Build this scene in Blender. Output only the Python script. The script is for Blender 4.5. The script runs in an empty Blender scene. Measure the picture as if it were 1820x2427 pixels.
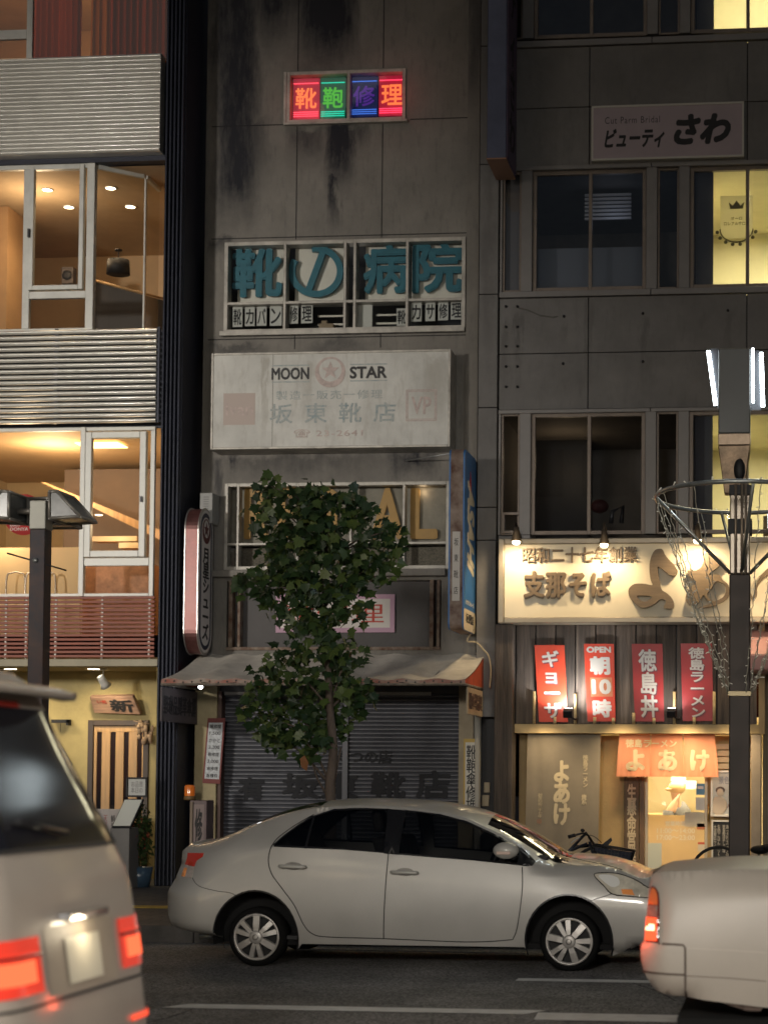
import bpy, bmesh, math, random
from math import sin, cos, pi, radians
from mathutils import Vector, Matrix
from mathutils.geometry import delaunay_2d_cdt
random.seed(11)
S = bpy.context.scene
COL = S.collection

# ---------------------------------------------------------------- camera (calibrated from the photograph, 1820 x 2427 px)
F, XPP, YPP = 4388.0, 1400.0, 1667.0
YAW, PITCH, ROLL = radians(5.85), radians(2.3), radians(.32)
CP = Vector((0, 0, 1.55))
_f0 = Vector((-sin(YAW), cos(YAW), 0)); _r0 = Vector((cos(YAW), sin(YAW), 0)); _z = Vector((0, 0, 1))
CF = _f0 * cos(PITCH) + _z * sin(PITCH)
_u0 = _z * cos(PITCH) - _f0 * sin(PITCH)
CU = _u0 * cos(ROLL) - _r0 * sin(ROLL)
CR = _r0 * cos(ROLL) + _u0 * sin(ROLL)
cam_d = bpy.data.cameras.new('Camera'); cam = bpy.data.objects.new('Camera', cam_d); COL.objects.link(cam)
cam.matrix_world = Matrix(((CR.x, CU.x, -CF.x, CP.x), (CR.y, CU.y, -CF.y, CP.y), (CR.z, CU.z, -CF.z, CP.z), (0, 0, 0, 1)))
cam_d.sensor_fit = 'VERTICAL'; cam_d.sensor_height = 24; cam_d.sensor_width = 18
cam_d.lens = F / 2427 * 24
cam_d.shift_x = -(XPP - 910) / 2427
cam_d.shift_y = (YPP - 1213.5) / 2427
cam_d.clip_end = 500; cam_d.clip_start = .1
cam_d.dof.use_dof = True; cam_d.dof.focus_distance = 18.3; cam_d.dof.aperture_fstop = cam_d.lens / 1000 / .034
S.camera = cam

def U(px, py, Y):
    d = CF + CR * ((px - XPP) / F) - CU * ((py - YPP) / F)
    return CP + d * ((Y - CP.y) / d.y)
def UX(px, py, X):
    d = CF + CR * ((px - XPP) / F) - CU * ((py - YPP) / F)
    return CP + d * ((X - CP.x) / d.x)
def UZ(px, py, Z):
    d = CF + CR * ((px - XPP) / F) - CU * ((py - YPP) / F)
    return CP + d * ((Z - CP.z) / d.z)
def PX(v):
    w = Vector(v) - CP; d = w.dot(CF)
    return (XPP + F * w.dot(CR) / d, YPP - F * w.dot(CU) / d)
def rect(x0, y0, x1, y1, Y):
    xm, ym = (x0 + x1) / 2, (y0 + y1) / 2
    return U(x0, ym, Y).x, U(x1, ym, Y).x, U(xm, y1, Y).z, U(xm, y0, Y).z      # X0 X1 Z0 Z1

# ---------------------------------------------------------------- world, exposure
W = bpy.data.worlds.new('World'); S.world = W; W.use_nodes = True
_n = W.node_tree.nodes; _sky = _n.new('ShaderNodeTexSky'); _sky.sky_type = 'NISHITA'; _sky.sun_disc = False
_sky.sun_elevation = radians(-1.2); _sky.sun_rotation = radians(200); _sky.air_density = 1.0; _sky.dust_density = .6; _sky.ozone_density = 1.4
W.node_tree.links.new(_sky.outputs[0], _n['Background'].inputs[0]); _n['Background'].inputs[1].default_value = .13
S.view_settings.view_transform = 'Standard'; S.view_settings.look = 'None'; S.view_settings.exposure = .3; S.view_settings.gamma = 1
S.cycles.use_denoising = True
S.cycles.max_bounces = 6; S.cycles.diffuse_bounces = 3; S.cycles.glossy_bounces = 3; S.cycles.transparent_max_bounces = 12
S.cycles.caustics_reflective = False; S.cycles.caustics_refractive = False
S.cycles.sample_clamp_indirect = 4
sl = bpy.data.lights.new('city_glow_sun', 'SUN'); sl.energy = .05; sl.angle = radians(20); sl.color = (1, .85, .7)  # weak wide sun lamp added as city glow from behind the camera
so = bpy.data.objects.new('city_glow_sun', sl); COL.objects.link(so); so.rotation_euler = (radians(62), 0, radians(-20))

def aim(o, loc, tgt):
    o.location = loc
    o.rotation_euler = (Vector(tgt) - Vector(loc)).to_track_quat('-Z', 'Y').to_euler()
def light(kind, loc, power, col=(1, 1, 1), tgt=None, size=.1, spot=90, blend=.5, sy=None):
    l = bpy.data.lights.new('lamp_' + kind.lower(), kind); l.energy = power; l.color = col
    if kind == 'AREA':
        l.size = size
        if sy: l.shape = 'RECTANGLE'; l.size_y = sy
        else: l.shape = 'DISK'
    else: l.shadow_soft_size = size
    if kind == 'SPOT': l.spot_size = radians(spot); l.spot_blend = blend
    o = bpy.data.objects.new('lamp_' + kind.lower(), l); COL.objects.link(o)
    if tgt is None: o.location = loc
    else: aim(o, loc, tgt)
    return o
WARM = (1, .73, .44); COOL = (.8, .93, 1); LEDW = (1, .95, .88)

# ---------------------------------------------------------------- materials
_mats = {}
def RND(m, a=.6, b=1.35):
    N = m.node_tree.nodes; L = m.node_tree.links; q = N['Principled BSDF']; oi = N.new('ShaderNodeObjectInfo'); mr = N.new('ShaderNodeMapRange'); mr.inputs[3].default_value = a; mr.inputs[4].default_value = b
    L.new(oi.outputs['Random'], mr.inputs[0]); v = N.new('ShaderNodeVectorMath'); v.operation = 'SCALE'; L.new(q.inputs['Base Color'].links[0].from_socket, v.inputs[0]); L.new(mr.outputs[0], v.inputs['Scale']); L.new(v.outputs[0], q.inputs['Base Color']); return m
def M(key, col=(.5, .5, .5), rough=.6, metal=0., var=0., vs=3., bump=0., bs=40., coat=0., emit=None, es=0., st=(1, 1, 1), col2=None, spec=.5, sub=None):
    if key in _mats: return _mats[key]
    m = bpy.data.materials.new(key); m.use_nodes = True; nt = m.node_tree; N = nt.nodes; L = nt.links
    b = N['Principled BSDF']; b.inputs['Base Color'].default_value = (*col, 1); b.inputs['Roughness'].default_value = rough
    b.inputs['Metallic'].default_value = metal; b.inputs['Specular IOR Level'].default_value = spec
    if coat: b.inputs['Coat Weight'].default_value = coat; b.inputs['Coat Roughness'].default_value = .09
    if emit: b.inputs['Emission Color'].default_value = (*emit, 1); b.inputs['Emission Strength'].default_value = es
    if var or bump or col2:
        g = N.new('ShaderNodeNewGeometry'); mp = N.new('ShaderNodeMapping'); L.new(g.outputs['Position'], mp.inputs[0]); mp.inputs['Scale'].default_value = st
    if var or col2:
        n = N.new('ShaderNodeTexNoise'); n.inputs['Scale'].default_value = vs; n.inputs['Detail'].default_value = 6; n.inputs['Roughness'].default_value = .65
        L.new(mp.outputs[0], n.inputs['Vector'])
        r = N.new('ShaderNodeValToRGB'); r.color_ramp.elements[0].position = .32; r.color_ramp.elements[1].position = .68
        c2 = col2 or tuple(c * (1 - var) for c in col); c1 = col if col2 else tuple(min(1, c * (1 + var)) for c in col)
        r.color_ramp.elements[0].color = (*c2, 1); r.color_ramp.elements[1].color = (*c1, 1)
        L.new(n.outputs[0], r.inputs[0]); L.new(r.outputs[0], b.inputs['Base Color'])
        mr = N.new('ShaderNodeMapRange'); mr.inputs[3].default_value = max(0.02, rough - .12); mr.inputs[4].default_value = min(1, rough + .12)
        L.new(n.outputs[0], mr.inputs[0]); L.new(mr.outputs[0], b.inputs['Roughness'])
    if bump:
        n2 = N.new('ShaderNodeTexNoise'); n2.inputs['Scale'].default_value = bs; n2.inputs['Detail'].default_value = 5; L.new(mp.outputs[0], n2.inputs['Vector'])
        bp = N.new('ShaderNodeBump'); bp.inputs['Strength'].default_value = bump; bp.inputs['Distance'].default_value = .02
        L.new(n2.outputs[0], bp.inputs['Height']); L.new(bp.outputs[0], b.inputs['Normal'])
    _mats[key] = m; return m
def GLASS(key, tint=(.9, .92, .9), rough=.02, refl=1.0, ior=1.5):
    if key in _mats: return _mats[key]
    m = bpy.data.materials.new(key); m.use_nodes = True; nt = m.node_tree; N = nt.nodes; L = nt.links
    N.remove(N['Principled BSDF']); o = N['Material Output']
    t = N.new('ShaderNodeBsdfTransparent'); t.inputs[0].default_value = (*tint, 1)
    g = N.new('ShaderNodeBsdfGlossy'); g.inputs['Roughness'].default_value = rough; g.inputs[0].default_value = (refl, refl, refl, 1)
    fr = N.new('ShaderNodeFresnel'); fr.inputs[0].default_value = ior
    mx = N.new('ShaderNodeMixShader'); L.new(fr.outputs[0], mx.inputs[0]); L.new(t.outputs[0], mx.inputs[1]); L.new(g.outputs[0], mx.inputs[2]); L.new(mx.outputs[0], o.inputs[0])
    _mats[key] = m; return m
def EM(key, col, s):
    if key in _mats: return _mats[key]
    m = bpy.data.materials.new(key); m.use_nodes = True; nt = m.node_tree; N = nt.nodes
    N.remove(N['Principled BSDF']); e = N.new('ShaderNodeEmission'); e.inputs[0].default_value = (*col, 1); e.inputs[1].default_value = s
    nt.links.new(e.outputs[0], N['Material Output'].inputs[0]); _mats[key] = m; return m

# ---------------------------------------------------------------- mesh building
class MB:
    def __init__(s): s.v = []; s.f = []; s.sm = []; s.mi = []; s.m = 0
    def add(s, vs, fs, smooth=False):
        k = len(s.v); s.v += [Vector(v) for v in vs]
        for f in fs: s.f.append([i + k for i in f]); s.sm.append(smooth); s.mi.append(s.m)
        return s
    def box(s, x0, x1, y0, y1, z0, z1):
        x0, x1 = min(x0, x1), max(x0, x1); y0, y1 = min(y0, y1), max(y0, y1); z0, z1 = min(z0, z1), max(z0, z1)
        return s.add([(x0, y0, z0), (x1, y0, z0), (x1, y1, z0), (x0, y1, z0), (x0, y0, z1), (x1, y0, z1), (x1, y1, z1), (x0, y1, z1)],
                     [(0, 3, 2, 1), (4, 5, 6, 7), (0, 1, 5, 4), (1, 2, 6, 5), (2, 3, 7, 6), (3, 0, 4, 7)])
    def obox(s, c, ax, ay, az):
        c, ax, ay, az = map(Vector, (c, ax, ay, az)); vs = []
        for k in (-1, 1):
            for (i, j) in ((-1, -1), (1, -1), (1, 1), (-1, 1)): vs.append(c + ax * i + ay * j + az * k)
        return s.add(vs, [(0, 3, 2, 1), (4, 5, 6, 7), (0, 1, 5, 4), (1, 2, 6, 5), (2, 3, 7, 6), (3, 0, 4, 7)])
    def prism(s, pts, n):
        n = Vector(n); k = len(pts); p = [Vector(q) for q in pts]
        return s.add(p + [q + n for q in p], [list(range(k))[::-1], list(range(k, 2 * k))] + [(i, (i + 1) % k, k + (i + 1) % k, k + i) for i in range(k)])
    def quad(s, *p): return s.add(p, [list(range(len(p)))])
    def tube(s, path, r, n=8, closed=False, cap=True):
        P = [Vector(p) for p in path]; k = len(P); rs = r if isinstance(r, (list, tuple)) else [r] * k
        vs = []; up = None
        for i, p in enumerate(P):
            if closed: t = P[(i + 1) % k] - P[i - 1]
            else: t = P[min(i + 1, k - 1)] - P[max(i - 1, 0)]
            t = t.normalized() if t.length > 1e-9 else Vector((0, 0, 1))
            if up is None: up = Vector((0, 0, 1)) if abs(t.z) < .9 else Vector((1, 0, 0))
            a = t.cross(up)
            if a.length < 1e-4: a = t.cross(Vector((0, 1, 0)))
            a.normalize(); b = a.cross(t); up = b
            for j in range(n): vs.append(p + (a * cos(2 * pi * j / n) + b * sin(2 * pi * j / n)) * rs[i])
        fs = []
        for i in range(k if closed else k - 1):
            for j in range(n):
                i2 = (i + 1) % k; fs.append((i * n + j, i * n + (j + 1) % n, i2 * n + (j + 1) % n, i2 * n + j))
        s.add(vs, fs, True)
        if cap and not closed:
            q = len(s.v) - len(vs)
            s.f.append([q + j for j in range(n)][::-1]); s.sm.append(False); s.mi.append(s.m)
            s.f.append([q + (k - 1) * n + j for j in range(n)]); s.sm.append(False); s.mi.append(s.m)
        return s
    def lathe(s, prof, c, axis=(0, 0, 1), n=24, smooth=True):
        axis = Vector(axis).normalized(); a = axis.cross(Vector((0, 0, 1)) if abs(axis.z) < .9 else Vector((1, 0, 0))).normalized(); b = axis.cross(a); c = Vector(c)
        vs = [c + axis * h + (a * cos(2 * pi * j / n) + b * sin(2 * pi * j / n)) * r for (r, h) in prof for j in range(n)]
        fs = [(i * n + j, i * n + (j + 1) % n, (i + 1) * n + (j + 1) % n, (i + 1) * n + j) for i in range(len(prof) - 1) for j in range(n)]
        return s.add(vs, fs, smooth)
    def disc(s, c, axis, r, n=20, ang=0):
        axis = Vector(axis).normalized(); a = axis.cross(Vector((0, 0, 1)) if abs(axis.z) < .9 else Vector((1, 0, 0))).normalized(); b = axis.cross(a); c = Vector(c)
        return s.add([c + (a * cos(2 * pi * j / n) + b * sin(2 * pi * j / n)) * r for j in range(n)], [list(range(n))])
    def ell(s, c, rx, ry, rz, n=14, m=9):
        vs = []; fs = []; c = Vector(c)
        for i in range(m + 1):
            t = pi * i / m
            for j in range(n): vs.append(c + Vector((rx * sin(t) * cos(2 * pi * j / n), ry * sin(t) * sin(2 * pi * j / n), rz * cos(t))))
        for i in range(m):
            for j in range(n): fs.append((i * n + j, i * n + (j + 1) % n, (i + 1) * n + (j + 1) % n, (i + 1) * n + j))
        return s.add(vs, fs, True)
    def grid(s, fn, nu, nv, smooth=True):
        vs = [fn(i / nu, j / nv) for i in range(nu + 1) for j in range(nv + 1)]
        return s.add(vs, [(i * (nv + 1) + j, (i + 1) * (nv + 1) + j, (i + 1) * (nv + 1) + j + 1, i * (nv + 1) + j + 1) for i in range(nu) for j in range(nv)], smooth)
    def build(s, name, mat, parent=None, bevel=0., merge=0., recalc=True, seg=2):
        off = Vector((0, 0, 0)); q = parent
        while q is not None: off += q.location; q = q.parent
        loc = Vector((0, 0, 0))
        if parent is None and s.v:
            xs = [v.x for v in s.v]; ys = [v.y for v in s.v]; zs = [v.z for v in s.v]
            loc = Vector(((min(xs) + max(xs)) / 2, (min(ys) + max(ys)) / 2, min(zs)))
        me = bpy.data.meshes.new(name)
        me.from_pydata([tuple(v - off - loc) for v in s.v], [], s.f)
        me.polygons.foreach_set('use_smooth', s.sm); me.polygons.foreach_set('material_index', s.mi)
        if merge or recalc:
            bm = bmesh.new(); bm.from_mesh(me)
            if merge: bmesh.ops.remove_doubles(bm, verts=bm.verts, dist=merge)
            if recalc: bmesh.ops.recalc_face_normals(bm, faces=bm.faces)
            bm.to_mesh(me); bm.free()
        for mm in (mat if isinstance(mat, (list, tuple)) else [mat]): me.materials.append(mm)
        o = bpy.data.objects.new(name, me); COL.objects.link(o); o.location = loc
        if parent is not None: o.parent = parent
        if bevel:
            b = o.modifiers.new('b', 'BEVEL'); b.width = bevel; b.segments = seg; b.limit_method = 'ANGLE'; b.angle_limit = radians(40)
        return o
def buildx(b, name, mat, parent=None, **k):
    """one object per separate piece"""
    p = list(range(len(b.v)))
    def find(i):
        while p[i] != i: p[i] = p[p[i]]; i = p[i]
        return i
    for f in b.f:
        for i in f[1:]: p[find(i)] = find(f[0])
    g = {}
    for f, s_ in zip(b.f, b.sm): g.setdefault(find(f[0]), []).append((f, s_))
    out = []
    for fs in g.values():
        us = sorted({i for f, _ in fs for i in f}); mp = {i: q for q, i in enumerate(us)}; c = MB(); c.v = [b.v[i] for i in us]; c.f = [[mp[i] for i in f] for f, _ in fs]; c.sm = [s_ for _, s_ in fs]; c.mi = [0] * len(fs)
        out.append(c.build(name, mat, parent, **k))
    return out
def tag(o, label=None, cat=None, group=None, kind=None):
    if label: o['label'] = label
    if cat: o['category'] = cat
    if group: o['group'] = group
    if kind: o['kind'] = kind
    return o
def thing(name, label, cat, loc, group=None, kind=None):
    o = bpy.data.objects.new(name, None); COL.objects.link(o); o.location = Vector(loc); o.empty_display_size = .2
    return tag(o, label, cat, group, kind)
def copy_tree(o, delta, parent=None):
    c = o.copy(); COL.objects.link(c)
    if parent is None: c.location = o.location + Vector(delta)
    else: c.parent = parent
    for ch in o.children: copy_tree(ch, delta, c)
    return c

_tc = {}
def glyphs(txt, bold=0., vertical=False, shear=0., sp=1.):
    k = (txt, bold, vertical, shear, sp)
    if k in _tc: return _tc[k]
    c = bpy.data.curves.new('t', 'FONT'); c.body = '\n'.join(txt) if vertical else txt; c.offset = bold if bold < .012 else 0; c.resolution_u = 3; c.extrude = .5
    c.align_x = 'CENTER'; c.space_line = sp; c.shear = shear
    if not vertical: c.space_character = sp; c.space_line = 1
    o = bpy.data.objects.new('t', c); COL.objects.link(o)
    me = bpy.data.meshes.new_from_object(o.evaluated_get(bpy.context.evaluated_depsgraph_get()))
    vs = [v.co.copy() for v in me.vertices]; fs = [tuple(p.vertices) for p in me.polygons]
    bpy.data.objects.remove(o); bpy.data.curves.remove(c); bpy.data.meshes.remove(me)
    if bold >= .012:                                        # heavier strokes: shifted copies at slightly stepped depths
        n0 = len(vs); f0, v0 = list(fs), list(vs); nd = 6 if bold < .03 else 8
        for k in range(nd):
            dx, dy = bold * cos(2 * pi * k / nd + .3), bold * sin(2 * pi * k / nd + .3); q = len(vs)
            vs += [Vector((v.x + dx, v.y + dy, -.5 + (v.z + .5) * (1 - .035 * (k + 1)))) for v in v0]; fs += [tuple(i + q for i in f) for f in f0]
    xs = [v.x for v in vs]; ys = [v.y for v in vs]; x0, x1, y0, y1 = min(xs), max(xs), min(ys), max(ys)
    vs = [((v.x - x0) / (x1 - x0), (v.y - y0) / (y1 - y0), v.z + .5) for v in vs]
    _tc[k] = (vs, fs); return _tc[k]
def lettering(par, txt, O, u, v, mat, d=.004, bold=.01, vertical=False, shear=0., sp=1., name='lettering', base=-.001, fn=None):
    """O lower-left corner, u / v full width / height vectors, stands proud by d along u x v"""
    vs, fs = glyphs(txt, bold, vertical, shear, sp); O, u, v = Vector(O), Vector(u), Vector(v); n = u.cross(v).normalized()
    b = MB(); b.add([O + u * a + v * c + n * (base + e * (d - base)) for (a, c, e) in vs], fs)
    if fn: b.v = [fn(p) for p in b.v]
    return b.build(name, mat, par, recalc=False)
def let_px(par, txt, x0, y0, x1, y1, Y, mat, **k):
    X0, X1, Z0, Z1 = rect(x0, y0, x1, y1, Y)
    return lettering(par, txt, (X0, Y, Z0), (X1 - X0, 0, 0), (0, 0, Z1 - Z0), mat, **k)

def wall(b, X0, X1, Z0, Z1, Y, T, holes):
    """sheet wall with openings: front, back and reveals"""
    xs = sorted({X0, X1, *[h[0] for h in holes], *[h[1] for h in holes]}); zs = sorted({Z0, Z1, *[h[2] for h in holes], *[h[3] for h in holes]})
    xs = [x for x in xs if X0 <= x <= X1]; zs = [z for z in zs if Z0 <= z <= Z1]
    for i in range(len(xs) - 1):
        for j in range(len(zs) - 1):
            cx, cz = (xs[i] + xs[i + 1]) / 2, (zs[j] + zs[j + 1]) / 2
            if any(h[0] < cx < h[1] and h[2] < cz < h[3] for h in holes): continue
            for y in (Y, Y + T): b.quad((xs[i], y, zs[j]), (xs[i + 1], y, zs[j]), (xs[i + 1], y, zs[j + 1]), (xs[i], y, zs[j + 1]))
    for (a, c, e, g) in list(holes) + [(X0, X1, Z0, Z1)]:
        b.quad((a, Y, e), (a, Y + T, e), (a, Y + T, g), (a, Y, g)); b.quad((c, Y, e), (c, Y + T, e), (c, Y + T, g), (c, Y, g))
        b.quad((a, Y, e), (c, Y, e), (c, Y + T, e), (a, Y + T, e)); b.quad((a, Y, g), (c, Y, g), (c, Y + T, g), (a, Y + T, g))
def frame(b, X0, X1, Z0, Z1, y0, y1, w, vm=(), hm=(), wm=None):
    """rectangular frame: stiles run full height, rails butt between them; vm / hm = mullion X, transom Z"""
    wm = wm or w
    b.box(X0, X0 + w, y0, y1, Z0, Z1); b.box(X1 - w, X1, y0, y1, Z0, Z1)
    st = [X0 + w] + [t for m in sorted(vm) for t in (m - wm / 2, m + wm / 2)] + [X1 - w]
    for m in vm: b.box(m - wm / 2, m + wm / 2, y0, y1, Z0, Z1)
    for i in range(0, len(st), 2):
        b.box(st[i], st[i + 1], y0, y1, Z0, Z0 + w); b.box(st[i], st[i + 1], y0, y1, Z1 - w, Z1)
        for h in hm: b.box(st[i], st[i + 1], y0, y1, h - wm / 2, h + wm / 2)
def room(par, X0, X1, Y0, Y1, Z0, Z1, mats, name='interior'):
    """inward box open to the street; mats = wall, ceiling, floor"""
    b = MB()
    b.quad((X0, Y0, Z0), (X0, Y1, Z0), (X0, Y1, Z1), (X0, Y0, Z1)); b.quad((X1, Y0, Z0), (X1, Y1, Z0), (X1, Y1, Z1), (X1, Y0, Z1)); b.quad((X0, Y1, Z0), (X1, Y1, Z0), (X1, Y1, Z1), (X0, Y1, Z1))
    b.m = 1; b.quad((X0, Y0, Z1), (X1, Y0, Z1), (X1, Y1, Z1), (X0, Y1, Z1)); b.m = 2; b.quad((X0, Y0, Z0), (X1, Y0, Z0), (X1, Y1, Z0), (X0, Y1, Z0))
    return b.build(name, mats, par, recalc=False)
def catmull(pts, n=6, closed=True):
    k = len(pts); out = []
    for i in range(k if closed else k - 1):
        p0, p1, p2, p3 = (pts[(i + j - 1) % k] if closed else pts[min(max(i + j - 1, 0), k - 1)] for j in range(4))
        for q in range(n):
            t = q / n
            out.append(tuple(.5 * (2 * b + (c - a) * t + (2 * a - 5 * b + 4 * c - d) * t * t + (3 * b - a - 3 * c + d) * t ** 3) for a, b, c, d in zip(p0, p1, p2, p3)))
    if not closed: out.append(tuple(pts[-1]))
    return out
# ================================================================ SETTING
asphalt = M('asphalt', (.145, .143, .14), .78, var=.35, vs=1.3, bump=.5, bs=160, spec=.4)
def asphalt_speckle(m):
    N = m.node_tree.nodes; L = m.node_tree.links; b = N['Principled BSDF']
    g = N.new('ShaderNodeNewGeometry'); v = N.new('ShaderNodeTexVoronoi'); v.inputs['Scale'].default_value = 70; L.new(g.outputs['Position'], v.inputs['Vector'])
    r = N.new('ShaderNodeValToRGB'); r.color_ramp.elements[0].position = .15; r.color_ramp.elements[0].color = (.45, .45, .45, 1); r.color_ramp.elements[1].position = .8; r.color_ramp.elements[1].color = (2.1, 2.05, 2.0, 1)
    L.new(v.outputs['Color'], r.inputs[0]); mx = N.new('ShaderNodeMix'); mx.data_type = 'RGBA'; mx.blend_type = 'MULTIPLY'; mx.inputs[0].default_value = 1
    src = b.inputs['Base Color'].links[0].from_socket; L.new(src, mx.inputs[6]); L.new(r.outputs[0], mx.inputs[7]); L.new(mx.outputs[2], b.inputs['Base Color'])
asphalt_speckle(asphalt)
tag(MB().quad((-150, -150, -.03), (150, -150, -.03), (150, 150, -.03), (-150, 150, -.03)).build('ground', M('earth', (.05, .048, .045), .9, var=.3)), kind='structure')
KY = 16.75
tag(MB().quad((-60, -9, 0), (60, -9, 0), (60, KY, 0), (-60, KY, 0)).build('road', asphalt), kind='structure')
pave = M('paving', (.085, .08, .077), .75, var=.3, vs=2.2, bump=.3, bs=70)
def tile_grid(m, sc):
    N = m.node_tree.nodes; L = m.node_tree.links; b = N['Principled BSDF']
    g = N.new('ShaderNodeNewGeometry'); v = N.new('ShaderNodeTexBrick'); v.inputs['Scale'].default_value = sc; v.inputs['Color1'].default_value = (1, 1, 1, 1); v.inputs['Color2'].default_value = (.75, .75, .75, 1); v.inputs['Mortar'].default_value = (.4, .4, .4, 1)
    L.new(g.outputs['Position'], v.inputs['Vector']); mx = N.new('ShaderNodeMix'); mx.data_type = 'RGBA'; mx.blend_type = 'MULTIPLY'; mx.inputs[0].default_value = 1
    src = b.inputs['Base Color'].links[0].from_socket; L.new(src, mx.inputs[6]); L.new(v.outputs['Color'], mx.inputs[7]); L.new(mx.outputs[2], b.inputs['Base Color'])
tile_grid(pave, 1.6)
tag(MB().box(-60, 60, KY + .16, 34, -.02, .15).build('sidewalk', pave), kind='structure')
kb = MB()
for i in range(-40, 30): kb.box(i * .6 + .004, i * .6 + .596, KY, KY + .155, -.02, .156)
tag(kb.build('kerb', M('kerb_stone', (.085, .08, .075), .8, var=.3, vs=5, bump=.3), bevel=.012), kind='structure')
tact = MB()
for i in range(-30, 30): tact.box(i * .3 + .003, i * .3 + .297, 19.0, 19.3, .15, .158)
tag(tact.build('tactile_path', M('tactile_yellow', (.42, .3, .04), .7, var=.35, vs=6)), kind='structure')
paint = M('road_paint', (.86, .86, .83), .7, var=.2, vs=7, col2=(.62, .61, .58))
def mark(name, pts):
    tag(MB().add([(UZ(x, y, .004).x, UZ(x, y, .004).y, .004) for x, y in pts], [list(range(len(pts)))]).build(name, paint), kind='structure')
def line(name, X0, X1, y, w, z=.004, sk=.0):
    b = MB(); b.quad((X0, y - w / 2, z), (X1 - sk, y - w / 2, z), (X1, y + w / 2, z), (X0 + sk, y + w / 2, z)); tag(b.build(name, paint), kind='structure')
lx = UZ(374, 2392, 0); rx = UZ(1278, 2412, 0)
line('lane_line', lx.x, rx.x, 12.17, .23, sk=.12)
line('lane_line', rx.x - .02, 8, 11.98, .36, z=.0044, sk=-.02)
line('parking_line', UZ(1217, 2328, 0).x, 8, 14.12, .19)
line('lane_line', -12, 8, 8.9, .15)
# cracks and a utility cover in the asphalt
ck = MB()
for (pts) in ([(330, 2427), (400, 2412), (440, 2398), (480, 2380), (560, 2372)], [(1500, 2330), (1560, 2350), (1600, 2372)]):
    p = [UZ(x, y, .003) for x, y in pts]
    for a, c in zip(p[:-1], p[1:]):
        n = (c - a).cross(Vector((0, 0, 1))).normalized() * .006; z = Vector((0, 0, .0028)) - Vector((0, 0, .003))
        ck.quad(a - n + z, c - n + z, c + n + z, a + n + z)
tag(ck.build('road_crack', M('crack', (.015, .015, .015), .9)), kind='structure')

# ================================================================ LEFT BUILDING
alu = M('alu_frame', (.60, .60, .56), .45, .15, var=.12, vs=4)
slat = M('louver_alu', (.66, .645, .59), .34, .3, var=.10, vs=2, coat=.6)
navy = M('navy_cladding', (.028, .032, .05), .5, .3, var=.2, vs=2)
redwood = M('red_slats', (.30, .085, .05), .55, var=.25, vs=5, st=(1, 1, 12))
plaster_y = M('plaster_yellow', (.44, .36, .17), .85, var=.14, vs=2.5, bump=.25, bs=25)
orange_wall = M('room_orange', (.62, .43, .25), .8, var=.08, vs=1.5)
tan_ceiling = M('room_tan', (.55, .40, .25), .8, var=.08)
darkwood = M('dark_wood', (.05, .032, .022), .5, var=.4, vs=6, st=(1, 1, .1))
wood = M('oak_wood', (.50, .30, .13), .5, var=.25, vs=14, st=(1, 1, .08))
black = M('soft_black', (.012, .012, .014), .6)
YL = 22.9
LB = thing('restaurant_building', 'restaurant building with corrugated metal louver bands and warmly lit windows', 'building', (-9, YL, .15))
XR = rect(0, 100, 381, 140, YL)[1]            # right edge of louver bands
XL = -12.0
def zl(y, x=200, Y=YL): return U(x, y, Y).z
def ribs(b, X0, X1, Z0, Z1, n, y, dep, fill):
    h = (Z1 - Z0) / n
    for i in range(n):
        z0 = Z0 + i * h; k = 7; e = h * fill
        pr = [(y + dep - dep * sin(pi * j / (k - 1)) ** .8, z0 + e * j / (k - 1)) for j in range(k)]
        vs = [(x, a, z) for x in (X0, X1) for (a, z) in pr]
        b.add(vs, [(j, j + 1, k + j + 1, k + j) for j in range(k - 1)], True); b.add([(X0, a, z) for a, z in pr] , [list(range(k))]); b.add([(X1, a, z) for a, z in pr], [list(range(k))])
zA1, zA0 = zl(131), zl(361)
b = MB(); ribs(b, XL, XR, zA0, zA1, 23, YL, .028, .97); b.box(XL, XR, YL + .03, YL + .2, zA0, zA1); b.build('louver_band', slat, LB, recalc=False)
zB1, zB0 = zl(776), zl(1002)
b = MB(); ribs(b, XL, XR, zB0, zB1, 17, YL, .035, .74)
b.build('louver_band', slat, LB, recalc=False)
b = MB()
for px in (130, 372): x = U(px, 880, YL).x; b.box(x - .02, x + .02, YL + .04, YL + .08, zB0, zB1)
b.box(XL, XR, YL + .3, YL + .34, zB0 - .02, zB1 + .02); b.build('backing', navy, LB)
# red slat balcony
zC1, zC0 = zl(1412), zl(1560); XRr = U(367, 1480, YL).x
b = MB(); n = 15
for i in range(n):
    z = zC0 + (zC1 - zC0) * (i + .5) / n; b.box(XL, XRr, YL - .01, YL + .03, z - .017, z + .017)
bal = b.build('balcony_rail', redwood, LB, bevel=.004)
b = MB()
for px in (12, 60, 130, 240, 352): x = U(px, 1490, YL).x; b.box(x - .012, x + .012, YL + .031, YL + .06, zC0, zC1)
buildx(b, 'upright', alu, bal)
# ribbed dark column + side wall
b = MB(); xa = U(383, 1000, YL).x; xb = U(430, 1000, YL).x; ztop = 13; w = (xb - xa) / 5
for i in range(5): b.box(xa + i * w + .012, xa + (i + 1) * w - .012, YL - .05, YL + .02, .15, ztop)
b.box(xa, xb, YL + .02, YL + .9, .15, ztop); b.build('ribbed_column', navy, LB, bevel=.012)
XCOL = xb
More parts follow.
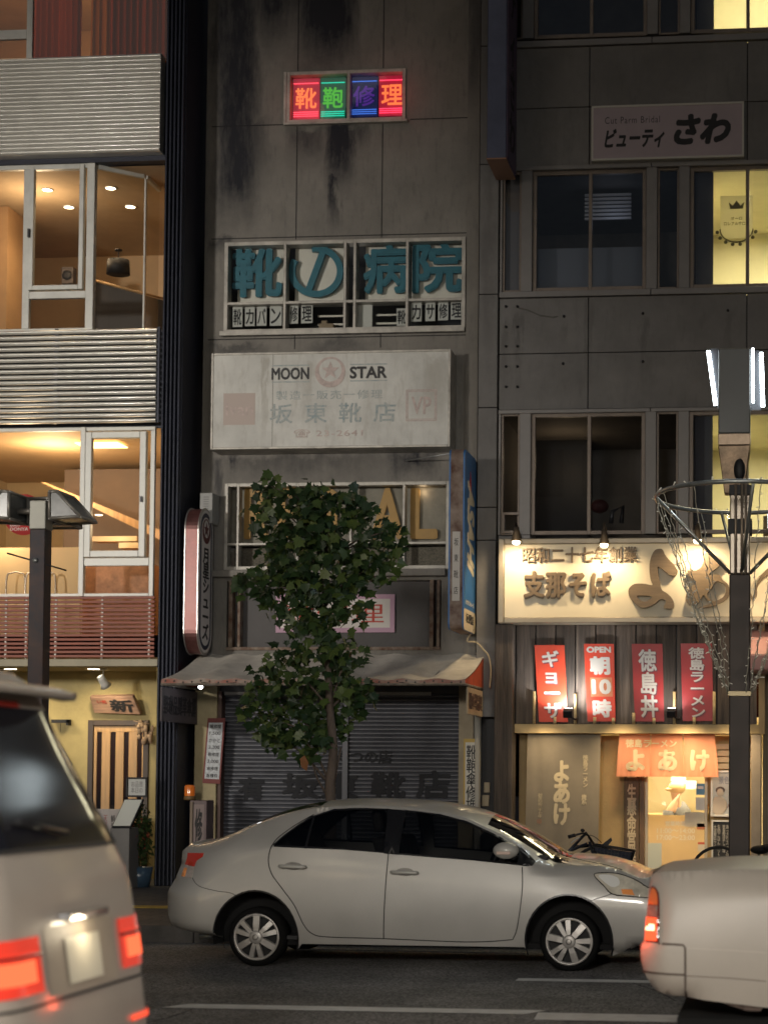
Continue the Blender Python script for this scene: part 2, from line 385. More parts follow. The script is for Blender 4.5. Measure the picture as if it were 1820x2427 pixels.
# fascia, soffit
zF1, zF0 = zl(1562), zl(1579)
b = MB(); b.box(XL, xa - .004, YL, YL + .14, zF0, zF1); b.build('fascia', M('fascia_beige', (.42, .38, .28), .7, var=.15), LB, bevel=.006)
zS = zF0 + .02; YG = 24.4
b = MB(); b.box(XL, xa - .004, YL + .141, YG, zS, zS + .1); b.build('soffit', M('soffit_tan', (.40, .33, .19), .8, var=.1), LB)
# entrance wall with door opening
DX0, DX1, DZ0, DZ1 = rect(208, 1707, 352, 2100, YG); DZ0 = .15
OX0, OX1, OZ0, OZ1 = rect(-150, 1665, 96, 1915, YG)
b = MB(); wall(b, XL, xa, .15, zS, YG, .15, [(DX0, DX1, DZ0, DZ1), (OX0, OX1, OZ0, OZ1)])
b.build('entrance_wall', plaster_y, LB)
b = MB(); x = xa - .06; b.box(x, xa - .004, YL + .15, YG - .01, .15, zS - .002); b.build('side_wall', plaster_y, LB)
b = MB(); b.box(OX0 + .02, OX1 - .02, YG + .06, YG + .09, OZ0, OZ1); b.build('dark_window', M('smoke_glass', (.02, .018, .018), .1), LB)
b = MB(); x = U(99, 1700, YG).x; b.box(x - .035, x + .035, YG - .06, YG - .004, U(99, 1755, YG).z, zS - .01); b.build('post', wood, LB)
d = MB(); frame(d, DX0, DX1, DZ0, DZ1, YG - .03, YG + .1, .075); d = d.build('door', darkwood, LB, bevel=.006)
b = MB(); a, c = DX0 + .078, DX1 - .078; g = [905, 955, 1030, 1085, 1158, 1210, 1285, 1330]
gx = [U(x / 3.95, 1800, YG).x for x in (885, 907, 953, 1033, 1082, 1160, 1206, 1285, 1330, 1352)]
b.box(a, gx[1], YG + .0, YG + .045, DZ0 + .1, DZ1 - .08)
for i in range(2, 9, 2): b.box(gx[i], gx[i + 1], YG + .0, YG + .045, DZ0 + .1, DZ1 - .16)
b.box(gx[1], c, YG, YG + .045, DZ1 - .159, DZ1 - .08); b.box(gx[9], c, YG + .0, YG + .045, DZ0 + .1, DZ1 - .16); b.box(a, c, YG, YG + .045, DZ0, DZ0 + .099)
b.build('slat_panel', wood, d, bevel=.004)
b = MB(); b.box(a, c, YG + .02, YG + .03, DZ0 + .1, DZ1 - .165); b.build('pane', M('door_dark_glass', (.012, .012, .016), .06), d)
b = MB(); b.box(DX0, DX1, YG + .12, YG + .14, DZ0, DZ1); b.build('backing', black, d)

# upper-floor rooms -------------------------------------------------
YW = 23.15
def lwin(frames_px, Y0=YW, dep=.07): pass
# mid floor window (angled bay)
zt, zb = zl(391, 100, YW), zl(790, 100, YW)
xc = U(215, 600, YW).x
P1 = Vector((xc, YW, 0)); p2 = U(347, 424, YW + .5); P2 = Vector((p2.x, YW + .5, 0)); p3 = U(379, 455, YW + 1.05); P3 = Vector((min(p3.x, XCOL), YW + 1.05, 0))
wn = MB(); hx = [U(v, 600, YW).x for v in (56, 73)]
wn.box(XL, xc - .05, YW - .02, YW + .05, zt - .06, zt); wn.box(XL, xc - .05, YW - .02, YW + .05, zb, zb + .06)
wn.box(hx[0], hx[1], YW - .02, YW + .05, zb + .061, zt - .061)
wn.box(hx[1], xc - .05, YW - .02, YW + .05, zl(708, 130, YW), zl(691, 130, YW))
wn.box(xc - .05, xc + .055, YW - .03, YW + .07, zb, zt)
for A, B in ((P1, P2), (P2, P3)):
    dd = (B - A).normalized(); m = (A + B) / 2; h = (B - A).length / 2 - (.06 if A is P1 else .004); nrm = Vector((-dd.y, dd.x, 0)); off = dd * (.055 if A is P1 else 0)
    for z in (zt - .03, zb + .03): wn.obox((m.x + off.x / 2, m.y + off.y / 2, z), dd * h, nrm * .025, (0, 0, .029))
wn.box(P2.x - .012, P2.x + .012, P2.y - .03, P2.y + .02, zb + .06, zt - .06)
wnd = wn.build('window', alu, LB, bevel=.006)
b = MB(); c0, c1, e0, e1 = rect(71, 391, 203, 690, YW); frame(b, c0 + .01, c1 - .01, e0 + .01, e1 - .012, YW - .05, YW + .03, .06); cs = b.build('casement', alu, wnd, bevel=.006)
b = MB(); x = U(74, 555, YW).x; b.box(x - .012, x + .012, YW - .085, YW - .051, U(74, 566, YW).z, U(74, 546, YW).z); b.build('handle', M('dark_metal', (.04, .04, .045), .4, .6), wnd)
gl = GLASS('window_glass', (.86, .86, .84))
b = MB(); b.quad((XL, YW + .01, zb + .06), (xc - .05, YW + .01, zb + .06), (xc - .05, YW + .01, zt - .06), (XL, YW + .01, zt - .06))
for A, B in ((P1, P2), (P2, P3)): b.quad((A.x, A.y, zb + .06), (B.x, B.y, zb + .06), (B.x, B.y, zt - .06), (A.x, A.y, zt - .06))
b.build('pane', gl, wnd, recalc=False)
# dark slab between louver and bay
b = MB(); b.prism([(XL, YL + .21, zt + .002), (XCOL - .02, YL + .21, zt + .002), (XCOL - .02, YL + 1.4, zt + .002), (XL, YL + 1.4, zt + .002)], (0, 0, zA1 - zt - .05)); b.build('floor_slab', navy, LB)
zfl = zb - .35
room(LB, XL, XCOL - .03, YW + .12, YW + 4.2, zfl, zt - .01, [orange_wall, tan_ceiling, darkwood])
b = MB(); x0 = U(205, 600, YW + 1.5).x
b.box(XL, U(20, 600, YW + 2.2).x, YW + 2.2, YW + 2.35, zfl, zt - .02)                    # partition
b.box(U(20, 600, YW + 2.2).x, U(60, 600, YW + 2.2).x, YW + 1.6, YW + 2.34, zfl, zt - .02)
b.build('partition', M('room_brown', (.42, .25, .12), .8, var=.1), LB)
b = MB(); X0, X1, Z0, Z1 = rect(-60, 560, 12, 790, YW + 1.8); b.box(X0, X1, YW + 2.1, YW + 2.19, Z0, Z1 - .2)
b.build('inner_door', black, LB)
b = MB(); y = YW + 1.3; pts = [U(225, 668, y), U(400, 715, y), U(400, 800, y), U(225, 800, y)]; b.prism([(p.x, y, p.z) for p in pts], (0, .9, 0)); b.build('counter', M('dark_counter', (.02, .013, .01), .35), LB)
b = MB(); b.tube([U(225, 664, y - .02), U(400, 711, y - .02)], .016, 8); b.build('hand_rail', wood, LB)
def room_lights(pts, Y, group, lab, pw, zc, r=.065):
    for i, (px, py) in enumerate(pts):
        p = UZ(px, py, zc - .012)
        b = MB(); b.lathe([(r * 1.25, .012), (r * 1.25, 0), (r, 0)], p, (0, 0, 1), 20); o = b.build('ceiling_light', alu); tag(o, lab[i], 'ceiling light', group)
        b = MB(); b.disc(p + Vector((0, 0, .002)), (0, 0, 1), r, 20); b.build('bulb', EM('bulb_warm', (1, .8, .5), 14), o, recalc=False)
        light('SPOT', p - Vector((0, 0, .03)), pw, WARM, p - Vector((0, 0, 1)), .06, 150, .6)
room_lights([(113, 451), (164, 492), (263, 447), (310, 491)], YW, 'ceiling downlights in the second floor room',
            ['round downlight nearest the casement hinge, upper left of four in the bay', 'round downlight inside the casement pane, lower of its two', 'round downlight just right of the corner mullion in the bay', 'round downlight farthest right in the angled bay window'], 22, zt - .01)
light('POINT', (U(150, 560, YW + 2).x, YW + 1.0, zt - .5), 32, WARM, size=.25)
# dark bag-like lantern hanging and speaker in the bay
sp = thing('pendant_lamp', 'dark drum pendant lamp hanging in the angled bay window', 'lamp', U(280, 650, YW + 1.2))
y = YW + 1.2; X0, X1, Z0, Z1 = rect(254, 617, 308, 650, y)
b = MB(); b.lathe([(.0, .0), ((X1 - X0) / 2, 0), ((X1 - X0) / 2 * .92, Z1 - Z0), (0, Z1 - Z0)], ((X0 + X1) / 2, y, Z0), n=24); b.build('shade', black, sp)
b = MB(); b.tube([((X0 + X1) / 2, y, Z1), ((X0 + X1) / 2, y, Z1 + .16)], .008); b.lathe([(0, 0), (.05, 0), (.05, .02), (0, .02)], ((X0 + X1) / 2, y, Z1 + .13)); b.build('stem', black, sp)
ws = thing('wall_speaker', 'dark grey loudspeaker mounted behind the tall casement pane', 'speaker', U(160, 660, YW + 2.6))
y = YW + 2.6; X0, X1, Z0, Z1 = rect(146, 632, 174, 672, y); b = MB(); b.box(X0, X1, y, y + .15, Z0, Z1); b.build('cabinet', M('speaker_grey', (.09, .07, .06), .6), ws, bevel=.01)
b = MB(); b.lathe([(.075, 0), (.07, .01), (.03, .025), (0, .02)], ((X0 + X1) / 2, y - .002, (Z0 + Z1) / 2), (0, -1, 0)); b.build('cone', black, ws)

# top floor window with curtains
Yt = YW; z0 = zA1 + .0; z1 = 13
b = MB(); b.box(XL, U(64, 60, Yt).x, Yt, Yt + .06, zl(92, 40, Yt), zl(70, 40, Yt)); b.box(U(64, 60, Yt).x, U(78, 60, Yt).x, Yt, Yt + .06, z0, z1)
w2 = b.build('window', alu, LB, bevel=.006)
b = MB(); b.quad((XL, Yt + .03, z0), (XCOL, Yt + .03, z0), (XCOL, Yt + .03, z1), (XL, Yt + .03, z1)); b.build('pane', gl, w2, recalc=False)
room(LB, XL, XCOL - .03, Yt + .1, Yt + 4, z0 - .2, z1, [orange_wall, tan_ceiling, darkwood])
light('POINT', (U(140, 60, Yt + 1.2).x, Yt + 1.9, z0 + .9), 26, (1, .5, .2), size=.3)
light('POINT', (U(20, 60, Yt + 1.2).x, Yt + .8, z0 + 1.2), 8, WARM, size=.3)
def curtain(px0, px1, mat, label, nf):
    X0, X1 = U(px0, 60, Yt + .35).x, U(px1, 60, Yt + .35).x
    rnd = [random.uniform(.6, 1.4) for _ in range(60)]
    def fn(u, v):
        ph = u * nf * 2 * pi; a = .075 * rnd[int(u * 40) % 60]
        return Vector((X0 + (X1 - X0) * u, Yt + .35 + a * sin(ph) + .01 * sin(ph * 2.7 + v * 3), z0 - .1 + (z1 - z0 + .1) * v))
    b = MB(); b.grid(fn, int(nf * 14), 6); o = b.build('curtain', mat, recalc=False); tag(o, label, 'curtain', 'curtains in the top floor window')
cur = M('curtain_red', (.24, .045, .02), .55, var=.5, vs=9, st=(1, 1, .05))
m = cur; _b = m.node_tree.nodes['Principled BSDF']; _b.inputs['Transmission Weight'].default_value = .0
def translucent(m, col, f):
    N = m.node_tree.nodes; L = m.node_tree.links; t = N.new('ShaderNodeBsdfTranslucent'); t.inputs[0].default_value = (*col, 1); mx = N.new('ShaderNodeMixShader'); mx.inputs[0].default_value = f
    L.new(N['Principled BSDF'].outputs[0], mx.inputs[1]); L.new(t.outputs[0], mx.inputs[2]); L.new(mx.outputs[0], N['Material Output'].inputs[0])
translucent(cur, (.42, .075, .025), .75)
cur2 = M('curtain_gold', (.5, .26, .09), .55, var=.5, vs=9, st=(1, 1, .05)); translucent(cur2, (.55, .24, .07), .75)
curtain(78, 195, cur, 'dark red pleated curtain left of the dark gap, top floor window', 8)
curtain(216, 262, cur2, 'golden brown curtain strip right of the dark gap, top floor', 3)
curtain(262, 400, cur, 'dark red curtain at the right end beside the ribbed column', 9)
# lower (first floor) restaurant room
zt2, zb2 = zl(1014, 100, YW), zl(1414, 100, YW)
b = MB(); mx0, mx1 = U(190, 1200, YW).x, U(202, 1200, YW).x; rx1 = U(366, 1200, YW).x
b.box(XL, mx0, YW, YW + .06, zt2 - .045, zt2); b.box(mx0, mx1, YW - .02, YW + .07, zb2, zt2); b.box(mx1, rx1, YW, YW + .06, zt2 - .05, zt2); b.box(rx1 - .06, rx1, YW, YW + .06, zb2, zt2 - .051)
b.box(mx1, rx1 - .061, YW, YW + .06, zl(1341, 280, YW), zl(1322, 280, YW)); b.box(XL, mx0, YW, YW + .06, zb2, zb2 + .04); b.box(mx1, rx1 - .061, YW, YW + .06, zb2, zb2 + .04)
w3 = b.build('window', alu, LB, bevel=.006)
b = MB(); c0, c1, e0, e1 = rect(204, 1024, 348, 1321, YW); frame(b, c0, c1, e0, e1, YW - .045, YW + .04, .085); b.build('casement', alu, w3, bevel=.008)
b = MB(); x = U(339, 1183, YW).x; b.box(x - .012, x + .012, YW - .08, YW - .046, U(339, 1191, YW).z, U(339, 1178, YW).z); b.build('handle', _mats['dark_metal'], w3)
b = MB(); b.quad((XL, YW + .03, zb2), (rx1, YW + .03, zb2), (rx1, YW + .03, zt2), (XL, YW + .03, zt2)); b.build('pane', gl, w3, recalc=False)
zf2 = zb2 - .5
cream = M('room_cream', (.66, .52, .32), .8, var=.05)
room(LB, XL, XCOL - .03, YW + .1, YW + 4.5, zf2, zt2 + .02, [cream, M('ceiling_brown', (.50, .34, .18), .8, var=.08), darkwood])
b = MB(); y = YW + 2.0
X0, X1, Z0, Z1 = rect(100, 1143, 380, 1345, y)
b.box(X0, X1, y + .8, y + .9, Z0, U(200, 1090, y).z); b.build('back_wall', M('shade_wall', (.16, .11, .075), .8, var=.1), LB)
b = MB(); pts = [U(98, 1143, y), U(108, 1143, y), U(385, 1258, y), U(385, 1282, y)]; b.prism([(p.x, y, p.z) for p in pts], (0, .3, 0)); b.build('stair_string', wood, LB)
b = MB(); X0, X1, Z0, Z1 = rect(-80, 1298, 192, 1420, YW + .6); b.box(X0, X1, YW + .6, YW + .66, zf2, Z1); b.build('low_partition', M('partition_tan', (.72, .52, .28), .6), LB)
b = MB(); X0, X1, Z0, Z1 = rect(205, 1270, 370, 1345, YW + 1.0); b.box(X0, X1, YW + .9, YW + 1.2, zf2, U(280, 1340, YW + 1).z); b.build('service_counter', M('brick_counter', (.42, .22, .13), .7, var=.3, vs=9), LB)
b = MB(); b.box(X0 + .1, X1 - .25, YW + .95, YW + 1.15, U(280, 1284, YW + 1).z, U(280, 1272, YW + 1).z); b.box(X1 - .5, X1 - .2, YW + .95, YW + 1.15, U(280, 1300, YW + 1).z, U(280, 1287, YW + 1).z)
b.build('shelf', M('pale_wood', (.7, .5, .27), .5), LB)
for i, (a, c) in enumerate(((16, 60), (62, 110), (110, 132))):
    X0, X1, Z0, Z1 = rect(a, 1358, c, 1425, YW + .4)
    b = MB(); b.tube(catmull([(X0, YW + .4, zf2), (X0, YW + .4, Z1 - .1), (X0 + .07, YW + .4, Z1), (X1 - .07, YW + .4, Z1), (X1, YW + .4, Z1 - .1), (X1, YW + .4, zf2)], 5, False), .012, 8)
    tag(b.build('chair_back', M('chair_steel', (.35, .3, .25), .3, .8)), ['bent steel chair back left of the lamp post, restaurant window', 'bent steel chair back behind the rusty post, restaurant window', 'bent steel chair back just right of the rusty post'][i], 'chair', 'chairs in the restaurant window')
room_lights([(235, 1221)], YW, None, ['small round downlight low in the restaurant casement pane'], 6, U(235, 1221, YW + 1.6).z, .05)
b = MB(); p = UZ(243, 1050, zt2); b.box(p.x - .35, p.x + .25, p.y - .1, p.y + .3, zt2 - .02, zt2 - .005); o = b.build('ceiling_panel', EM('panel_warm', (1, .62, .25), 5)); tag(o, 'glowing warm ceiling panel at the top of the restaurant casement', 'ceiling light')
light('POINT', (U(120, 1100, YW + 1.2).x, YW + 1.3, zt2 - .35), 80, WARM, size=.3)
light('POINT', (U(290, 1250, YW + 1.0).x, YW + .55, zt2 - 1.2), 14, WARM, size=.2)
light('POINT', (U(40, 1250, YW + 1.0).x, YW + .35, zt2 - 1.2), 32, WARM, size=.2)
# round red window sticker
st_ = thing('window_sticker', 'round red restaurant sticker on the glass behind the post', 'sticker', U(58, 1220, YW - .01))
c = U(58, 1220, YW + .02); r = .27
b = MB(); b.lathe([(0, 0), (r, 0), (r, .004), (0, .004)], (c.x, YW + .012, c.z), (0, -1, 0), 40); b.build('disc', M('sticker_red', (.55, .06, .06), .5), st_)
let_px(st_, 'DONYA', 25, 1250, 68, 1258, YW + .008, M('sticker_white', (.75, .68, .6), .5))
let_px(st_, 'RAMEN', 25, 1244, 48, 1248, YW + .008, _mats['sticker_white'])
# entrance: downlights, spotlight
for i, (px, lab) in enumerate(((26, 'round soffit downlight left of the rusty lamp post'), (223, 'round soffit downlight above the wooden plaque'))):
    y = YL + .55; p = UZ(px, 1586, zS - .006); o = MB().lathe([(.1, .006), (.1, 0), (.085, 0)], p, (0, 0, 1), 22).build('soffit_light', alu); tag(o, lab, 'downlight', 'downlights in the entrance soffit')
    MB().disc(p + Vector((0, 0, .001)), (0, 0, 1), .085, 22).build('bulb', EM('bulb_cream', (1, .9, .68), 9), o, recalc=False)
    light('SPOT', p - Vector((0, 0, .03)), 40, (1, .80, .48), p + Vector((0, .25, -1)), .08, 140, .8)
y = 23.7; p = U(246, 1591, y); sl_ = thing('spotlight', 'white track spotlight hanging from the entrance soffit', 'spotlight', (p.x, y, zS - .15))
b = MB(); b.lathe([(0, 0), (.05, 0), (.05, .025), (0, .025)], (p.x, y, zS - .026)); b.tube([(p.x, y, zS - .02), (p.x, y, zS - .1)], .01); b.build('bracket', M('white_metal', (.75, .74, .7), .4), sl_)
a = U(238, 1604, y - .03); c = U(250, 1626, y + .05); b = MB(); ax = Vector((c.x - a.x, .1, c.z - a.z)); b.lathe([(0, 0), (.045, 0), (.05, .04), (.055, ax.length * .7), (.075, ax.length), (.07, ax.length), (.05, ax.length * .7), (0, ax.length * .65)], (a.x, y - .02, a.z), ax, 24); b.build('lamp_head', _mats['white_metal'], sl_)
light('SPOT', Vector((c.x, y + .09, c.z - .03)), 10, (1, .8, .5), (U(280, 1700, YG).x, YG, U(280, 1720, YG).z), .04, 70, .6)

# wooden plaque
y = YG - .12; pl = thing('wooden_plaque', 'natural wood plaque with brushed black character above the slatted door', 'sign', U(270, 1670, y))
pts = [U(213, 1652, y - .08), U(315, 1650, y - .08), U(334, 1694, y), U(224, 1690, y)]
pts = [Vector((p.x, y - .08 if i < 2 else y, p.z)) for i, p in enumerate(pts)]
b = MB(); b.prism(pts, (0, .07, .035)); b.build('board', M('plaque_wood', (.26, .16, .115), .55, var=.35, vs=7, st=(.3, 1, 3)), pl, bevel=.008)
O = pts[3].lerp(pts[0], .12).lerp(pts[2].lerp(pts[1], .12), .40) + Vector((0, -.004, 0)); uu = (pts[2] - pts[3]) * .5; vv = (pts[0] - pts[3]) * .78
ink = M('ink_black', (.008, .008, .01), .6)
lettering(pl, '新', O, uu, vv, ink, d=.004, bold=.03)
lettering(pl, 'い処', O + (pts[3] - pts[2]) * .26 + vv * .62, uu * .42, vv * .3, M('ink_red', (.25, .03, .02), .6), d=.004, bold=.02)
# small black outdoor camera-like bracket
b = MB(); X0, X1, Z0, Z1 = rect(130, 1706, 170, 1714, YG); b.box(X0, X1, YG - .12, YG - .05, Z0, Z1); b.box(X1 - .03, X1, YG - .12, YG - .001, Z0 - .03, Z1 + .002); b.tube([((X0 + X1) / 2, YG - .08, Z0), ((X0 + X1) / 2, YG - .08, Z0 - .12)], .004, 6)
tag(b.build('wall_bracket', black, bevel=.005), 'small black bracket arm on the yellow plaster wall', 'bracket')
b = MB(); c = U(140, 1800, YG); kk = [(140, 1757), (173, 1812), (150, 1850), (112, 1808)]
b.tube([Vector((U(x, yy, YG).x, YG - .03, U(x, yy, YG).z)) for x, yy in kk], .014, 6, closed=True); tag(b.build('wall_ornament', darkwood), 'dark diamond shaped wooden ornament on the plaster wall', 'ornament')
# hanging dried bunch by the door
hg = MB(); c = U(342, 1735, YG - .08)
for i in range(26):
    a = c + Vector((random.uniform(-.11, .11), random.uniform(-.05, .03), random.uniform(-.15, .12))); hg.ell(a, random.uniform(.018, .035), random.uniform(.015, .03), random.uniform(.03, .06), 8, 5)
for i in range(8): hg.tube([c + Vector((0, 0, .12)), c + Vector((random.uniform(-.22, .1), 0, random.uniform(.05, .17)))], .006, 5)
tag(hg.build('dried_bunch', M('dried_husk', (.34, .24, .16), .8, var=.5, vs=14)), 'bunch of dried husks hanging at the slatted door corner', 'ornament')
# menu stand
y = 22.2; mn = thing('menu_stand', 'tilted menu lectern with a lit white sheet outside the entrance', 'menu stand', (U(285, 2050, y).x, y, .15))
P = lambda x, yy, Y: U(x, yy, Y)
b = MB(); X0, X1, Z0, Z1 = rect(264, 1962, 310, 2085, y); b.box(X0, X1, y - .05, y + .3, .15, Z1); b.build('cabinet', M('grey_cabinet', (.16, .155, .15), .6, var=.15), mn, bevel=.01)
q = [P(265, 1961, y - .06), P(310, 1961, y - .06), P(341, 1893, y + .3), P(296, 1893, y + .3)]; q = [Vector((v.x, (y - .06 if i < 2 else y + .3), v.z)) for i, v in enumerate(q)]
b = MB(); n = (q[1] - q[0]).cross(q[3] - q[0]).normalized(); b.prism([v + n * -.03 for v in q], n * .028); b.build('tray', black, mn, bevel=.004)
b = MB(); cc = sum(q, Vector()) / 4; b.prism([cc + (v - cc) * .9 for v in q], n * .006); b.build('sheet', M('menu_paper', (.72, .74, .68), .6), mn)
X0, X1, Z0, Z1 = rect(300, 1842, 350, 1889, y + .32); b = MB(); frame(b, X0, X1, Z0, Z1, y + .3, y + .34, .022); b.build('frame', black, mn, bevel=.004)
b = MB(); b.box(X0 + .022, X1 - .022, y + .325, y + .335, Z0 + .022, Z1 - .022); b.build('paper', M('menu_paper2', (.55, .56, .54), .6), mn)
lettering(mn, 'お品書\n本日の', (X0 + .06, y + .322, Z0 + .05), (X1 - X0 - .12, 0, 0), (0, 0, Z1 - Z0 - .1), M('ink_grey', (.25, .25, .25), .7), d=.002, bold=0)
# hand-written banner board
y = 23.2; X0, X1, Z0, Z1 = rect(95, 1917, 290, 2010, y); bn = thing('banner_board', 'low white handwritten menu board before the slatted door', 'sign', ((X0 + X1) / 2, y, .15))
b = MB(); b.box(X0, X1, y, y + .03, Z0 - .35, Z1); b.build('board', M('board_white', (.52, .48, .46), .7, var=.1), bn, bevel=.006)
for i in range(7):
    u = X0 + .45 + i * .1; lettering(bn, random.choice(['天ぷら盛', '刺身定食', '焼魚一品', '鯛めし膳']), (u, y, Z1 - .42), (.055, 0, 0), (0, 0, .34), M('ink_red2', (.32, .05, .05), .7) if i % 3 == 1 else ink, d=.003, bold=0, vertical=True, sp=.9)
# potted plant
def leaf_cloud(b, c, r, n, s, flat=.35):
    for _ in range(n):
        while True:
            d = Vector((random.uniform(-1, 1), random.uniform(-1, 1), random.uniform(-1, 1)))
            if d.length <= 1: break
        p = Vector(c) + Vector((d.x * r[0], d.y * r[1], d.z * r[2])); a = Vector((random.uniform(-1, 1), random.uniform(-1, 1), random.uniform(-1, .4))).normalized(); t = a.cross(Vector((random.random(), random.random(), random.random()))).normalized() * flat
        k = s * random.uniform(.6, 1.3); b.add([p, p + (a * .5 + t) * k, p + a * k, p + (a * .5 - t) * k], [(0, 1, 2, 3)])
y = 22.6; c = U(332, 1980, y); pp = thing('potted_plant', 'bushy red flowering plant in a dark pot beside the ribbed column', 'plant', (c.x, y, .15))
b = MB(); b.lathe([(0, 0), (.13, 0), (.17, .25), (.15, .25), (.13, .22), (0, .22)], (c.x, y, .15), n=20); b.build('pot', M('pot_blue', (.05, .09, .14), .3), pp)
b = MB(); leaf_cloud(b, (c.x, y, c.z), (.16, .16, .42), 700, .07); b.build('foliage', M('leaf_green', (.05, .09, .025), .6, var=.5, vs=9), pp, recalc=False)
b = MB(); leaf_cloud(b, (c.x - .02, y - .05, c.z - .05), (.16, .16, .3), 130, .05, .5); b.build('flowers', M('flower_red', (.42, .1, .06), .6, var=.4, vs=15), pp, recalc=False)
# ================================================================ CENTRE BUILDING
YC = 23.5
def nmath(nt, op, a, b=None, clamp=False):
    n = nt.nodes.new('ShaderNodeMath'); n.operation = op; n.use_clamp = clamp
    for i, v in enumerate((a, b)):
        if v is None: continue
        if isinstance(v, (int, float)): n.inputs[i].default_value = v
        else: nt.links.new(v, n.inputs[i])
    return n.outputs[0]
def stained(key, col, dark, streaks, amount=1.0):
    """weathered concrete: streaks = (X centre, half width, Z top, Z bottom, strength)"""
    m = M(key, col, .85, var=.16, vs=1.6, bump=.25, bs=18); nt = m.node_tree; N = nt.nodes; L = nt.links; b = N['Principled BSDF']
    g = N.new('ShaderNodeNewGeometry'); sx = N.new('ShaderNodeSeparateXYZ'); L.new(g.outputs['Position'], sx.inputs[0])
    mp = N.new('ShaderNodeMapping'); L.new(g.outputs['Position'], mp.inputs[0]); mp.inputs['Scale'].default_value = (1, 1, .22)
    def noise(sc, det, vec):
        n = N.new('ShaderNodeTexNoise'); n.inputs['Scale'].default_value = sc; n.inputs['Detail'].default_value = det; n.inputs['Roughness'].default_value = .7; L.new(vec, n.inputs['Vector']); return n.outputs[0]
    n1 = noise(5, 8, mp.outputs[0]); n2 = noise(14, 6, mp.outputs[0]); n3 = noise(2.5, 8, g.outputs['Position'])
    xx = nmath(nt, 'ADD', sx.outputs[0], nmath(nt, 'MULTIPLY', nmath(nt, 'SUBTRACT', n1, .5), .5))
    zz = nmath(nt, 'ADD', sx.outputs[2], nmath(nt, 'MULTIPLY', nmath(nt, 'SUBTRACT', n3, .5), .8))
    tot = None
    for (xc, w, zt, zb, s) in streaks:
        dx = nmath(nt, 'DIVIDE', nmath(nt, 'ABSOLUTE', nmath(nt, 'SUBTRACT', xx, xc)), w)
        fx = nmath(nt, 'SUBTRACT', 1.0, nmath(nt, 'MULTIPLY', dx, dx), True)
        up = nmath(nt, 'MULTIPLY', nmath(nt, 'SUBTRACT', zt, zz), 8.0, True); dn = nmath(nt, 'DIVIDE', nmath(nt, 'SUBTRACT', zz, zb), max(.05, min(.8, (zt - zb) * .7))); dn = nmath(nt, 'MULTIPLY', dn, 1.0, True)
        f = nmath(nt, 'MULTIPLY', nmath(nt, 'MULTIPLY', fx, nmath(nt, 'MULTIPLY', up, dn)), s)
        tot = f if tot is None else nmath(nt, 'MAXIMUM', tot, f)
    rough = nmath(nt, 'ADD', .45, nmath(nt, 'MULTIPLY', n2, 1.1)); tot = nmath(nt, 'MULTIPLY', tot, rough, True)
    base = nmath(nt, 'MULTIPLY', nmath(nt, 'SUBTRACT', n2, .52), 1.6, True); tot = nmath(nt, 'MAXIMUM', tot, base)
    mx = N.new('ShaderNodeMix'); mx.data_type = 'RGBA'; L.new(tot, mx.inputs[0]); src = b.inputs['Base Color'].links[0].from_socket; L.new(src, mx.inputs[6]); mx.inputs[7].default_value = (*dark, 1); L.new(mx.outputs[2], b.inputs['Base Color'])
    return m
def SX(px): return U(px, 700, YC).x
def SZ(py, px=780): return U(px, py, YC).z
stk = [(SX(560), .38, 14, SZ(560), 1.0), (SX(530), .3, 14, SZ(260), .9), (SX(640), .32, 14, SZ(150), .95), (SX(770), .5, 14, SZ(195), 1.2), (SX(690), .5, 14, SZ(120), .8), (SX(600), .25, SZ(270), SZ(480), .7),
       (SX(800), .26, SZ(285), SZ(480), 1.2), (SX(790), .10, SZ(400), SZ(570), 1.0), (SX(720), .3, SZ(285), SZ(400), .7), (SX(850), .2, SZ(285), SZ(380), .7), (SX(1125), .1, 14, SZ(160), .9),
       (SX(540), .25, SZ(400), SZ(470), .8), (SX(520), .2, SZ(540), SZ(620), .7), (SX(560), .5, SZ(800), SZ(860), .7), (SX(800), .5, SZ(800), SZ(850), .6), (SX(700), 1.6, SZ(1062), SZ(1170), .55), (SX(560), .12, SZ(1062), SZ(1140), .9), (SX(980), .4, SZ(1062), SZ(1150), .9), (SX(520), .1, SZ(1070), SZ(1300), .7)]
conc = stained('stained_concrete', (.222, .208, .186), (.018, .019, .026), stk)
CB = thing('shoe_shop_building', 'narrow stained concrete building with neon window and rolling shutter', 'building', (SX(780), YC, .15))
X0, X1 = SX(484), SX(1106); XP = SX(1135)
hN = rect(681, 168, 962, 290, YC); hU = rect(534, 570, 1104, 787, YC); hR = rect(534, 1144, 1066, 1350, YC); hP = (SX(548), SX(1052), SZ(1541), SZ(1376))
zTopShop = SZ(1600)
hS = (SX(534), SX(1098), .15, zTopShop)
b = MB(); wall(b, X0, X1, .15, 14, YC, .3, [hN, hU, hR, hP, hS]); b.build('wall', conc, CB)
b = MB(); b.box(X1 + .003, XP, YC - .06, YC + .3, U(1120, 1700, YC).z, 14); b.build('pilaster', stained('stained_pilaster', (.20, .186, .165), (.03, .03, .035), [(SX(1120), .15, 14, SZ(300), .6)]), CB)
# control joints
jt = MB(); J = .006
for px in (700, 903):
    x = SX(px); 
    for (a, c) in ((14, hN[3] + .02), (hN[2] - .02, hU[3] + .03), (hU[2] - .03, SZ(826))): jt.box(x - J, x + J, YC - .003, YC + .01, c, a)
for (py, pa, pb) in ((292, 497, 676), (289, 968, 1104), (560, 500, 1104), (800, 495, 1104)):
    jt.box(SX(pa), SX(pb), YC - .0035, YC + .01, SZ(py) - J, SZ(py) + J)
jt.build('control_joint', M('joint_dark', (.02, .02, .022), .9), CB)
old_alu = M('old_alu', (.40, .38, .34), .5, .25, var=.3, vs=5)
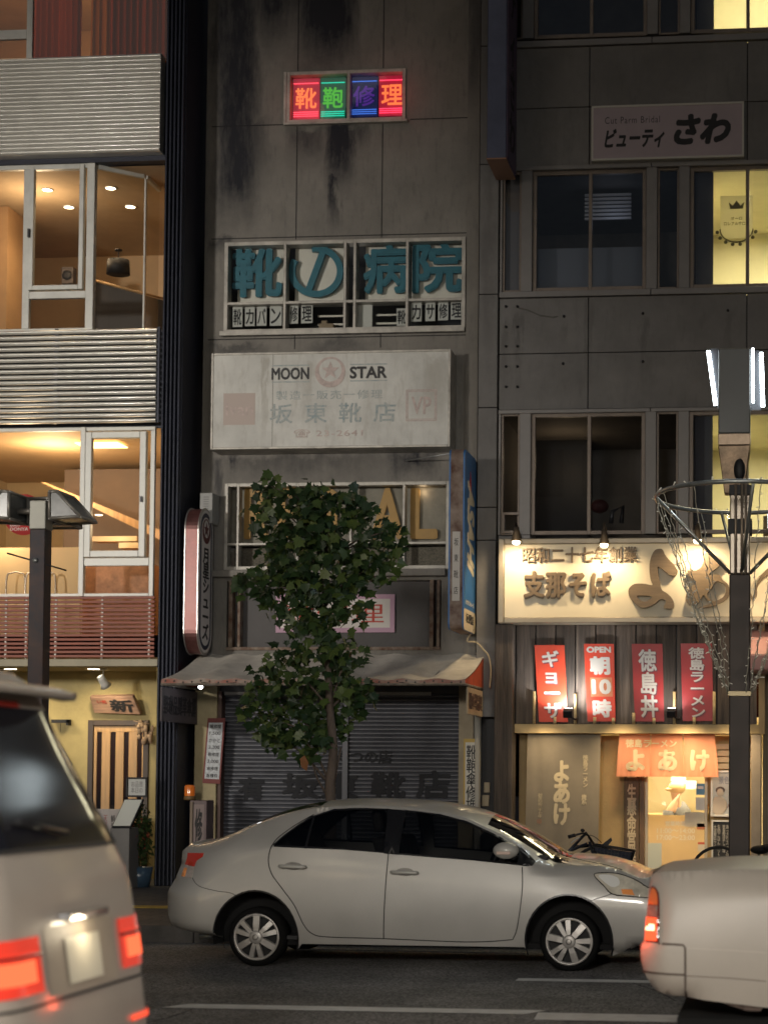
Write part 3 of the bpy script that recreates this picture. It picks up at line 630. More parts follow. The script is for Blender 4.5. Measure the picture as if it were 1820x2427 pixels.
# neon window ---------------------------------------------------------
b = MB(); a, c, e, g = hN; frame(b, a, c, e, g, YC - .03, YC + .1, .045, vm=[SX(822)], wm=.04); b.box(a - .03, c + .03, YC - .07, YC - .001, e - .03, e); b.box(a - .04, a - .001, YC - .04, YC + .05, e, g)
nw = b.build('window', old_alu, CB, bevel=.004)
b = MB(); b.quad((a, YC + .04, e), (c, YC + .04, e), (c, YC + .04, g), (a, YC + .04, g)); b.build('pane', GLASS('clear_glass', (.95, .95, .95)), nw, recalc=False)
b = MB(); b.box(a - .1, c + .1, YC + .31, YC + .9, e - .1, g + .1); b.build('backing', black, CB)
neon = [('靴', 695, 757, 186, 283, (.5, .012, .05), (1, .06, .10), (1, .20, .06), 'red neon panel with orange shoe character, leftmost of four', 1.0),
        ('鞄', 760, 819, 184, 282, (.004, .16, .09), (.02, .8, .5), (.10, .62, .06), 'green neon panel with bag character', .5),
        ('修', 831, 895, 181, 277, (.004, .02, .14), (.08, .25, 1), (.10, .03, .30), 'dim blue neon panel with violet character', .4),
        ('理', 898, 960, 178, 274, (.5, .012, .05), (1, .05, .12), (1, .20, .06), 'red neon panel with orange character, rightmost of four', 1.0)]
for i, (ch, xa_, xb_, ya, yb, bg, ln, tx, lab, k) in enumerate(neon):
    y = YC + .12; A, B, Z0, Z1 = rect(xa_, ya, xb_, yb, y); o = thing('neon_panel', lab, 'neon sign', ((A + B) / 2, y, Z0), 'neon character panels in the window')
    b = MB(); b.box(A, B, y, y + .03, Z0, Z1); b.build('board', M('neon_bg%d' % i, bg, .5, emit=bg, es=.32 * k), o)
    h = Z1 - Z0; w_ = B - A
    lettering(o, ch, (A + w_ * .1, y - .004, Z0 + h * .26), (w_ * .8, 0, 0), (0, 0, h * .5), EM('neon_tx%d' % i, tx, (.95 if k > .9 else .6) if k > .45 else .55), d=.012, bold=.012)
    b = MB()
    for q in (.07, .12, .17, .87): b.tube([(A + .01, y - .012, Z0 + h * q), (B - .01, y - .012, Z0 + h * q)], .006, 6)
    buildx(b, 'neon_tube', EM('neon_ln%d' % i, ln, 1.5 * k + .1), o)
light('POINT', (SX(725), YC - .25, SZ(240)), .8, (1, .1, .1), size=.15); light('POINT', (SX(930), YC - .25, SZ(235)), .8, (1, .1, .1), size=.15)
# upper window with blue letters ---------------------------------------
a, c, e, g = hU
b = MB(); ym = .05; zt_ = SZ(717)
frame(b, a, c, e, g, YC - .05, YC + .12, .05, vm=[SX(677), SX(819), SX(842), SX(966)], hm=[zt_], wm=.035); b.box(a - .04, c, YC - .1, YC - .051, e - .04, e + .02)
uw = b.build('window', old_alu, CB, bevel=.004)
b = MB(); b.quad((a, YC + .05, e), (c, YC + .05, e), (c, YC + .05, g), (a, YC + .05, g)); b.build('pane', GLASS('clear_glass2', (.9, .92, .92)), uw, recalc=False)
room(CB, a - .05, c + .05, YC + .31, YC + 1.6, e - .1, g + .1, [M('room_dark', (.05, .05, .052), .9), _mats['room_dark'], _mats['room_dark']])
boardc = M('board_cream', (.80, .76, .67), .6, var=.08)
b = MB()
for (p, q) in ((553, 675), (690, 816), (858, 965), (968, 1103)): b.box(SX(p), SX(q), YC + .2, YC + .22, zt_, g - .03)
buildx(b, 'backing_board', boardc, uw)
teal = M('teal_letter', (.010, .155, .215), .45, var=.15, vs=8)
for ch, p, q, r, s_ in (('靴', 553, 671, 590, 706), ('病', 862, 968, 578, 697), ('院', 978, 1099, 574, 695)):
    o = let_px(None, ch, p, r, q, s_, YC + .15, teal, d=.05, bold=.032, name='sign_letter'); tag(o, {'靴': 'large blue shoe character, leftmost of the row in the shop window', '病': 'large blue character third in the row, right of the window gap', '院': 'large blue character at the right end of the window row'}[ch], 'sign letter', 'large blue window letters')
cx, cy = 751, 645; rx_, ry_ = 57, 54
b = MB(); pts = []
for i in range(60):
    t = radians(100) - 2 * pi * .86 * i / 59 + .0
    pts.append(U(cx + rx_ * cos(t) * -1 * -1, cy - ry_ * sin(t), YC + .15))
def ribbon(b, pts, w, y0, y1):
    n = len(pts); L_ = []; R_ = []
    for i in range(n):
        t = (pts[min(i + 1, n - 1)] - pts[max(i - 1, 0)]); t.y = 0; t.normalize(); nn = Vector((-t.z, 0, t.x)) * (w / 2 if not isinstance(w, list) else w[i] / 2); L_.append(pts[i] + nn); R_.append(pts[i] - nn)
    vs = [(p.x, y, p.z) for y in (y0, y1) for p in L_ + R_]; k = 2 * n; fs = []
    for i in range(n - 1):
        fs += [(i, i + 1, n + i + 1, n + i), (k + i, k + n + i, k + n + i + 1, k + i + 1), (i, k + i, k + i + 1, i + 1), (n + i, n + i + 1, k + n + i + 1, k + n + i)]
    fs += [(0, n, k + n, k), (n - 1, k + n - 1, k + 2 * n - 1, 2 * n - 1)]
    b.add(vs, fs)
sw = .085
ribbon(b, pts, sw, YC + .10, YC + .15); d0 = [U(768 - 36 * t / 9, 597 + 97 * t / 9, YC + .15) for t in range(10)]; ribbon(b, d0, sw, YC + .098, YC + .152)
o = b.build('sign_letter', teal); tag(o, 'large blue round hiragana letter, second in the window row', 'sign letter', 'large blue window letters')
white_card = M('white_card', (.62, .62, .58), .7, var=.06)
cards = [('靴', 552, 575, 728, 775), ('カ', 581, 604, 728, 773), ('バ', 609, 632, 727, 772), ('ン', 640, 668, 726, 772), ('修', 686, 707, 722, 767), ('理', 714, 741, 721, 766), ('靴', 940, 964, 731, 772), ('カ', 974, 999, 718, 762), ('サ', 1008, 1031, 717, 761), ('修', 1038, 1062, 715, 759), ('理', 1068, 1095, 714, 757)]
nth = ['first card from the left', 'second card from the left', 'third card from the left', 'fourth card from the left', 'first card right of the first mullion', 'second card right of the first mullion', 'lone lower card left of the right mullion', 'first card in the right pane', 'second card in the right pane', 'third card in the right pane', 'last card at the right end']
for (ch, p, q, r, s_), nm in zip(cards, nth):
    y = YC + .06; A, B, Z0, Z1 = rect(p, r, q, s_, y); o = thing('letter_card', 'white paper card with black character, ' + nm, 'card', ((A + B) / 2, y, Z0), 'character cards along the window bottom')
    b = MB(); b.box(A, B, y, y + .006, Z0, Z1); b.build('card', white_card, o); w_ = B - A; h = Z1 - Z0
    lettering(o, ch, (A + w_ * .08, y - .001, Z0 + h * .1), (w_ * .84, 0, 0), (0, 0, h * .8), ink, d=.003, bold=.018)
b = MB(); X0_, X1_, Z0, Z1 = rect(848, 720, 882, 778, YC + .1); b.box(X0_, X1_, YC + .1, YC + .115, Z0, Z1); b.build('paper_panel', white_card, uw)
b = MB()
for py in (740, 760): b.box(SX(745), SX(815), YC + .2, YC + .21, SZ(py) - .012, SZ(py) + .012); b.box(SX(884), SX(962), YC + .2, YC + .21, SZ(py) - .012, SZ(py) + .012)
buildx(b, 'slat_board', boardc, uw)
tag(MB().box(SX(752), SX(786), YC + .1, YC + .25, SZ(774), SZ(762)).box(SX(757), SX(770), YC + .12, YC + .2, SZ(762), SZ(754)).build('cardboard_box', M('cardboard', (.3, .23, .15), .8), bevel=.004), 'small cardboard box on the sill behind the big round letter pane', 'box')
light('POINT', (SX(800), YC + .9, g - .25), 1.2, (1, .92, .8), size=.2)

# big white sign box ------------------------------------------------------
ys = YC - .42; A, B, Z0, Z1 = rect(500, 832, 1067, 1062, ys)
sg = thing('shop_sign', 'faded white box sign with black bold words above the tree', 'sign', ((A + B) / 2, ys, Z0))
signw = stained('sign_white', (.60, .595, .56), (.30, .27, .22), [(A + .7, .05, Z1, Z0, .5), (A + 1.3, .1, Z1, Z0 + .3, .4), (B - .2, .2, Z1, Z0, .4)])
b = MB(); b.box(A + .03, B - .03, ys + .012, YC - .005, Z0 + .03, Z1 - .03); b.build('panel', signw, sg)
b = MB(); frame(b, A, B, Z0, Z1, ys, YC - .004, .03); b.build('frame', M('sign_frame', (.42, .40, .36), .5, .3, var=.35, vs=5), sg, bevel=.006)
x = U(646, 940, ys).x; b = MB(); b.box(x - .004, x + .004, ys + .009, ys + .013, Z0 + .03, Z1 - .03); b.build('seam', M('seam_grey', (.28, .27, .24), .7), sg)
faded_red = M('faded_red', (.44, .24, .22), .7, var=.4, vs=18); faded_blue = M('faded_blue', (.24, .32, .35), .7, var=.6, vs=22, col2=(.5, .5, .47)); faded_pink = M('faded_pink', (.52, .43, .40), .7, var=.2, vs=20)
yf = ys + .011
def on(txt, x0, y0, x1, y1, m, **k): return let_px(sg, txt, x0, y0, x1, y1, yf, m, d=.004, **k)
on('MOON', 644, 871, 733, 900, M('sign_black', (.01, .01, .012), .5), bold=.035); on('STAR', 829, 868, 917, 897, _mats['sign_black'], bold=.035)
b = MB()
for (p, q, r) in ((645, 733, 866), (645, 733, 905), (830, 917, 863), (830, 917, 902)):
    P_, Q_, R_, T_ = rect(p, r - 1, q, r + 1.5, yf); b.box(P_, Q_, yf - .003, yf + .001, R_, T_)
b.build('rule', faded_blue, sg)
def star(par, c, r, u, v, n, mat, d=.004):
    pts = [c + u * (r * (1 if i % 2 == 0 else .42) * sin(pi * i / 5)) + v * (r * (1 if i % 2 == 0 else .42) * cos(pi * i / 5)) for i in range(10)]
    b = MB(); b.prism(pts, n * d); return b.build('star', mat, par)
def ring(par, c, r0, r1, u, v, n, mat, off=Vector((0, 0, 0)), d=.004, name='ring', k=40):
    b = MB(); o = [c + u * (r1 * cos(2 * pi * i / k)) + v * (r1 * sin(2 * pi * i / k)) for i in range(k)]; q = [c + off + u * (r0 * cos(2 * pi * i / k)) + v * (r0 * sin(2 * pi * i / k)) for i in range(k)]
    vs = o + q + [p + n * d for p in o + q]
    b.add(vs, [(i, (i + 1) % k, k + (i + 1) % k, k + i) for i in range(k)] + [(2 * k + i, 3 * k + i, 3 * k + (i + 1) % k, 2 * k + (i + 1) % k) for i in range(k)] + [(i, 2 * k + i, 2 * k + (i + 1) % k, (i + 1) % k) for i in range(k)] + [(k + i, k + (i + 1) % k, 3 * k + (i + 1) % k, 3 * k + i) for i in range(k)])
    return b.build(name, mat, par)
UXv, UZv, NV = Vector((1, 0, 0)), Vector((0, 0, 1)), Vector((0, -1, 0))
c = U(783, 882, yf); c.y = yf
ring(sg, c, .148, .198, UXv, UZv, NV, faded_pink, Vector((0, 0, .025))); star(sg, c + Vector((0, 0, .02)), .12, UXv, UZv, NV, faded_pink)
on('製造一販売一修理', 655, 925, 906, 946, faded_blue, bold=-.002, sp=1.25); on('坂東靴店', 640, 955, 938, 1002, faded_blue, bold=.012, sp=1.9); on('☎ 23-2641', 697, 1017, 860, 1037, faded_pink, bold=.01, sp=1.15)
P_, Q_, R_, T_ = rect(530, 932, 605, 1007, yf); b = MB(); b.box(P_, Q_, yf - .002, yf + .001, R_, T_); b.build('emblem', M('emblem_pink', (.50, .42, .38), .7), sg); on('Ivan', 536, 955, 600, 985, faded_pink, bold=.015)
P_, Q_, R_, T_ = rect(962, 923, 1035, 998, yf); b = MB(); frame(b, P_, Q_, R_, T_, yf - .003, yf + .001, .012); frame(b, P_ + .02, Q_ - .02, R_ + .02, T_ - .02, yf - .003, yf + .001, .01); b.build('emblem', faded_pink, sg); on('VP', 975, 940, 1022, 982, faded_pink, bold=.02)
b = MB(); b.tube([U(962, 1092, YC - .05), U(1066, 1075, YC - .5)], .008, 6); tag(b.build('stay_cable', M('galv', (.45, .46, .46), .35, .7), None), 'thin grey stay cable below the right end of the white box sign', 'cable')

# REGAL window -----------------------------------------------------------------
a, c, e, g = hR; zt_ = SZ(1289)
b = MB(); frame(b, a, c, e, g, YC - .04, YC + .1, .045, vm=[SX(573), SX(713), SX(838), SX(963)], hm=[zt_], wm=.03); rw = b.build('window', old_alu, CB, bevel=.004)
b = MB(); b.quad((a, YC + .04, e), (c, YC + .04, e), (c, YC + .04, g), (a, YC + .04, g)); b.build('pane', _mats['clear_glass2'], rw, recalc=False)
room(CB, a - .05, c + .05, YC + .31, YC + 2.2, e - .05, g + .05, [M('room_shade', (.14, .12, .10), .9, var=.2), _mats['room_dark'], _mats['room_dark']])
b = MB(); b.box(a, c, YC + .24, YC + .26, zt_ + .02, g); b.build('backing_board', M('board_grey', (.30, .27, .22), .7, var=.25, vs=3), rw)
b = MB(); b.box(a, c, YC + .24, YC + .25, e, zt_ - .02); b.build('mesh_board', M('board_mesh', (.16, .14, .11), .8, var=.5, vs=60), rw)
light('POINT', (SX(1000), YC + .18, g - .1), .35, WARM, size=.05)
gold = M('gold_letter', (.50, .28, .07), .5, var=.1)
for ch, p, q in (('R', 580, 640), ('E', 660, 710), ('G', 735, 800), ('A', 880, 958), ('L', 973, 1038)):
    o = let_px(None, ch, p, 1157, q, 1278, YC + .2, gold, d=.03, bold=.03, name='sign_letter'); tag(o, 'tall golden letter %s standing behind the lower window glass' % ch, 'sign letter', 'golden letters in the lower window')
b = MB(); b.box(a - .12, SX(1065), YC - .14, YC - .002, SZ(1368), SZ(1352)); b.build('sill', conc, CB, bevel=.008)
# dark panel bay below with rusty frame
a, c, e, g = hP; b = MB(); b.box(a + .01, c - .01, YC + .12, YC + .15, e, g); b.build('sheet_panel', M('panel_dark', (.085, .08, .08), .65, var=.2, vs=2), CB)
b = MB()
rusty = M('rusty_white', (.30, .25, .20), .8, var=.5, vs=10, col2=(.10, .04, .02))
for px, w_ in ((558, .05), (578, .035), (1030, .05), (1046, .04)): x = SX(px); b.box(x - w_ / 2, x + w_ / 2, YC - .03, YC + .11, e + .041, g)
b.box(a, c, YC - .03, YC + .1, e, e + .04); buildx(b, 'rusty_frame', rusty, CB, bevel=.004)
# poster
y = YC + .08; A, B, Z0, Z1 = rect(654, 1409, 935, 1499, y); po = thing('shop_poster', 'pink edged poster with red characters half hidden by the tree', 'poster', ((A + B) / 2, y, Z0))
b = MB(); b.box(A, B, y, y + .008, Z0, Z1); b.build('border', M('poster_pink', (.52, .32, .43), .6), po)
b = MB(); b.box(A + .06, B - .06, y - .003, y - .0003, Z0 + .06, Z1 - .06); b.build('sheet', M('poster_white', (.66, .62, .58), .6), po)
lettering(po, '靴修理', (A + .1, y - .0035, Z0 + .12), (B - A - .24, 0, 0), (0, 0, Z1 - Z0 - .24), M('poster_red', (.5, .05, .03), .6), d=.003, bold=.0)
# old cabinet unit (grey box)
y = YC - .3; A, B, Z0, Z1 = rect(474, 1168, 504, 1240, y); ac = thing('meter_box', 'grey louvred equipment box above the oval hanging sign', 'box', ((A + B) / 2, y, Z0))
b = MB(); b.box(A, B, y, YC - .005, Z0, Z1); b.build('case', M('box_grey', (.34, .34, .33), .6, var=.1), ac, bevel=.008)
b = MB()
for i in range(6): b.box(A + .05, B - .05, y - .006, y - .001, Z1 - .06 - i * .03, Z1 - .05 - i * .03)
b.build('louver_slot', M('slot_grey', (.2, .2, .2), .7), ac)

# shop front ------------------------------------------------------------------
SH = M('shutter_steel', (.125, .13, .15), .5, .2, var=.2, vs=3)
y = YC + .12; a, c = SX(534), SX(1098)
xm = U(820, 1800, y).x
for (p, q) in ((a, xm - .04), (xm + .04, c)):
    b = MB(); zt_ = SZ(1644); n = 46; h = (zt_ - .15) / n
    for i in range(n):
        z = .15 + i * h; pr = [(y, z), (y - .006, z + h * .08), (y - .026, z + h * .35), (y - .026, z + h * .6), (y - .006, z + h * .92), (y, z + h)]
        b.add([(x, aa, zz) for x in (p, q) for (aa, zz) in pr], [(j, j + 1, 6 + j + 1, 6 + j) for j in range(5)], False)
    b.build('shutter', SH, CB, recalc=False)
b = MB(); b.box(xm - .039, xm + .039, y - .06, y + .05, .15, SZ(1644)); b.build('shutter_post', SH, CB, bevel=.006)
b = MB(); b.box(a, c, y - .08, y + .25, SZ(1644) + .002, zTopShop - .001); b.build('shutter_housing', M('housing_dark', (.06, .06, .065), .6), CB)
b = MB(); b.box(SX(545), SX(1030), y - .14, y - .081, SZ(1648), SZ(1640)); b.build('housing_rail', M('rail_grey', (.30, .30, .29), .5), CB, bevel=.006)
inkf = M('ink_faded', (.012, .013, .018), .7, var=.3, vs=12)
for t, p, q, r, s_ in (('有', 565, 628, 1842, 1898), ('坂東', 668, 850, 1832, 1895), ('靴', 878, 962, 1830, 1893), ('店', 985, 1068, 1826, 1893), ('くつの店', 800, 930, 1778, 1810)):
    let_px(CB, t, p, r, q, s_, y - .0262, inkf, d=.003, bold=.04, name='shutter_lettering')
pil = M('pillar_cream', (.44, .37, .22), .8, var=.18, vs=3, bump=.2, bs=20)
b = MB(); b.box(SX(482), a - .002, YC - .1, YC + .3, .15, SZ(1600)); b.build('pillar', pil, CB, bevel=.008)
b = MB(); b.box(c + .002, SX(1133), YC - .1, YC + .3, .15, SZ(1600)); b.build('pillar', M('pillar_grey', (.33, .28, .20), .85, var=.2, vs=3), CB, bevel=.008)
b = MB(); b.box(SX(534), SX(537) + .03, YC - .06, YC + .1, .15, SZ(1640)); b.build('shutter_rail', M('rail_brown', (.12, .07, .055), .6), CB)
b = MB(); b.tube([(SX(1143), YC - .1, .15), (SX(1143), YC - .1, SZ(1690))], .045, 12); b.build('drain_pipe', M('pvc_grey', (.42, .40, .35), .5), CB)
b = MB(); b.box(SX(1150), SX(1178), YC + .05, YC + .3, .15, SZ(1600)); b.build('pier', M('pier_brown', (.30, .22, .13), .85, var=.25, vs=4), CB)
tag(MB().box(SX(1156), SX(1170), YC - .02, YC + .049, SZ(1876), SZ(1852)).box(SX(1152), SX(1168), YC - .02, YC + .049, SZ(1908), SZ(1882)).build('meter_box', M('box_cream', (.40, .33, .22), .6), bevel=.006), 'pair of small cream service boxes low on the brown pier', 'box')
# awning -------------------------------------------------------------------------
ya = 21.92; zE = U(750, 1610, ya).z; zWl = U(800, 1552, YC).z; xl, xr = SX(491), SX(1159)
aw = thing('awning', 'worn pale canvas awning with red end panel over the shutter', 'awning', ((xl + xr) / 2, ya, zE))
canv = M('awning_canvas', (.62, .58, .51), .8, var=.22, vs=2.2, bump=.3, bs=9); redc = M('awning_red', (.44, .075, .03), .7, var=.25, vs=7)
def awf(u, v):
    sag = -.05 * sin(pi * v) * (1 + .5 * sin(u * 31)) + .012 * sin(u * 57)
    return Vector((xl + (xr - xl) * u, YC - .08 + (ya - YC + .08) * v, zWl + (zE - zWl) * v + sag))
b = MB(); b.grid(awf, 60, 10); b.m = 1
for i in range(60):
    u0, u1 = i / 60, (i + 1) / 60; p, q = awf(u0, 1), awf(u1, 1); dz = .055 + .01 * sin(i * 1.3); b.quad(p, q, q - Vector((0, 0, dz)), p - Vector((0, 0, dz)))
b.build('canopy', [canv, M('awning_edge', (.36, .32, .27), .8, var=.45, vs=4, col2=(.30, .10, .07))], aw, recalc=False)
b = MB()
for x, uu_ in ((xl, 0), (xr, 1)): q = [awf(uu_, k / 10) - Vector((0, 0, .012)) for k in range(11)] + [Vector((x, ya, zE - .06)), Vector((x, YC - .08, zE - .03))]; b.add(q, [list(range(13))])
buildx(b, 'end_panel', redc, aw, recalc=False)
b = MB(); b.tube([(xl, ya + .01, zE - .06), (xr, ya + .01, zE - .06)], .018); b.tube([(xl + .01, ya, zE - .06), (xl + .01, YC - .1, zE - .05)], .018)
b.tube([(xr - .01, ya, zE - .06), (xr - .01, YC - .1, zE - .05)], .018)
for i in range(1, 8): x = xl + (xr - xl) * i / 8; b.tube([(x, ya + .02, zE - .07), (x, YC - .1, zWl - .1)], .014, 6)
b.build('pipe_frame', M('pipe_rust', (.22, .19, .16), .6, .4, var=.4, vs=12), aw)
b = MB()
for i in range(34): x = xl + (xr - xl) * (i + .5) / 34; p = awf((i + .5) / 34, 1); b.ell((x, ya - .006, p.z - .028), .012, .005, .012, 8, 5)
buildx(b, 'grommet', M('grommet_dark', (.05, .045, .04), .5), aw)
for (x, txt, s, lab, m) in ((xl - .015, '靴傘革製品修理', -1, 'mirrored dark lettered panel hanging under the left awning end', M('side_panel_dark', (.11, .09, .095), .7, var=.2)), (xr + .015, '靴鞄傘革製品修理', 1, 'small tattered cream lettered panel under the red awning end', M('side_panel_cream', (.42, .34, .23), .8, var=.2))):
    y0, y1 = ya + .05, YC - .15; z1 = zE - .09; z0 = z1 - (.42 if s < 0 else .32)
    if s > 0: y1 = y0 + 1.1
    o = thing('hanging_panel', lab, 'sign', (x, (y0 + y1) / 2, z0))
    b = MB(); b.box(x - .01, x + .01, y0, y1, z0, z1); b.build('board', m, o)
    if s < 0: lettering(o, txt, (x + .011, y0 + .06 + (y1 - y0 - .12), z0 + .09), (0, -(y1 - y0 - .12), 0), (0, 0, z1 - z0 - .18), M('ink_soft', (.02, .018, .022), .7), d=-.004, bold=.02)
    else: lettering(o, txt, (x + .011, y0 + .06, z0 + .06), (0, y1 - y0 - .12, 0), (0, 0, z1 - z0 - .12), M('ink_brown', (.08, .05, .035), .7), d=.004, bold=.01)
b = MB(); p = U(476, 1628, 22.3); b.ell(p, .028, .028, .028); o = b.build('awning_bulb', EM('bulb_white', (.9, .95, 1), 14)); tag(o, 'small bare white bulb under the left awning corner', 'light bulb')
light('POINT', p - Vector((0, 0, .06)), .6, (.9, .95, 1), size=.03)
b = MB(); p0 = U(1121, 1494, YC - .5); b.tube(catmull([tuple(U(x, yy, YC - .35)) for x, yy in ((1122, 1492), (1108, 1514), (1110, 1521), (1128, 1522), (1146, 1540), (1158, 1556), (1163, 1590), (1160, 1630))], 5, False), .011, 6)
tag(b.build('loose_cable', M('cable_cream', (.5, .40, .25), .5)), 'cream cable looping from the blue projecting sign to the awning', 'cable')
# oval projecting sign ---------------------------------------------------------------
def racetrack(y0, y1, z0, z1, n=10, rr=None):
    r = rr or (y1 - y0) / 2; pts = []
    for (cy_, cz, a0) in ((y1 - r, z1 - r, 0), (y0 + r, z1 - r, 90), (y0 + r, z0 + r, 180), (y1 - r, z0 + r, 270)):
        for i in range(n + 1): t = radians(a0 + 90 * i / n); pts.append((cy_ + r * cos(t), cz + r * sin(t)))
    return pts
yo0, yo1 = YC - .72, YC - .13; xo1 = U(468, 1380, yo0).x; xo0 = xo1 - .16; zo1, zo0 = U(485, 1207, yo0 + .3).z, U(485, 1551, yo0 + .3).z
ov = thing('oval_sign', 'tall oval projecting sign with black katakana and star in a ring', 'sign', (xo0, yo0, zo0))
b = MB(); b.prism([(xo0, y, z) for y, z in racetrack(yo0, yo1, zo0, zo1)], (.16, 0, 0)); b.build('case', M('oval_case', (.13, .055, .05), .35, .5, var=.4, vs=3), ov)
b = MB(); b.prism([(xo1, y, z) for y, z in racetrack(yo0 - .012, yo1 + .012, zo0 - .012, zo1 + .012)], (.012, 0, 0)); b.prism([(xo0, y, z) for y, z in racetrack(yo0 - .012, yo1 + .012, zo0 - .012, zo1 + .012)], (-.012, 0, 0)); b.build('rim', M('rim_steel', (.40, .38, .36), .3, .7), ov)
for (g_, m, dx) in ((.02, M('oval_white', (.68, .66, .65), .6), .013), (.055, M('oval_navy', (.012, .018, .05), .5), .0145), (.11, M('oval_white2', (.68, .66, .65), .6, var=.05), .016)):
    b = MB(); b.prism([(xo1 + dx, y, z) for y, z in racetrack(yo0 + g_, yo1 - g_, zo0 + g_, zo1 - g_)], (.0012, 0, 0)); b.build('face', m, ov)
xf = xo1 + .0175; ymid = (yo0 + yo1) / 2; H = zo1 - zo0
cr = Vector((xf, ymid, zo1 - H * .155)); YV = Vector((0, 1, 0)); NX = Vector((1, 0, 0))
ring(ov, cr, .115, .16, YV, UZv, NX, M('oval_red', (.10, .018, .02), .6), Vector((0, 0, .03)), .003); star(ov, cr + Vector((0, 0, .02)), .10, YV, UZv, NX, _mats['oval_red'], .003)
lettering(ov, '月星シューズ', (xf, ymid - .13, zo0 + H * .10), (0, .26, 0), (0, 0, H * .63), ink, d=.003, bold=.03, vertical=True, sp=.9)
b = MB()
for z in (zo0 + .4, zo1 - .4): b.box(xo0 + .05, xo0 + .11, yo1, YC - .01, z - .03, z + .03)
b.build('bracket', _mats['dark_metal'], ov)
# blue projecting sign ------------------------------------------------------------------
yb0, yb1 = YC - 1.05, YC - .18; xb1 = U(1096, 1280, yb0).x; xb0 = xb1 - .155; zb1_, zb0_ = U(1100, 1062, yb0).z, U(1100, 1492, yb0).z
bs_ = thing('projecting_sign', 'tall blue projecting sign with slanted cream letters and rusty edge', 'sign', (xb0, yb0, zb0_))
b = MB(); b.prism([(xb0, y, z) for y, z in racetrack(yb0, yb1, zb0_, zb1_, 5, .09)], (.155, 0, 0)); b.build('case', M('rust_case', (.30, .24, .20), .7, .2, var=.8, vs=4, col2=(.07, .022, .010)), bs_)
b = MB(); b.prism([(xb1 + .0005, y, z) for y, z in racetrack(yb0 + .004, yb1 - .004, zb0_ + .004, zb1_ - .004, 5, .09)], (.02, 0, 0)); b.prism([(xb0 - .0005, y, z) for y, z in racetrack(yb0 + .004, yb1 - .004, zb0_ + .004, zb1_ - .004, 5, .09)], (-.02, 0, 0)); b.build('face', M('sign_blue', (.03, .14, .36), .45, var=.12, vs=2), bs_)
xf = xb1 + .0206; H = zb1_ - zb0_
b = MB(); b.prism([(xf, y, z) for y, z in racetrack(yb0 + .006, yb1 - .006, zb0_ + .006, zb0_ + H * .12, 5, .06)], (.002, 0, 0)); b.build('name_band', M('band_cream', (.60, .52, .38), .6), bs_)
lettering(bs_, '坂東靴店', (xf + .0022, yb0 + .16, zb0_ + H * .045), (0, .56, 0), (0, 0, H * .055), ink, d=.003, bold=.02)
cr_ = M('letter_cream', (.68, .60, .44), .5)
# letters run downwards, turned on their side
lettering(bs_, 'ASAHI', (xf, yb0 + .22, zb1_ - H * .16), (0, 0, -H * .52), (0, .5, 0), cr_, d=.004, bold=.055, shear=.35)
b = MB(); b.prism([(xf, yb0 + .42, zb1_ - H * .10), (xf, yb0 + .36, zb1_ - H * .16), (xf, yb0 + .5, zb1_ - H * .24)], (.004, 0, 0)); b.build('emblem', M('emblem_red', (.55, .05, .03), .5), bs_)
lettering(bs_, 'アサヒシューズ', (xf, yb0 + .14, zb0_ + H * .145), (0, .62, 0), (0, 0, H * .03), cr_, d=.003, bold=.01)
A, B = xb0 + .03, xb1 - .03; z1_, z0_ = U(1082, 1260, yb0).z, U(1082, 1424, yb0).z
b = MB(); b.box(A, B, yb0 - .008, yb0 - .0005, z0_, z1_); b.build('name_strip', M('strip_white', (.50, .47, .43), .6), bs_)
lettering(bs_, '坂東靴店', (A + .02, yb0 - .0085, z0_ + .08), (B - A - .04, 0, 0), (0, 0, z1_ - z0_ - .16), ink, d=.002, bold=0, vertical=True, sp=1.9)
b = MB()
for z in (zb0_ + .5, zb1_ - .4): b.box(xb0 + .05, xb0 + .1, yb1 + .001, YC - .061, z - .03, z + .03)
b.build('bracket', _mats['dark_metal'], bs_)
light('POINT', (xb1 + .75, yb0 - .25, zb0_ + H * .25), 3.2, WARM, size=.2) if False else None
# price poster on left pillar
y = YC - .125; q = [(493, 1702), (534, 1702), (522, 1858), (480, 1856)]
o = thing('price_poster', 'slanting red framed price list poster on the cream left pillar', 'poster', U(506, 1850, y))
P4 = [Vector((U(a, c, y).x, y, U(a, c, y).z)) for a, c in q]; b = MB(); b.prism(P4, (0, .02, 0)); b.build('border', M('border_red', (.24, .07, .065), .7), o)
cc = sum(P4, Vector()) / 4; I4 = [Vector((cc.x + (v.x - cc.x) * .82, y - .002, cc.z + (v.z - cc.z) * .86)) for v in P4]; b = MB(); b.prism(I4, (0, .0015, 0)); b.build('sheet', M('crinkle_white', (.60, .63, .66), .5, var=.25, vs=30, bump=.6, bs=40), o)
rows = ['靴修理', '1,500', 'かかと', '2,200', '鞄修理', '3,000', '傘修理', '各種有']
for i, t in enumerate(rows):
    f0, f1 = (i + .25) / 8, (i + .8) / 8; Lb = I4[0].lerp(I4[3], f1); Lt = I4[0].lerp(I4[3], f0); Rb = I4[1].lerp(I4[2], f1)
    lettering(o, t, Lb + (Rb - Lb) * .12 + Vector((0, -.001, 0)), (Rb - Lb) * .76, Lt - Lb, ink, d=.002, bold=.012)
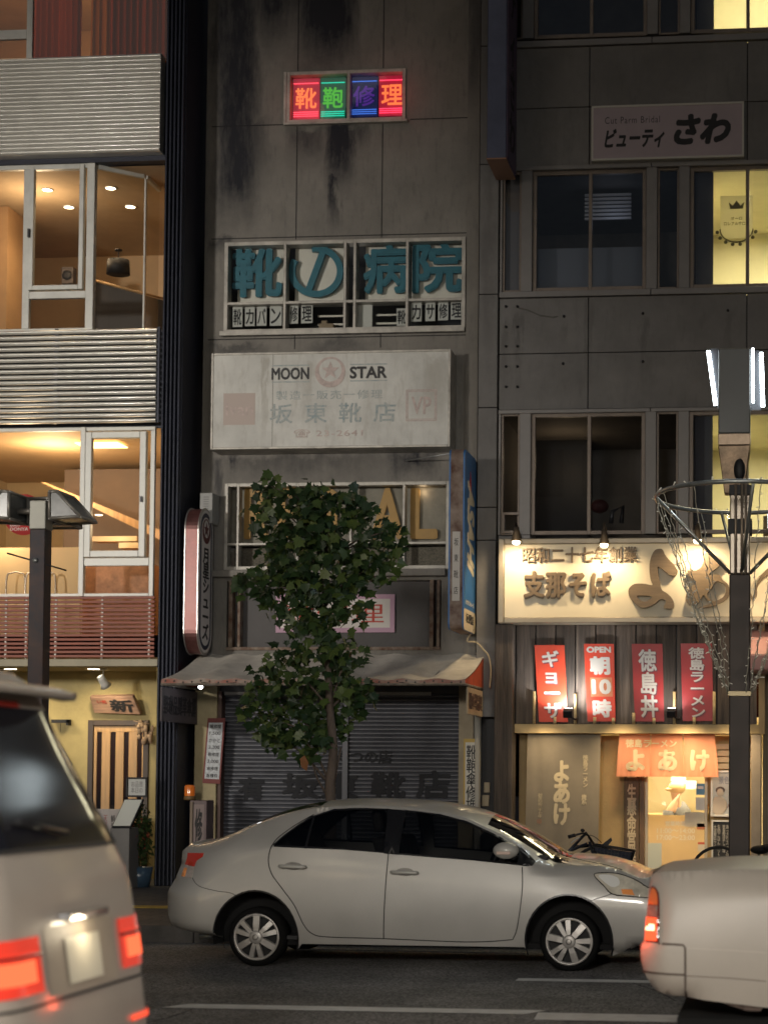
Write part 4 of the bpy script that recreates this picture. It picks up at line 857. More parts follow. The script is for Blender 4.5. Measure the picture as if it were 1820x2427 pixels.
# beacon on standing sign
y = 22.6; A, B, Z0, Z1 = rect(449, 1897, 489, 2100, y); o = thing('standing_sign', 'narrow standing box sign with dark brush characters by the dark gap', 'sign', ((A + B) / 2, y, .15))
b = MB(); b.box(A, B, y, y + .3, .15, Z1); b.build('case', M('stand_mauve', (.19, .14, .14), .6, var=.25), o, bevel=.008)
X_, Y_, Z_, T_ = rect(452, 1902, 486, 2090, y); b = MB(); b.box(A + .05, B - .03, y - .004, y - .0005, .3, Z1 - .05); b.build('face', M('stand_face', (.27, .21, .20), .6), o)
lettering(o, '修理', (A + .07, y - .0045, Z1 - .95), (B - A - .12, 0, 0), (0, 0, .85), ink, d=.003, bold=.03, vertical=True)
o = thing('beacon_lamp', 'orange rotating beacon lamp on the narrow standing sign', 'beacon', (A + .0, y + .05, Z1)); cbx, cbz = U(450, 1880, y + .08).x, Z1
b = MB(); b.lathe([(0, 0), (.075, 0), (.07, .05), (0, .05)], (cbx, y + .08, cbz + .004), n=22); b.build('base', M('beacon_base', (.20, .12, .05), .4), o)
b = MB(); b.lathe([(.066, .05), (.066, .16), (.058, .185), (0, .19)], (cbx, y + .08, cbz + .004), n=22); b.build('dome', M('beacon_orange', (.55, .14, .02), .15, emit=(.8, .18, .02), es=.12, coat=1), o)
b = MB(); b.tube([(A + .03, y - .02, .15), (A + .03, y - .02, Z1 - .02)], .02, 8); o2 = b.build('pole', M('pole_cream', (.32, .25, .19), .5)); o2.parent = bpy.data.objects['standing_sign']; o2.location = o2.location - bpy.data.objects['standing_sign'].location
# vertical sign right pillar
y = YC - .13; A, B, Z0, Z1 = rect(1098, 1751, 1136, 1935, y); o = thing('pillar_sign', 'yellow bordered white vertical repair sign on the right pillar', 'sign', ((A + B) / 2, y, Z0))
b = MB(); b.box(A, B, y, y + .028, Z0, Z1); b.build('border', M('border_yellow', (.52, .36, .09), .6), o)
b = MB(); b.box(A + .022, B - .022, y - .003, y - .0004, Z0 + .02, Z1 - .045); b.build('face', M('face_white', (.60, .58, .52), .6), o)
lettering(o, '靴鞄傘修理', (A + .035, y - .0035, Z0 + .04), (B - A - .07, 0, 0), (0, 0, Z1 - Z0 - .12), ink, d=.003, bold=.012, vertical=True, sp=.9)
# black sheet behind, the gap's deep shade put into its colour
b = MB(); b.box(XCOL + .01, SX(481), YC + .4, YC + .5, .15, 14); b.build('gap_black_sheet', black, CB)
# ================================================================ RIGHT BUILDING
YR = 23.3
def RX(px, py=700, Y=YR): return U(px, py, Y).x
def RZ(py, px=1500, Y=YR): return U(px, py, Y).z
panel = stained('facade_panel', (.185, .178, .172), (.10, .095, .09), [(RX(1199), .05, RZ(725), RZ(960), .5), (RX(1226), .05, RZ(725), RZ(960), .6), (RX(1336), .05, RZ(752), RZ(830), .5), (RX(1523), .06, RZ(745), RZ(960), .5), (RX(1724), .06, RZ(738), RZ(900), .4), (RX(1394), .05, RZ(701), RZ(960), .4), (RX(1300), .3, RZ(106), RZ(256), .35), (RX(1600), .5, RZ(106), RZ(230), .3), (RX(1158), .12, 14, RZ(300), .5), (RX(1160), .08, RZ(400), RZ(900), .4)])
panel2 = M('facade_trim', (.205, .195, .19), .5, .2, var=.12, vs=2)
winfr = M('bronze_frame', (.20, .165, .14), .5, .35, var=.2, vs=4)
RB = thing('salon_building', 'panel clad building with ramen shop below and salon windows above', 'building', (RX(1500), YR, .15))
XE = 3.2; XS = RX(1183)
holes = []
rows = [(RZ(83), 14), (RZ(686), RZ(398)), (RZ(1266), RZ(975))]      # window bands
b = MB(); zp = [(RZ(106), RZ(83)), (0, 0)]
# solid panels between the bands
g_ = .012
def pan(x0, x1, z0, z1, m=b): m.box(x0 + g_ / 2, x1 - g_ / 2, YR, YR + .06, z0 + g_ / 2, z1 - g_ / 2)
xs_ = [XS, RX(1394), RX(1769), RX(2120), XE + 1]
for (z0, z1) in ((RZ(256, 1300), RZ(106)), (RZ(388), RZ(256, 1300)), (RZ(834), RZ(701)), (RZ(968), RZ(834))):
    for i in range(len(xs_) - 1): pan(xs_[i], xs_[i + 1], z0, z1)
buildx(b, 'cladding_panel', panel, RB, bevel=.004)
b = MB(); b.box(XS, XE + 1, YR + .062, YR + .1, RZ(968), RZ(701)); b.box(XS, XE + 1, YR + .062, YR + .1, RZ(388), RZ(106)); b.build('backing', black, RB)
b = MB(); xs2 = [XS, RX(1542), RX(1900), XE + 1]
for (z0, z1) in ((RZ(106), RZ(90)), (RZ(399), RZ(388)), (RZ(701), RZ(686)), (RZ(978), RZ(968))):
    for i in range(3): b.box(xs2[i] + .004, xs2[i + 1] - .004, YR - .035, YR + .06, z0 + .004, z1 - .004)
buildx(b, 'trim_band', panel2, RB, bevel=.004)
# pilaster at the joint with the neighbour
b = MB(); zz = [RZ(1700, 1158), RZ(1281, 1158), RZ(1203, 1158), RZ(967, 1158), RZ(699, 1158), RZ(391, 1158), RZ(111, 1158), 14]
for i in range(len(zz) - 1): b.box(RX(1135) + .004, RX(1180), YR - .03, YR + .2, zz[i] + .006, zz[i + 1] - .006)
buildx(b, 'corner_pilaster', panel, RB, bevel=.004)
b = MB(); b.box(RX(1135) + .01, XS, YR + .21, YR + .3, .15, 14); b.build('pilaster_core', black, RB)
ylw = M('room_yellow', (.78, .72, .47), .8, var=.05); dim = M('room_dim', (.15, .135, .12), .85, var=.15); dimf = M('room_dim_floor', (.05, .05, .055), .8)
vgl = GLASS('window_glass_blue', (.80, .82, .85), .015, 1.0, 1.7)
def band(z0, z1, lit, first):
    # fins
    b = MB()
    for (p, q) in ((1234, 1260), (1530, 1556), (1608, 1633)): b.box(RX(p), RX(q), YR - .02, YR + .12, z0, z1)
    b.box(XS + .002, RX(1189), YR + .0, YR + .12, z0, z1); buildx(b, 'fin', panel2, RB, bevel=.006)
    specs = [(1189, 1234, (), True), (1260, 1530, (1397,), False), (1556, 1608, (), True), (1633, 1908, (1770,), False), (1908, 2200, (2050,), False)]
    for (p, q, vm, narrow) in specs:
        x0, x1 = RX(p) + .002, RX(q) - .002; f = MB(); frame(f, x0, x1, z0 + .004, z1 - .004, YR + .03, YR + .1, .028 if narrow else .05, vm=[RX(v) for v in vm], wm=.045)
        w = f.build('window', winfr, RB, bevel=.004)
        f = MB(); f.quad((x0, YR + .06, z0), (x1, YR + .06, z0), (x1, YR + .06, z1), (x0, YR + .06, z1)); f.build('pane', vgl, w, recalc=False)
    xm = RX(1648)
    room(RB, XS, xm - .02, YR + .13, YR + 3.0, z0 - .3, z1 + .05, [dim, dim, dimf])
    m = ylw if lit else dim
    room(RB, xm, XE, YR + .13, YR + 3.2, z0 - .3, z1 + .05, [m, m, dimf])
for i, (z0, z1) in enumerate(rows): band(z0, z1, True, i == 0)
for (z0, z1), pw in zip(rows, (26, 26, 18)): light('AREA', (RX(1830), YR + 1.5, z1 - .02 if z1 < 13 else z0 + 2.4), pw * 4, (1, .88, .56), (RX(1830), YR + 1.4, 0), 1.2)
# dark sash / blind left of lit rooms
b = MB()
for (z0, z1) in rows: b.box(RX(1645), RX(1688), YR + .15, YR + .17, z0 - .2, min(z1, 13) + .04)
buildx(b, 'dark_blind', M('blind_dark', (.045, .045, .06), .7), RB)
# pale blind, poster and plant inside band 2
z0, z1 = rows[1]
b = MB(); X0, X1, Z0, Z1 = rect(1385, 455, 1495, 520, YR + .9)
for i in range(7): b.box(X0, X1, YR + .9, YR + .93, Z0 + (Z1 - Z0) * i / 7, Z0 + (Z1 - Z0) * (i + .62) / 7)
tag(b.build('wall_shelf', M('shelf_white', (.42, .42, .45), .5)), 'pale slatted wall unit seen through the dark salon window', 'shelf')
b = MB(); X0, X1, Z0, Z1 = rect(1275, 590, 1525, 700, YR + .5); b.box(X0, X1, YR + .45, YR + .5, z0 - .2, Z1); b.build('low_screen', M('screen_grey', (.20, .22, .26), .7), RB)
b = MB(); b.box(RX(1190), RX(1233), YR + .14, YR + .17, z0, z1); b.build('pale_curtain', M('curtain_grey', (.20, .19, .19), .8), RB)
light('POINT', (RX(1440), YR + .7, RZ(470)), .5, (.7, .8, 1), size=.2)
o = thing('salon_poster', 'cream poster with a crown emblem hanging in the lit salon window', 'poster', U(1735, 560, YR + .25))
X0, X1, Z0, Z1 = rect(1706, 464, 1783, 565, YR + .25); b = MB(); b.box(X0, X1, YR + .25, YR + .256, Z0, Z1); b.build('sheet', M('poster_cream', (.62, .60, .46), .6), o); translucent(_mats['poster_cream'], (.7, .66, .48), .55)
gk = M('ink_olive', (.20, .18, .10), .6); c = (X0 + X1) / 2
b = MB(); zc = Z1 - .13; b.prism([(c - .08, YR + .249, zc - .04), (c + .08, YR + .249, zc - .04), (c + .10, YR + .249, zc + .05), (c + .05, YR + .249, zc), (c, YR + .249, zc + .07), (c - .05, YR + .249, zc), (c - .10, YR + .249, zc + .05)], (0, -.003, 0)); b.build('crown', gk, o)
lettering(o, 'オーロ', (c - .07, YR + .249, Z0 + .24), (.14, 0, 0), (0, 0, .04), gk, d=.003); lettering(o, 'ロレアルサロン', (c - .16, YR + .249, Z0 + .17), (.32, 0, 0), (0, 0, .045), gk, d=.003)
b = MB(); b.tube([Vector((c + .21 * cos(t), YR + .244, Z0 + .12 + .17 * sin(t))) for t in [pi + pi * i / 16 for i in range(17)]], .01, 6)
for i in range(8): t = pi + pi * (i + .5) / 8; b.ell((c + .25 * cos(t), YR + .244, Z0 + .12 + .2 * sin(t)), .025, .006, .025, 8, 5)
b.build('garland', gk, o)
# shapes in band 3 dark room
b = MB(); X0, X1, Z0, Z1 = rect(1265, 1020, 1390, 1180, YR + 2.0); b.box(X0, X1, YR + 2.2, YR + 2.3, rows[2][0] - .2, Z1); b.build('door_leaf', black, RB)
b = MB(); b.ell(U(1420, 1200, YR + .4), .12, .12, .09); o = b.build('red_stool', M('seat_red', (.05, .008, .008), .7)); tag(o, 'round dark red seat glimpsed behind the window above the sign', 'stool')
b = MB(); b.tube([U(1447, 1240, YR + .4), U(1450, 1212, YR + .4), U(1475, 1200, YR + .4), U(1472, 1240, YR + .4)], .03, 8); o = b.build('toy_figure', M('figure_dark', (.03, .03, .035), .4)); tag(o, 'small dark curved object on the sill above the sign', 'ornament')
light('POINT', (RX(1310), YR + 1.6, rows[2][1] - .4), 3, WARM, size=.2)
# small vent window
b = MB(); X0, X1, Z0, Z1 = rect(1189, 1214, 1236, 1264, YR); frame(b, X0, X1, Z0, Z1, YR - .01, YR + .08, .035); w = b.build('window', winfr, RB, bevel=.004)
b = MB(); b.quad((X0, YR + .05, Z0), (X1, YR + .05, Z0), (X1, YR + .05, Z1), (X0, YR + .05, Z1)); b.build('pane', M('pane_dark', (.02, .015, .012), .1), w, recalc=False)
b = MB(); b.box(XS, RX(1260), YR + .085, YR + .12, RZ(1290, 1220), rows[2][0] - .002); b.box(RX(1236) + .004, RX(1260), YR - .02, YR + .08, RZ(1290), rows[2][0] - .004); b.build('panel', panel2, RB)
# bolts
bolts = [(1199, 727), (1226, 727), (1199, 775), (1226, 775), (1199, 821), (1226, 821), (1199, 869), (1226, 869), (1199, 917), (1226, 917), (1336, 750), (1523, 743), (1724, 736), (1334, 862), (1523, 857)]
b = MB()
for (p, q) in bolts: c = U(p, q, YR); b.lathe([(.018, .002), (.018, -.008), (.010, -.010), (.010, -.05), (0, -.05)], (c.x, YR, c.z), (0, 1, 0), 10)
buildx(b, 'anchor_bolt', M('bolt_dark', (.04, .04, .045), .4, .6), RB)
# rust trail
b = MB(); tr = [U(x, y, YR - .0015) for x, y in ((1228, 730), (1250, 735), (1280, 748), (1310, 752), (1322, 750))]
for p, q in zip(tr[:-1], tr[1:]): n = Vector((0, 0, .012)); b.quad(p - n, q - n * .7, q + n * .7, p + n)
b.build('stain', M('stain', (.10, .095, .085), .8), RB, recalc=False)

# salon sign
ys = YR - .09; X0, X1, Z0, Z1 = rect(1401, 246, 1762, 376, ys); o = thing('salon_sign', 'mauve salon sign board with black brush hiragana and pale border', 'sign', ((X0 + X1) / 2, ys, Z0))
b = MB(); b.box(X0 + .025, X1 - .025, ys + .004, YR - .001, Z0 + .025, Z1 - .025); b.build('board', M('salon_mauve', (.40, .33, .355), .6, var=.05), o)
b = MB(); frame(b, X0, X1, Z0, Z1, ys - .006, YR - .002, .025); b.build('border', M('salon_border', (.55, .53, .48), .5), o)
yy = ys + .0035; let_px(o, 'Cut Parm Bridal', 1433, 276, 1563, 292, yy, M('ink_grey2', (.06, .055, .06), .6), d=.003, bold=-.004, sp=1.15)
let_px(o, 'ビューティ', 1432, 304, 1574, 351, yy, ink, d=.005, bold=.035, shear=.3); let_px(o, 'さわ', 1596, 269, 1731, 342, yy, ink, d=.005, bold=.055, shear=.25)
# dark vertical projecting sign at the joint
y0, y1 = YR - 1.0, YR - .2; x1 = U(1200, 200, y0).x; x0 = x1 - .24; z0 = U(1180, 374, y0).z
o = thing('vertical_sign', 'dark blue vertical projecting sign with purple lettered face at the joint', 'sign', (x0, y0, z0))
b = MB(); b.box(x0, x1, y0, y1, z0, 14); b.build('case', M('case_blue', (.075, .085, .135), .35, .3, var=.25, vs=2), o, bevel=.008)
b = MB(); b.box(x1 + .001, x1 + .012, y0 + .02, y1 - .02, z0 + .02, 14); b.build('face', M('face_purple', (.085, .055, .105), .5, var=.15), o)
lettering(o, 'ビューティさわ', (x1 + .0125, y0 + .2, z0 + .18), (0, .42, 0), (0, 0, 3.9), ink, d=.003, bold=.03, vertical=True)
b = MB(); b.box(x0 - .004, x1 + .004, y0 - .006, y1, z0 - .016, z0 - .001); b.build('rim', M('rim_copper', (.30, .16, .10), .4, .6), o)
b = MB()
for z in (z0 + .4, z0 + 2.4): b.box(x0 + .06, x0 + .12, y1 + .001, YR - .031, z, z + .06)
b.build('bracket', _mats['dark_metal'], o)

# big ramen sign ---------------------------------------------------------------------
ys = YR - .32; X0, X1, Z0, Z1 = rect(1180, 1278, 1822, 1480, ys); X1 = XE
Z1 = U(1500, 1274, ys).z; Z0 = U(1500, 1476, ys).z
o = thing('ramen_sign', 'broad cream ramen shop sign with raised wooden brush letters', 'sign', ((X0 + X1) / 2, ys, Z0)); BIG = o
b = MB(); b.box(X0 + .078, X1 - .078, ys + .03, YR - .002, Z0 + .07, Z1 - .07); b.build('panel', M('sign_cream', (.74, .67, .52), .55, var=.04, vs=1), o)
b = MB(); frame(b, X0, X1, Z0, Z1, ys, YR - .003, .075); b.build('frame', M('frame_pewter', (.30, .26, .20), .4, .45, var=.12), o, bevel=.012)
yf = ys + .03; wl = M('letter_wood', (.155, .112, .07), .5, var=.25, vs=12, st=(.2, 1, 3))
let_px(o, '昭和二十七年創業', 1238, 1297, 1510, 1334, yf, wl, d=.045, bold=.02, name='raised_letters'); let_px(o, '支那そば', 1241, 1354, 1448, 1420, yf, wl, d=.06, bold=.05, sp=1.15, name='raised_letters')
def outline(par, pts, holes, Y, d, mat, name='raised_letter', nsm=4):
    P = [(p.x, p.z) for p in (U(x, y, Y) for x, y in catmull(pts, nsm))]; Hs = [[(p.x, p.z) for p in (U(x, y, Y) for x, y in catmull(h, nsm))] for h in holes]
    vs = [Vector(p) for p in P]; ed = [(i, (i + 1) % len(P)) for i in range(len(P))]
    for h in Hs: k = len(vs); vs += [Vector(p) for p in h]; ed += [(k + i, k + (i + 1) % len(h)) for i in range(len(h))]
    r = delaunay_2d_cdt(vs, ed, [], 0, 1e-6); v2, f2 = r[0], r[2]
    tri = [f for f in f2 if inpoly(sum((v2[i] for i in f), Vector((0, 0))) / len(f), P) and not any(inpoly(sum((v2[i] for i in f), Vector((0, 0))) / len(f), h) for h in Hs)]
    b = MB(); b.add([(v.x, Y - d, v.y) for v in v2], tri)
    for loop in [P] + Hs: k = len(loop); b.add([(x, Y - d, z) for x, z in loop] + [(x, Y - d * .25, z) for x, z in loop], [(i, (i + 1) % k, k + (i + 1) % k, k + i) for i in range(k)])
    return b.build(name, mat, par, merge=.0005)
def inpoly(p, poly):
    x, y = p[0], p[1]; c = False; j = len(poly) - 1
    for i in range(len(poly)):
        xi, yi = poly[i]; xj, yj = poly[j]
        if (yi > y) != (yj > y) and x < (xj - xi) * (y - yi) / (yj - yi) + xi: c = not c
        j = i
    return c
cv = lambda L, ox, oy, s: [(ox + x / s, oy + y / s) for x, y in L]
yo = [(1065, 1205), (1040, 1215), (1020, 1255), (1012, 1310), (1018, 1370), (1028, 1402), (985, 1395), (930, 1397), (900, 1425), (905, 1470), (940, 1505), (970, 1525), (1005, 1520), (1040, 1505), (1075, 1478), (1103, 1492), (1090, 1522), (1115, 1530), (1142, 1528), (1145, 1500), (1132, 1470), (1105, 1445), (1078, 1425), (1068, 1380), (1060, 1340), (1060, 1302), (1090, 1322), (1120, 1345), (1148, 1350), (1165, 1330), (1150, 1295), (1120, 1265), (1097, 1235), (1085, 1210)]
yoh = [(945, 1462), (1000, 1460), (1025, 1468), (1000, 1488), (975, 1490)]
outline(o, cv(yo, 1100, 780, 2.304), [cv(yoh, 1100, 780, 2.304)], yf, .10, wl)
aa = [(760, 280), (830, 283), (900, 350), (910, 395), (870, 440), (815, 480), (800, 515), (870, 500), (915, 515), (930, 555), (985, 595), (1010, 650), (1000, 730), (945, 785), (840, 830), (700, 855), (702, 842), (800, 812), (830, 800), (780, 770), (740, 715), (710, 760), (680, 805), (640, 820), (595, 820), (560, 785), (555, 725), (585, 665), (640, 610), (660, 580), (610, 540), (575, 490), (580, 458), (650, 465), (705, 435), (735, 380), (742, 320)]
aah = [(880, 575), (930, 590), (965, 625), (972, 680), (945, 735), (880, 775), (840, 780), (795, 745), (780, 700), (820, 650), (850, 600)]
outline(o, cv(aa, 1500, 1250, 4.425), [cv(aah, 1500, 1250, 4.425)], yf, .10, wl)
ke = [(1560, 330), (1490, 370), (1416, 430), (1340, 510), (1310, 560), (1278, 640), (1275, 690), (1252, 735), (1228, 690), (1226, 740), (1262, 772), (1298, 715), (1300, 640), (1340, 570), (1416, 495), (1490, 440), (1565, 400)]
outline(o, cv(ke, 1500, 1250, 4.425), [], yf, .08, wl)
# sign lamps
lampm = M('lamp_bronze', (.14, .11, .08), .4, .6)
for i, (px, py, lab) in enumerate(((1223, 1283, 'sign lamp at the far left end above the cream sign'), (1431, 1290, 'sign lamp in the middle above the small raised letters'), (1652, 1280, 'sign lamp behind the galvanised hoop strut above the big letters'), (1880, 1280, 'sign lamp right of the lamp post above the sign'))):
    y = ys - .30; p = U(px, py, y); o = thing('sign_lamp', lab, 'lamp', p, 'lamps along the top of the ramen sign')
    b = MB(); b.tube([(p.x, YR - .2, Z1 + .02), (p.x, y - .02, Z1 + .14), (p.x, y - .02, p.z + .1)], .014, 8); b.lathe([(0, .18), (.035, .18), (.04, .10), (.062, .02), (.066, 0), (.055, 0)], p, (0, .0, 1), 18); b.build('lamp_arm', lampm, o)
    b = MB(); b.ell(p + Vector((0, 0, -.01)), .05, .05, .035); b.build('bulb', EM('bulb_sign', (1, .80, .50), 12), o)
    light('SPOT', p + Vector((0, -.05, -.06)), 34, (1, .74, .42), (p.x, ys + .05, p.z - .8), .05, 155, .7)
    light('POINT', p + Vector((0, 0.02, .0)) + Vector((0, -.22, -.05)), 1.6, (1, .74, .42), size=.06)

# timber band -----------------------------------------------------------------------
tim = M('old_timber', (.15, .12, .10), .8, var=.45, vs=5, st=(3, 1, .18), bump=.5, bs=30, col2=(.04, .034, .032)); RND(tim, .55, 1.9)
zt_, zb_ = RZ(1478), RZ(1716); x = RX(1222, 1600); i = 0
while x < RX(1793, 1600):
    w = .255; b = MB(); b.box(x + .008, min(x + w, RX(1795, 1600)) - .008, YR - .02 + random.uniform(-.008, .008), YR + .03, zb_, zt_); b.build('timber_board', tim, RB, bevel=.005); x += w
b = MB(); b.box(RX(1222), RX(1793), YR + .04, YR + .07, zb_, zt_); b.build('timber_backing', black, RB)
b = MB(); b.box(RX(1177, 1700), RX(1220, 1700), YR - .22, YR + .1, .15, Z0 - .004); b.build('timber_pillar', tim, RB, bevel=.012)
zl1, zl0 = RZ(1717), RZ(1736)
YB = 23.95
golden = M('wall_golden', (.46, .33, .16), .8, var=.12, vs=2, bump=.15, bs=30)
b = MB(); b.box(RX(1221), RX(1800), YR - .02, YB - .01, zb_ - .12, zb_ - .002); b.build('lintel', M('lintel_beige', (.50, .38, .20), .7, var=.1), RB, bevel=.006)
XD0, XD1 = U(1527, 1900, YB).x, U(1676, 1900, YB).x; ZD1 = U(1600, 1745, YB).z
b = MB(); wall(b, RX(1221), U(1781, 1800, YB).x, .15, zb_ - .13, YB, .12, [(XD0, XD1, .15, ZD1)]); b.build('shop_wall', golden, RB)
b = MB(); b.box(RX(1779, 1800), RX(1803, 1800), YR - .05, YB + .2, .15, zb_ - .13); b.build('end_pier', M('pier_beige', (.40, .33, .25), .6, .2, var=.15), RB, bevel=.01)
b = MB(); b.box(RX(1797, 1600), RX(1812, 1600), YR - .04, YR + .3, zb_ - .12, zt_); b.build('end_board', M('end_beige', (.45, .33, .17), .6), RB)
# bamboo pegs below the boards
bam = M('bamboo', (.55, .42, .22), .5, var=.2, vs=20)
b = MB()
for px, ya, yb in ((1267, 1640, 1716), (1316, 1700, 1716), (1364, 1645, 1716), (1410, 1700, 1716), (1454, 1702, 1716), (1502, 1690, 1716), (1550, 1702, 1716), (1598, 1640, 1716), (1645, 1700, 1716), (1692, 1640, 1716)):
    b.tube([(RX(px, 1690), YR - .07, RZ(yb)), (RX(px, 1690), YR - .07, RZ(ya))], .02, 10)
buildx(b, 'bamboo_peg', bam, RB)
# red posters -------------------------------------------------------------------------
posts = [('ギョーザ', (1266, 1337, 1345, 1277), 1529, 1711, 'bright red leaning gyoza poster, leftmost on the timber', (.62, .055, .02), 'v'),
         ('朝10時', (1383, 1454, 1458, 1392), 1526, 1710, 'bright red opening hours poster second from the left on the timber', (.62, .05, .02), 'o'),
         ('徳島丼', (1496, 1569, 1573, 1504), 1526, 1710, 'dark red poster with three large characters, third on the timber', (.36, .022, .025), 'v'),
         ('徳島ラーメン', (1612, 1686, 1690, 1617), 1525, 1709, 'dark red poster with six characters nearest the lamp post', (.34, .02, .025), 'v')]
silver_tx = M('poster_letter', (.62, .60, .58), .5); shadow_tx = M('poster_letter_shadow', (.16, .05, .07), .6)
yp = YR - .06
for i, (t, (a, c_, d_, e), ty, by, lab, colr, md) in enumerate(posts):
    Q = [U(a, ty, yp), U(c_, ty, yp), U(d_, by, yp), U(e, by, yp)]; o = thing('menu_poster', lab, 'poster', U((a + c_) / 2, by, yp), 'red menu posters on the timber boards')
    n = Vector((0, 1, 0)); b = MB(); b.prism([Vector((q.x, yp, q.z)) for q in Q], (0, .015, 0)); b.build('sheet', M('poster_red%d' % i, colr, .45, var=.06), o)
    bl, br, tl, tr = Q[3], Q[2], Q[0], Q[1]
    def sub(u0, u1, v0, v1):
        L0 = bl.lerp(tl, v0); R0 = br.lerp(tr, v0); L1 = bl.lerp(tl, v1); O = L0.lerp(R0, u0); u = (R0 - L0) * (u1 - u0); v = (L1 - L0) * (1); v = L1.lerp(br.lerp(tr, v1), u0) - O
        return Vector((O.x, yp - .0005, O.z)), Vector((u.x, 0, u.z)), Vector((v.x, 0, v.z))
    if md == 'v':
        O, u, v = sub(.2, .82, .05, .93) if len(t) < 6 else sub(.24, .76, .05, .95)
        lettering(o, t, O + Vector((.012, 0, -.012)), u, v, shadow_tx, d=.002, bold=.035, vertical=True, sp=1.0, name='lettering_shadow'); lettering(o, t, O, u, v, silver_tx, d=.004, bold=.028, vertical=True, sp=1.0)
    else:
        for tt, bx in (('OPEN', (.08, .90, .885, .965)), ('朝', (.16, .86, .60, .84)), ('時', (.2, .88, .05, .285))): O, u, v = sub(*bx); lettering(o, tt, O, u, v, silver_tx, d=.004, bold=.05)
        O, u, v = sub(.16, .92, .32, .565); b = MB(); b.prism([O, O + u, O + u + v, O + v], (0, -.002, 0)); b.build('number_plate', M('plate_orange', (.56, .20, .10), .5), o)
        O, u, v = sub(.2, .88, .35, .545); O.y -= .002; lettering(o, '10', O, u, v, silver_tx, d=.004, bold=.045)
for (px, lab) in ((1345, 'small floodlight between the first and second red poster'), (1590, 'small floodlight between the third and fourth red poster')):
    y = YR - .34; p = U(px, 1690, y); o = thing('floodlight', lab, 'floodlight', p, 'small floodlights below the red posters')
    b = MB(); b.obox(p, (.058, 0, 0), (0, .03, .02), (0, -.02, .045)); b.build('lamp_body', _mats['dark_metal'], o, bevel=.01)
    b = MB(); b.tube([(p.x + .09, YR - .03, p.z - .05), (p.x + .09, y + .05, p.z - .08), (p.x + .02, y + .03, p.z - .04)], .012, 6); b.build('arm', _mats['dark_metal'], o)
    q = p + Vector((0, .045, .045)); b = MB(); b.obox(q, (.05, 0, 0), (0, .025, .018), (0, -.002, .003)); b.build('led_panel', EM('led_white', (1, .97, .92), 8), o)
    if px < 1400:
        light('SPOT', q + Vector((-.05, -.06, .06)), 30, LEDW, (RX(1330, 1600), YR, RZ(1600)), .05, 120, .5); light('SPOT', q + Vector((.05, -.06, .06)), 12, LEDW, (RX(1425, 1600), YR, RZ(1600)), .05, 120, .5)
    else: light('SPOT', q + Vector((0, -.06, .06)), 7, LEDW, (RX(1590, 1600), YR, RZ(1600)), .05, 130, .5)
# grey hanging cloth --------------------------------------------------------------------
yc = YR + .12; a0, a1 = U(1250, 1720, yc).x, U(1423, 1720, yc).x; b0, b1 = U(1243, 2000, yc).x, U(1417, 2000, yc).x; z1 = zb_ - .125; z0 = .35
def clf(u, v):
    w = .012 * sin(u * 17 + v * 2) * v + .02 * sin(u * 5 + 1) * v + .03 * math.exp(-((u - .12 - v * .12) / .06) ** 2) * (1 - v) * .6
    xl_ = a0 + (b0 - a0) * v * 1.25; xr_ = a1 + (b1 - a1) * v * 1.2; return Vector((xl_ + (xr_ - xl_) * u, yc + w, z1 + (z0 - z1) * v))
o = thing('shop_curtain', 'tall grey hanging cloth with pale hiragana beside the entrance', 'curtain', ((a0 + a1) / 2, yc, z0)); b = MB(); b.grid(clf, 40, 50); b.build('cloth', M('cloth_grey', (.235, .205, .16), .85, var=.1, vs=3, bump=.12, bs=120), o, recalc=False)
clt = M('cloth_letter', (.62, .53, .36), .8)
def drape(p):
    u = (p.x - a0) / (a1 - a0); v = (p.z - z1) / (z0 - z1); q = clf(min(max(u, 0), 1), min(max(v, 0), 1)); return Vector((p.x, q.y - .006 + (p.y - yc), p.z))
for t, r, bo in (('よあけ', (1311, 1802, 1351, 1956), .05), ('徳島ラーメン', (1380, 1789, 1393, 1866), .02), ('貴系', (1377, 1883, 1390, 1907), .02), ('創業昭和二十七年', (1274, 1880, 1284, 1938), .0)):
    let_px(o, t, *r, yc, clt, d=.002, bold=bo, vertical=True, fn=drape, sp=.9)
let_px(o, '印', 1272, 1942, 1282, 1953, yc, M('seal_red', (.40, .18, .11), .8), d=.002, fn=drape)
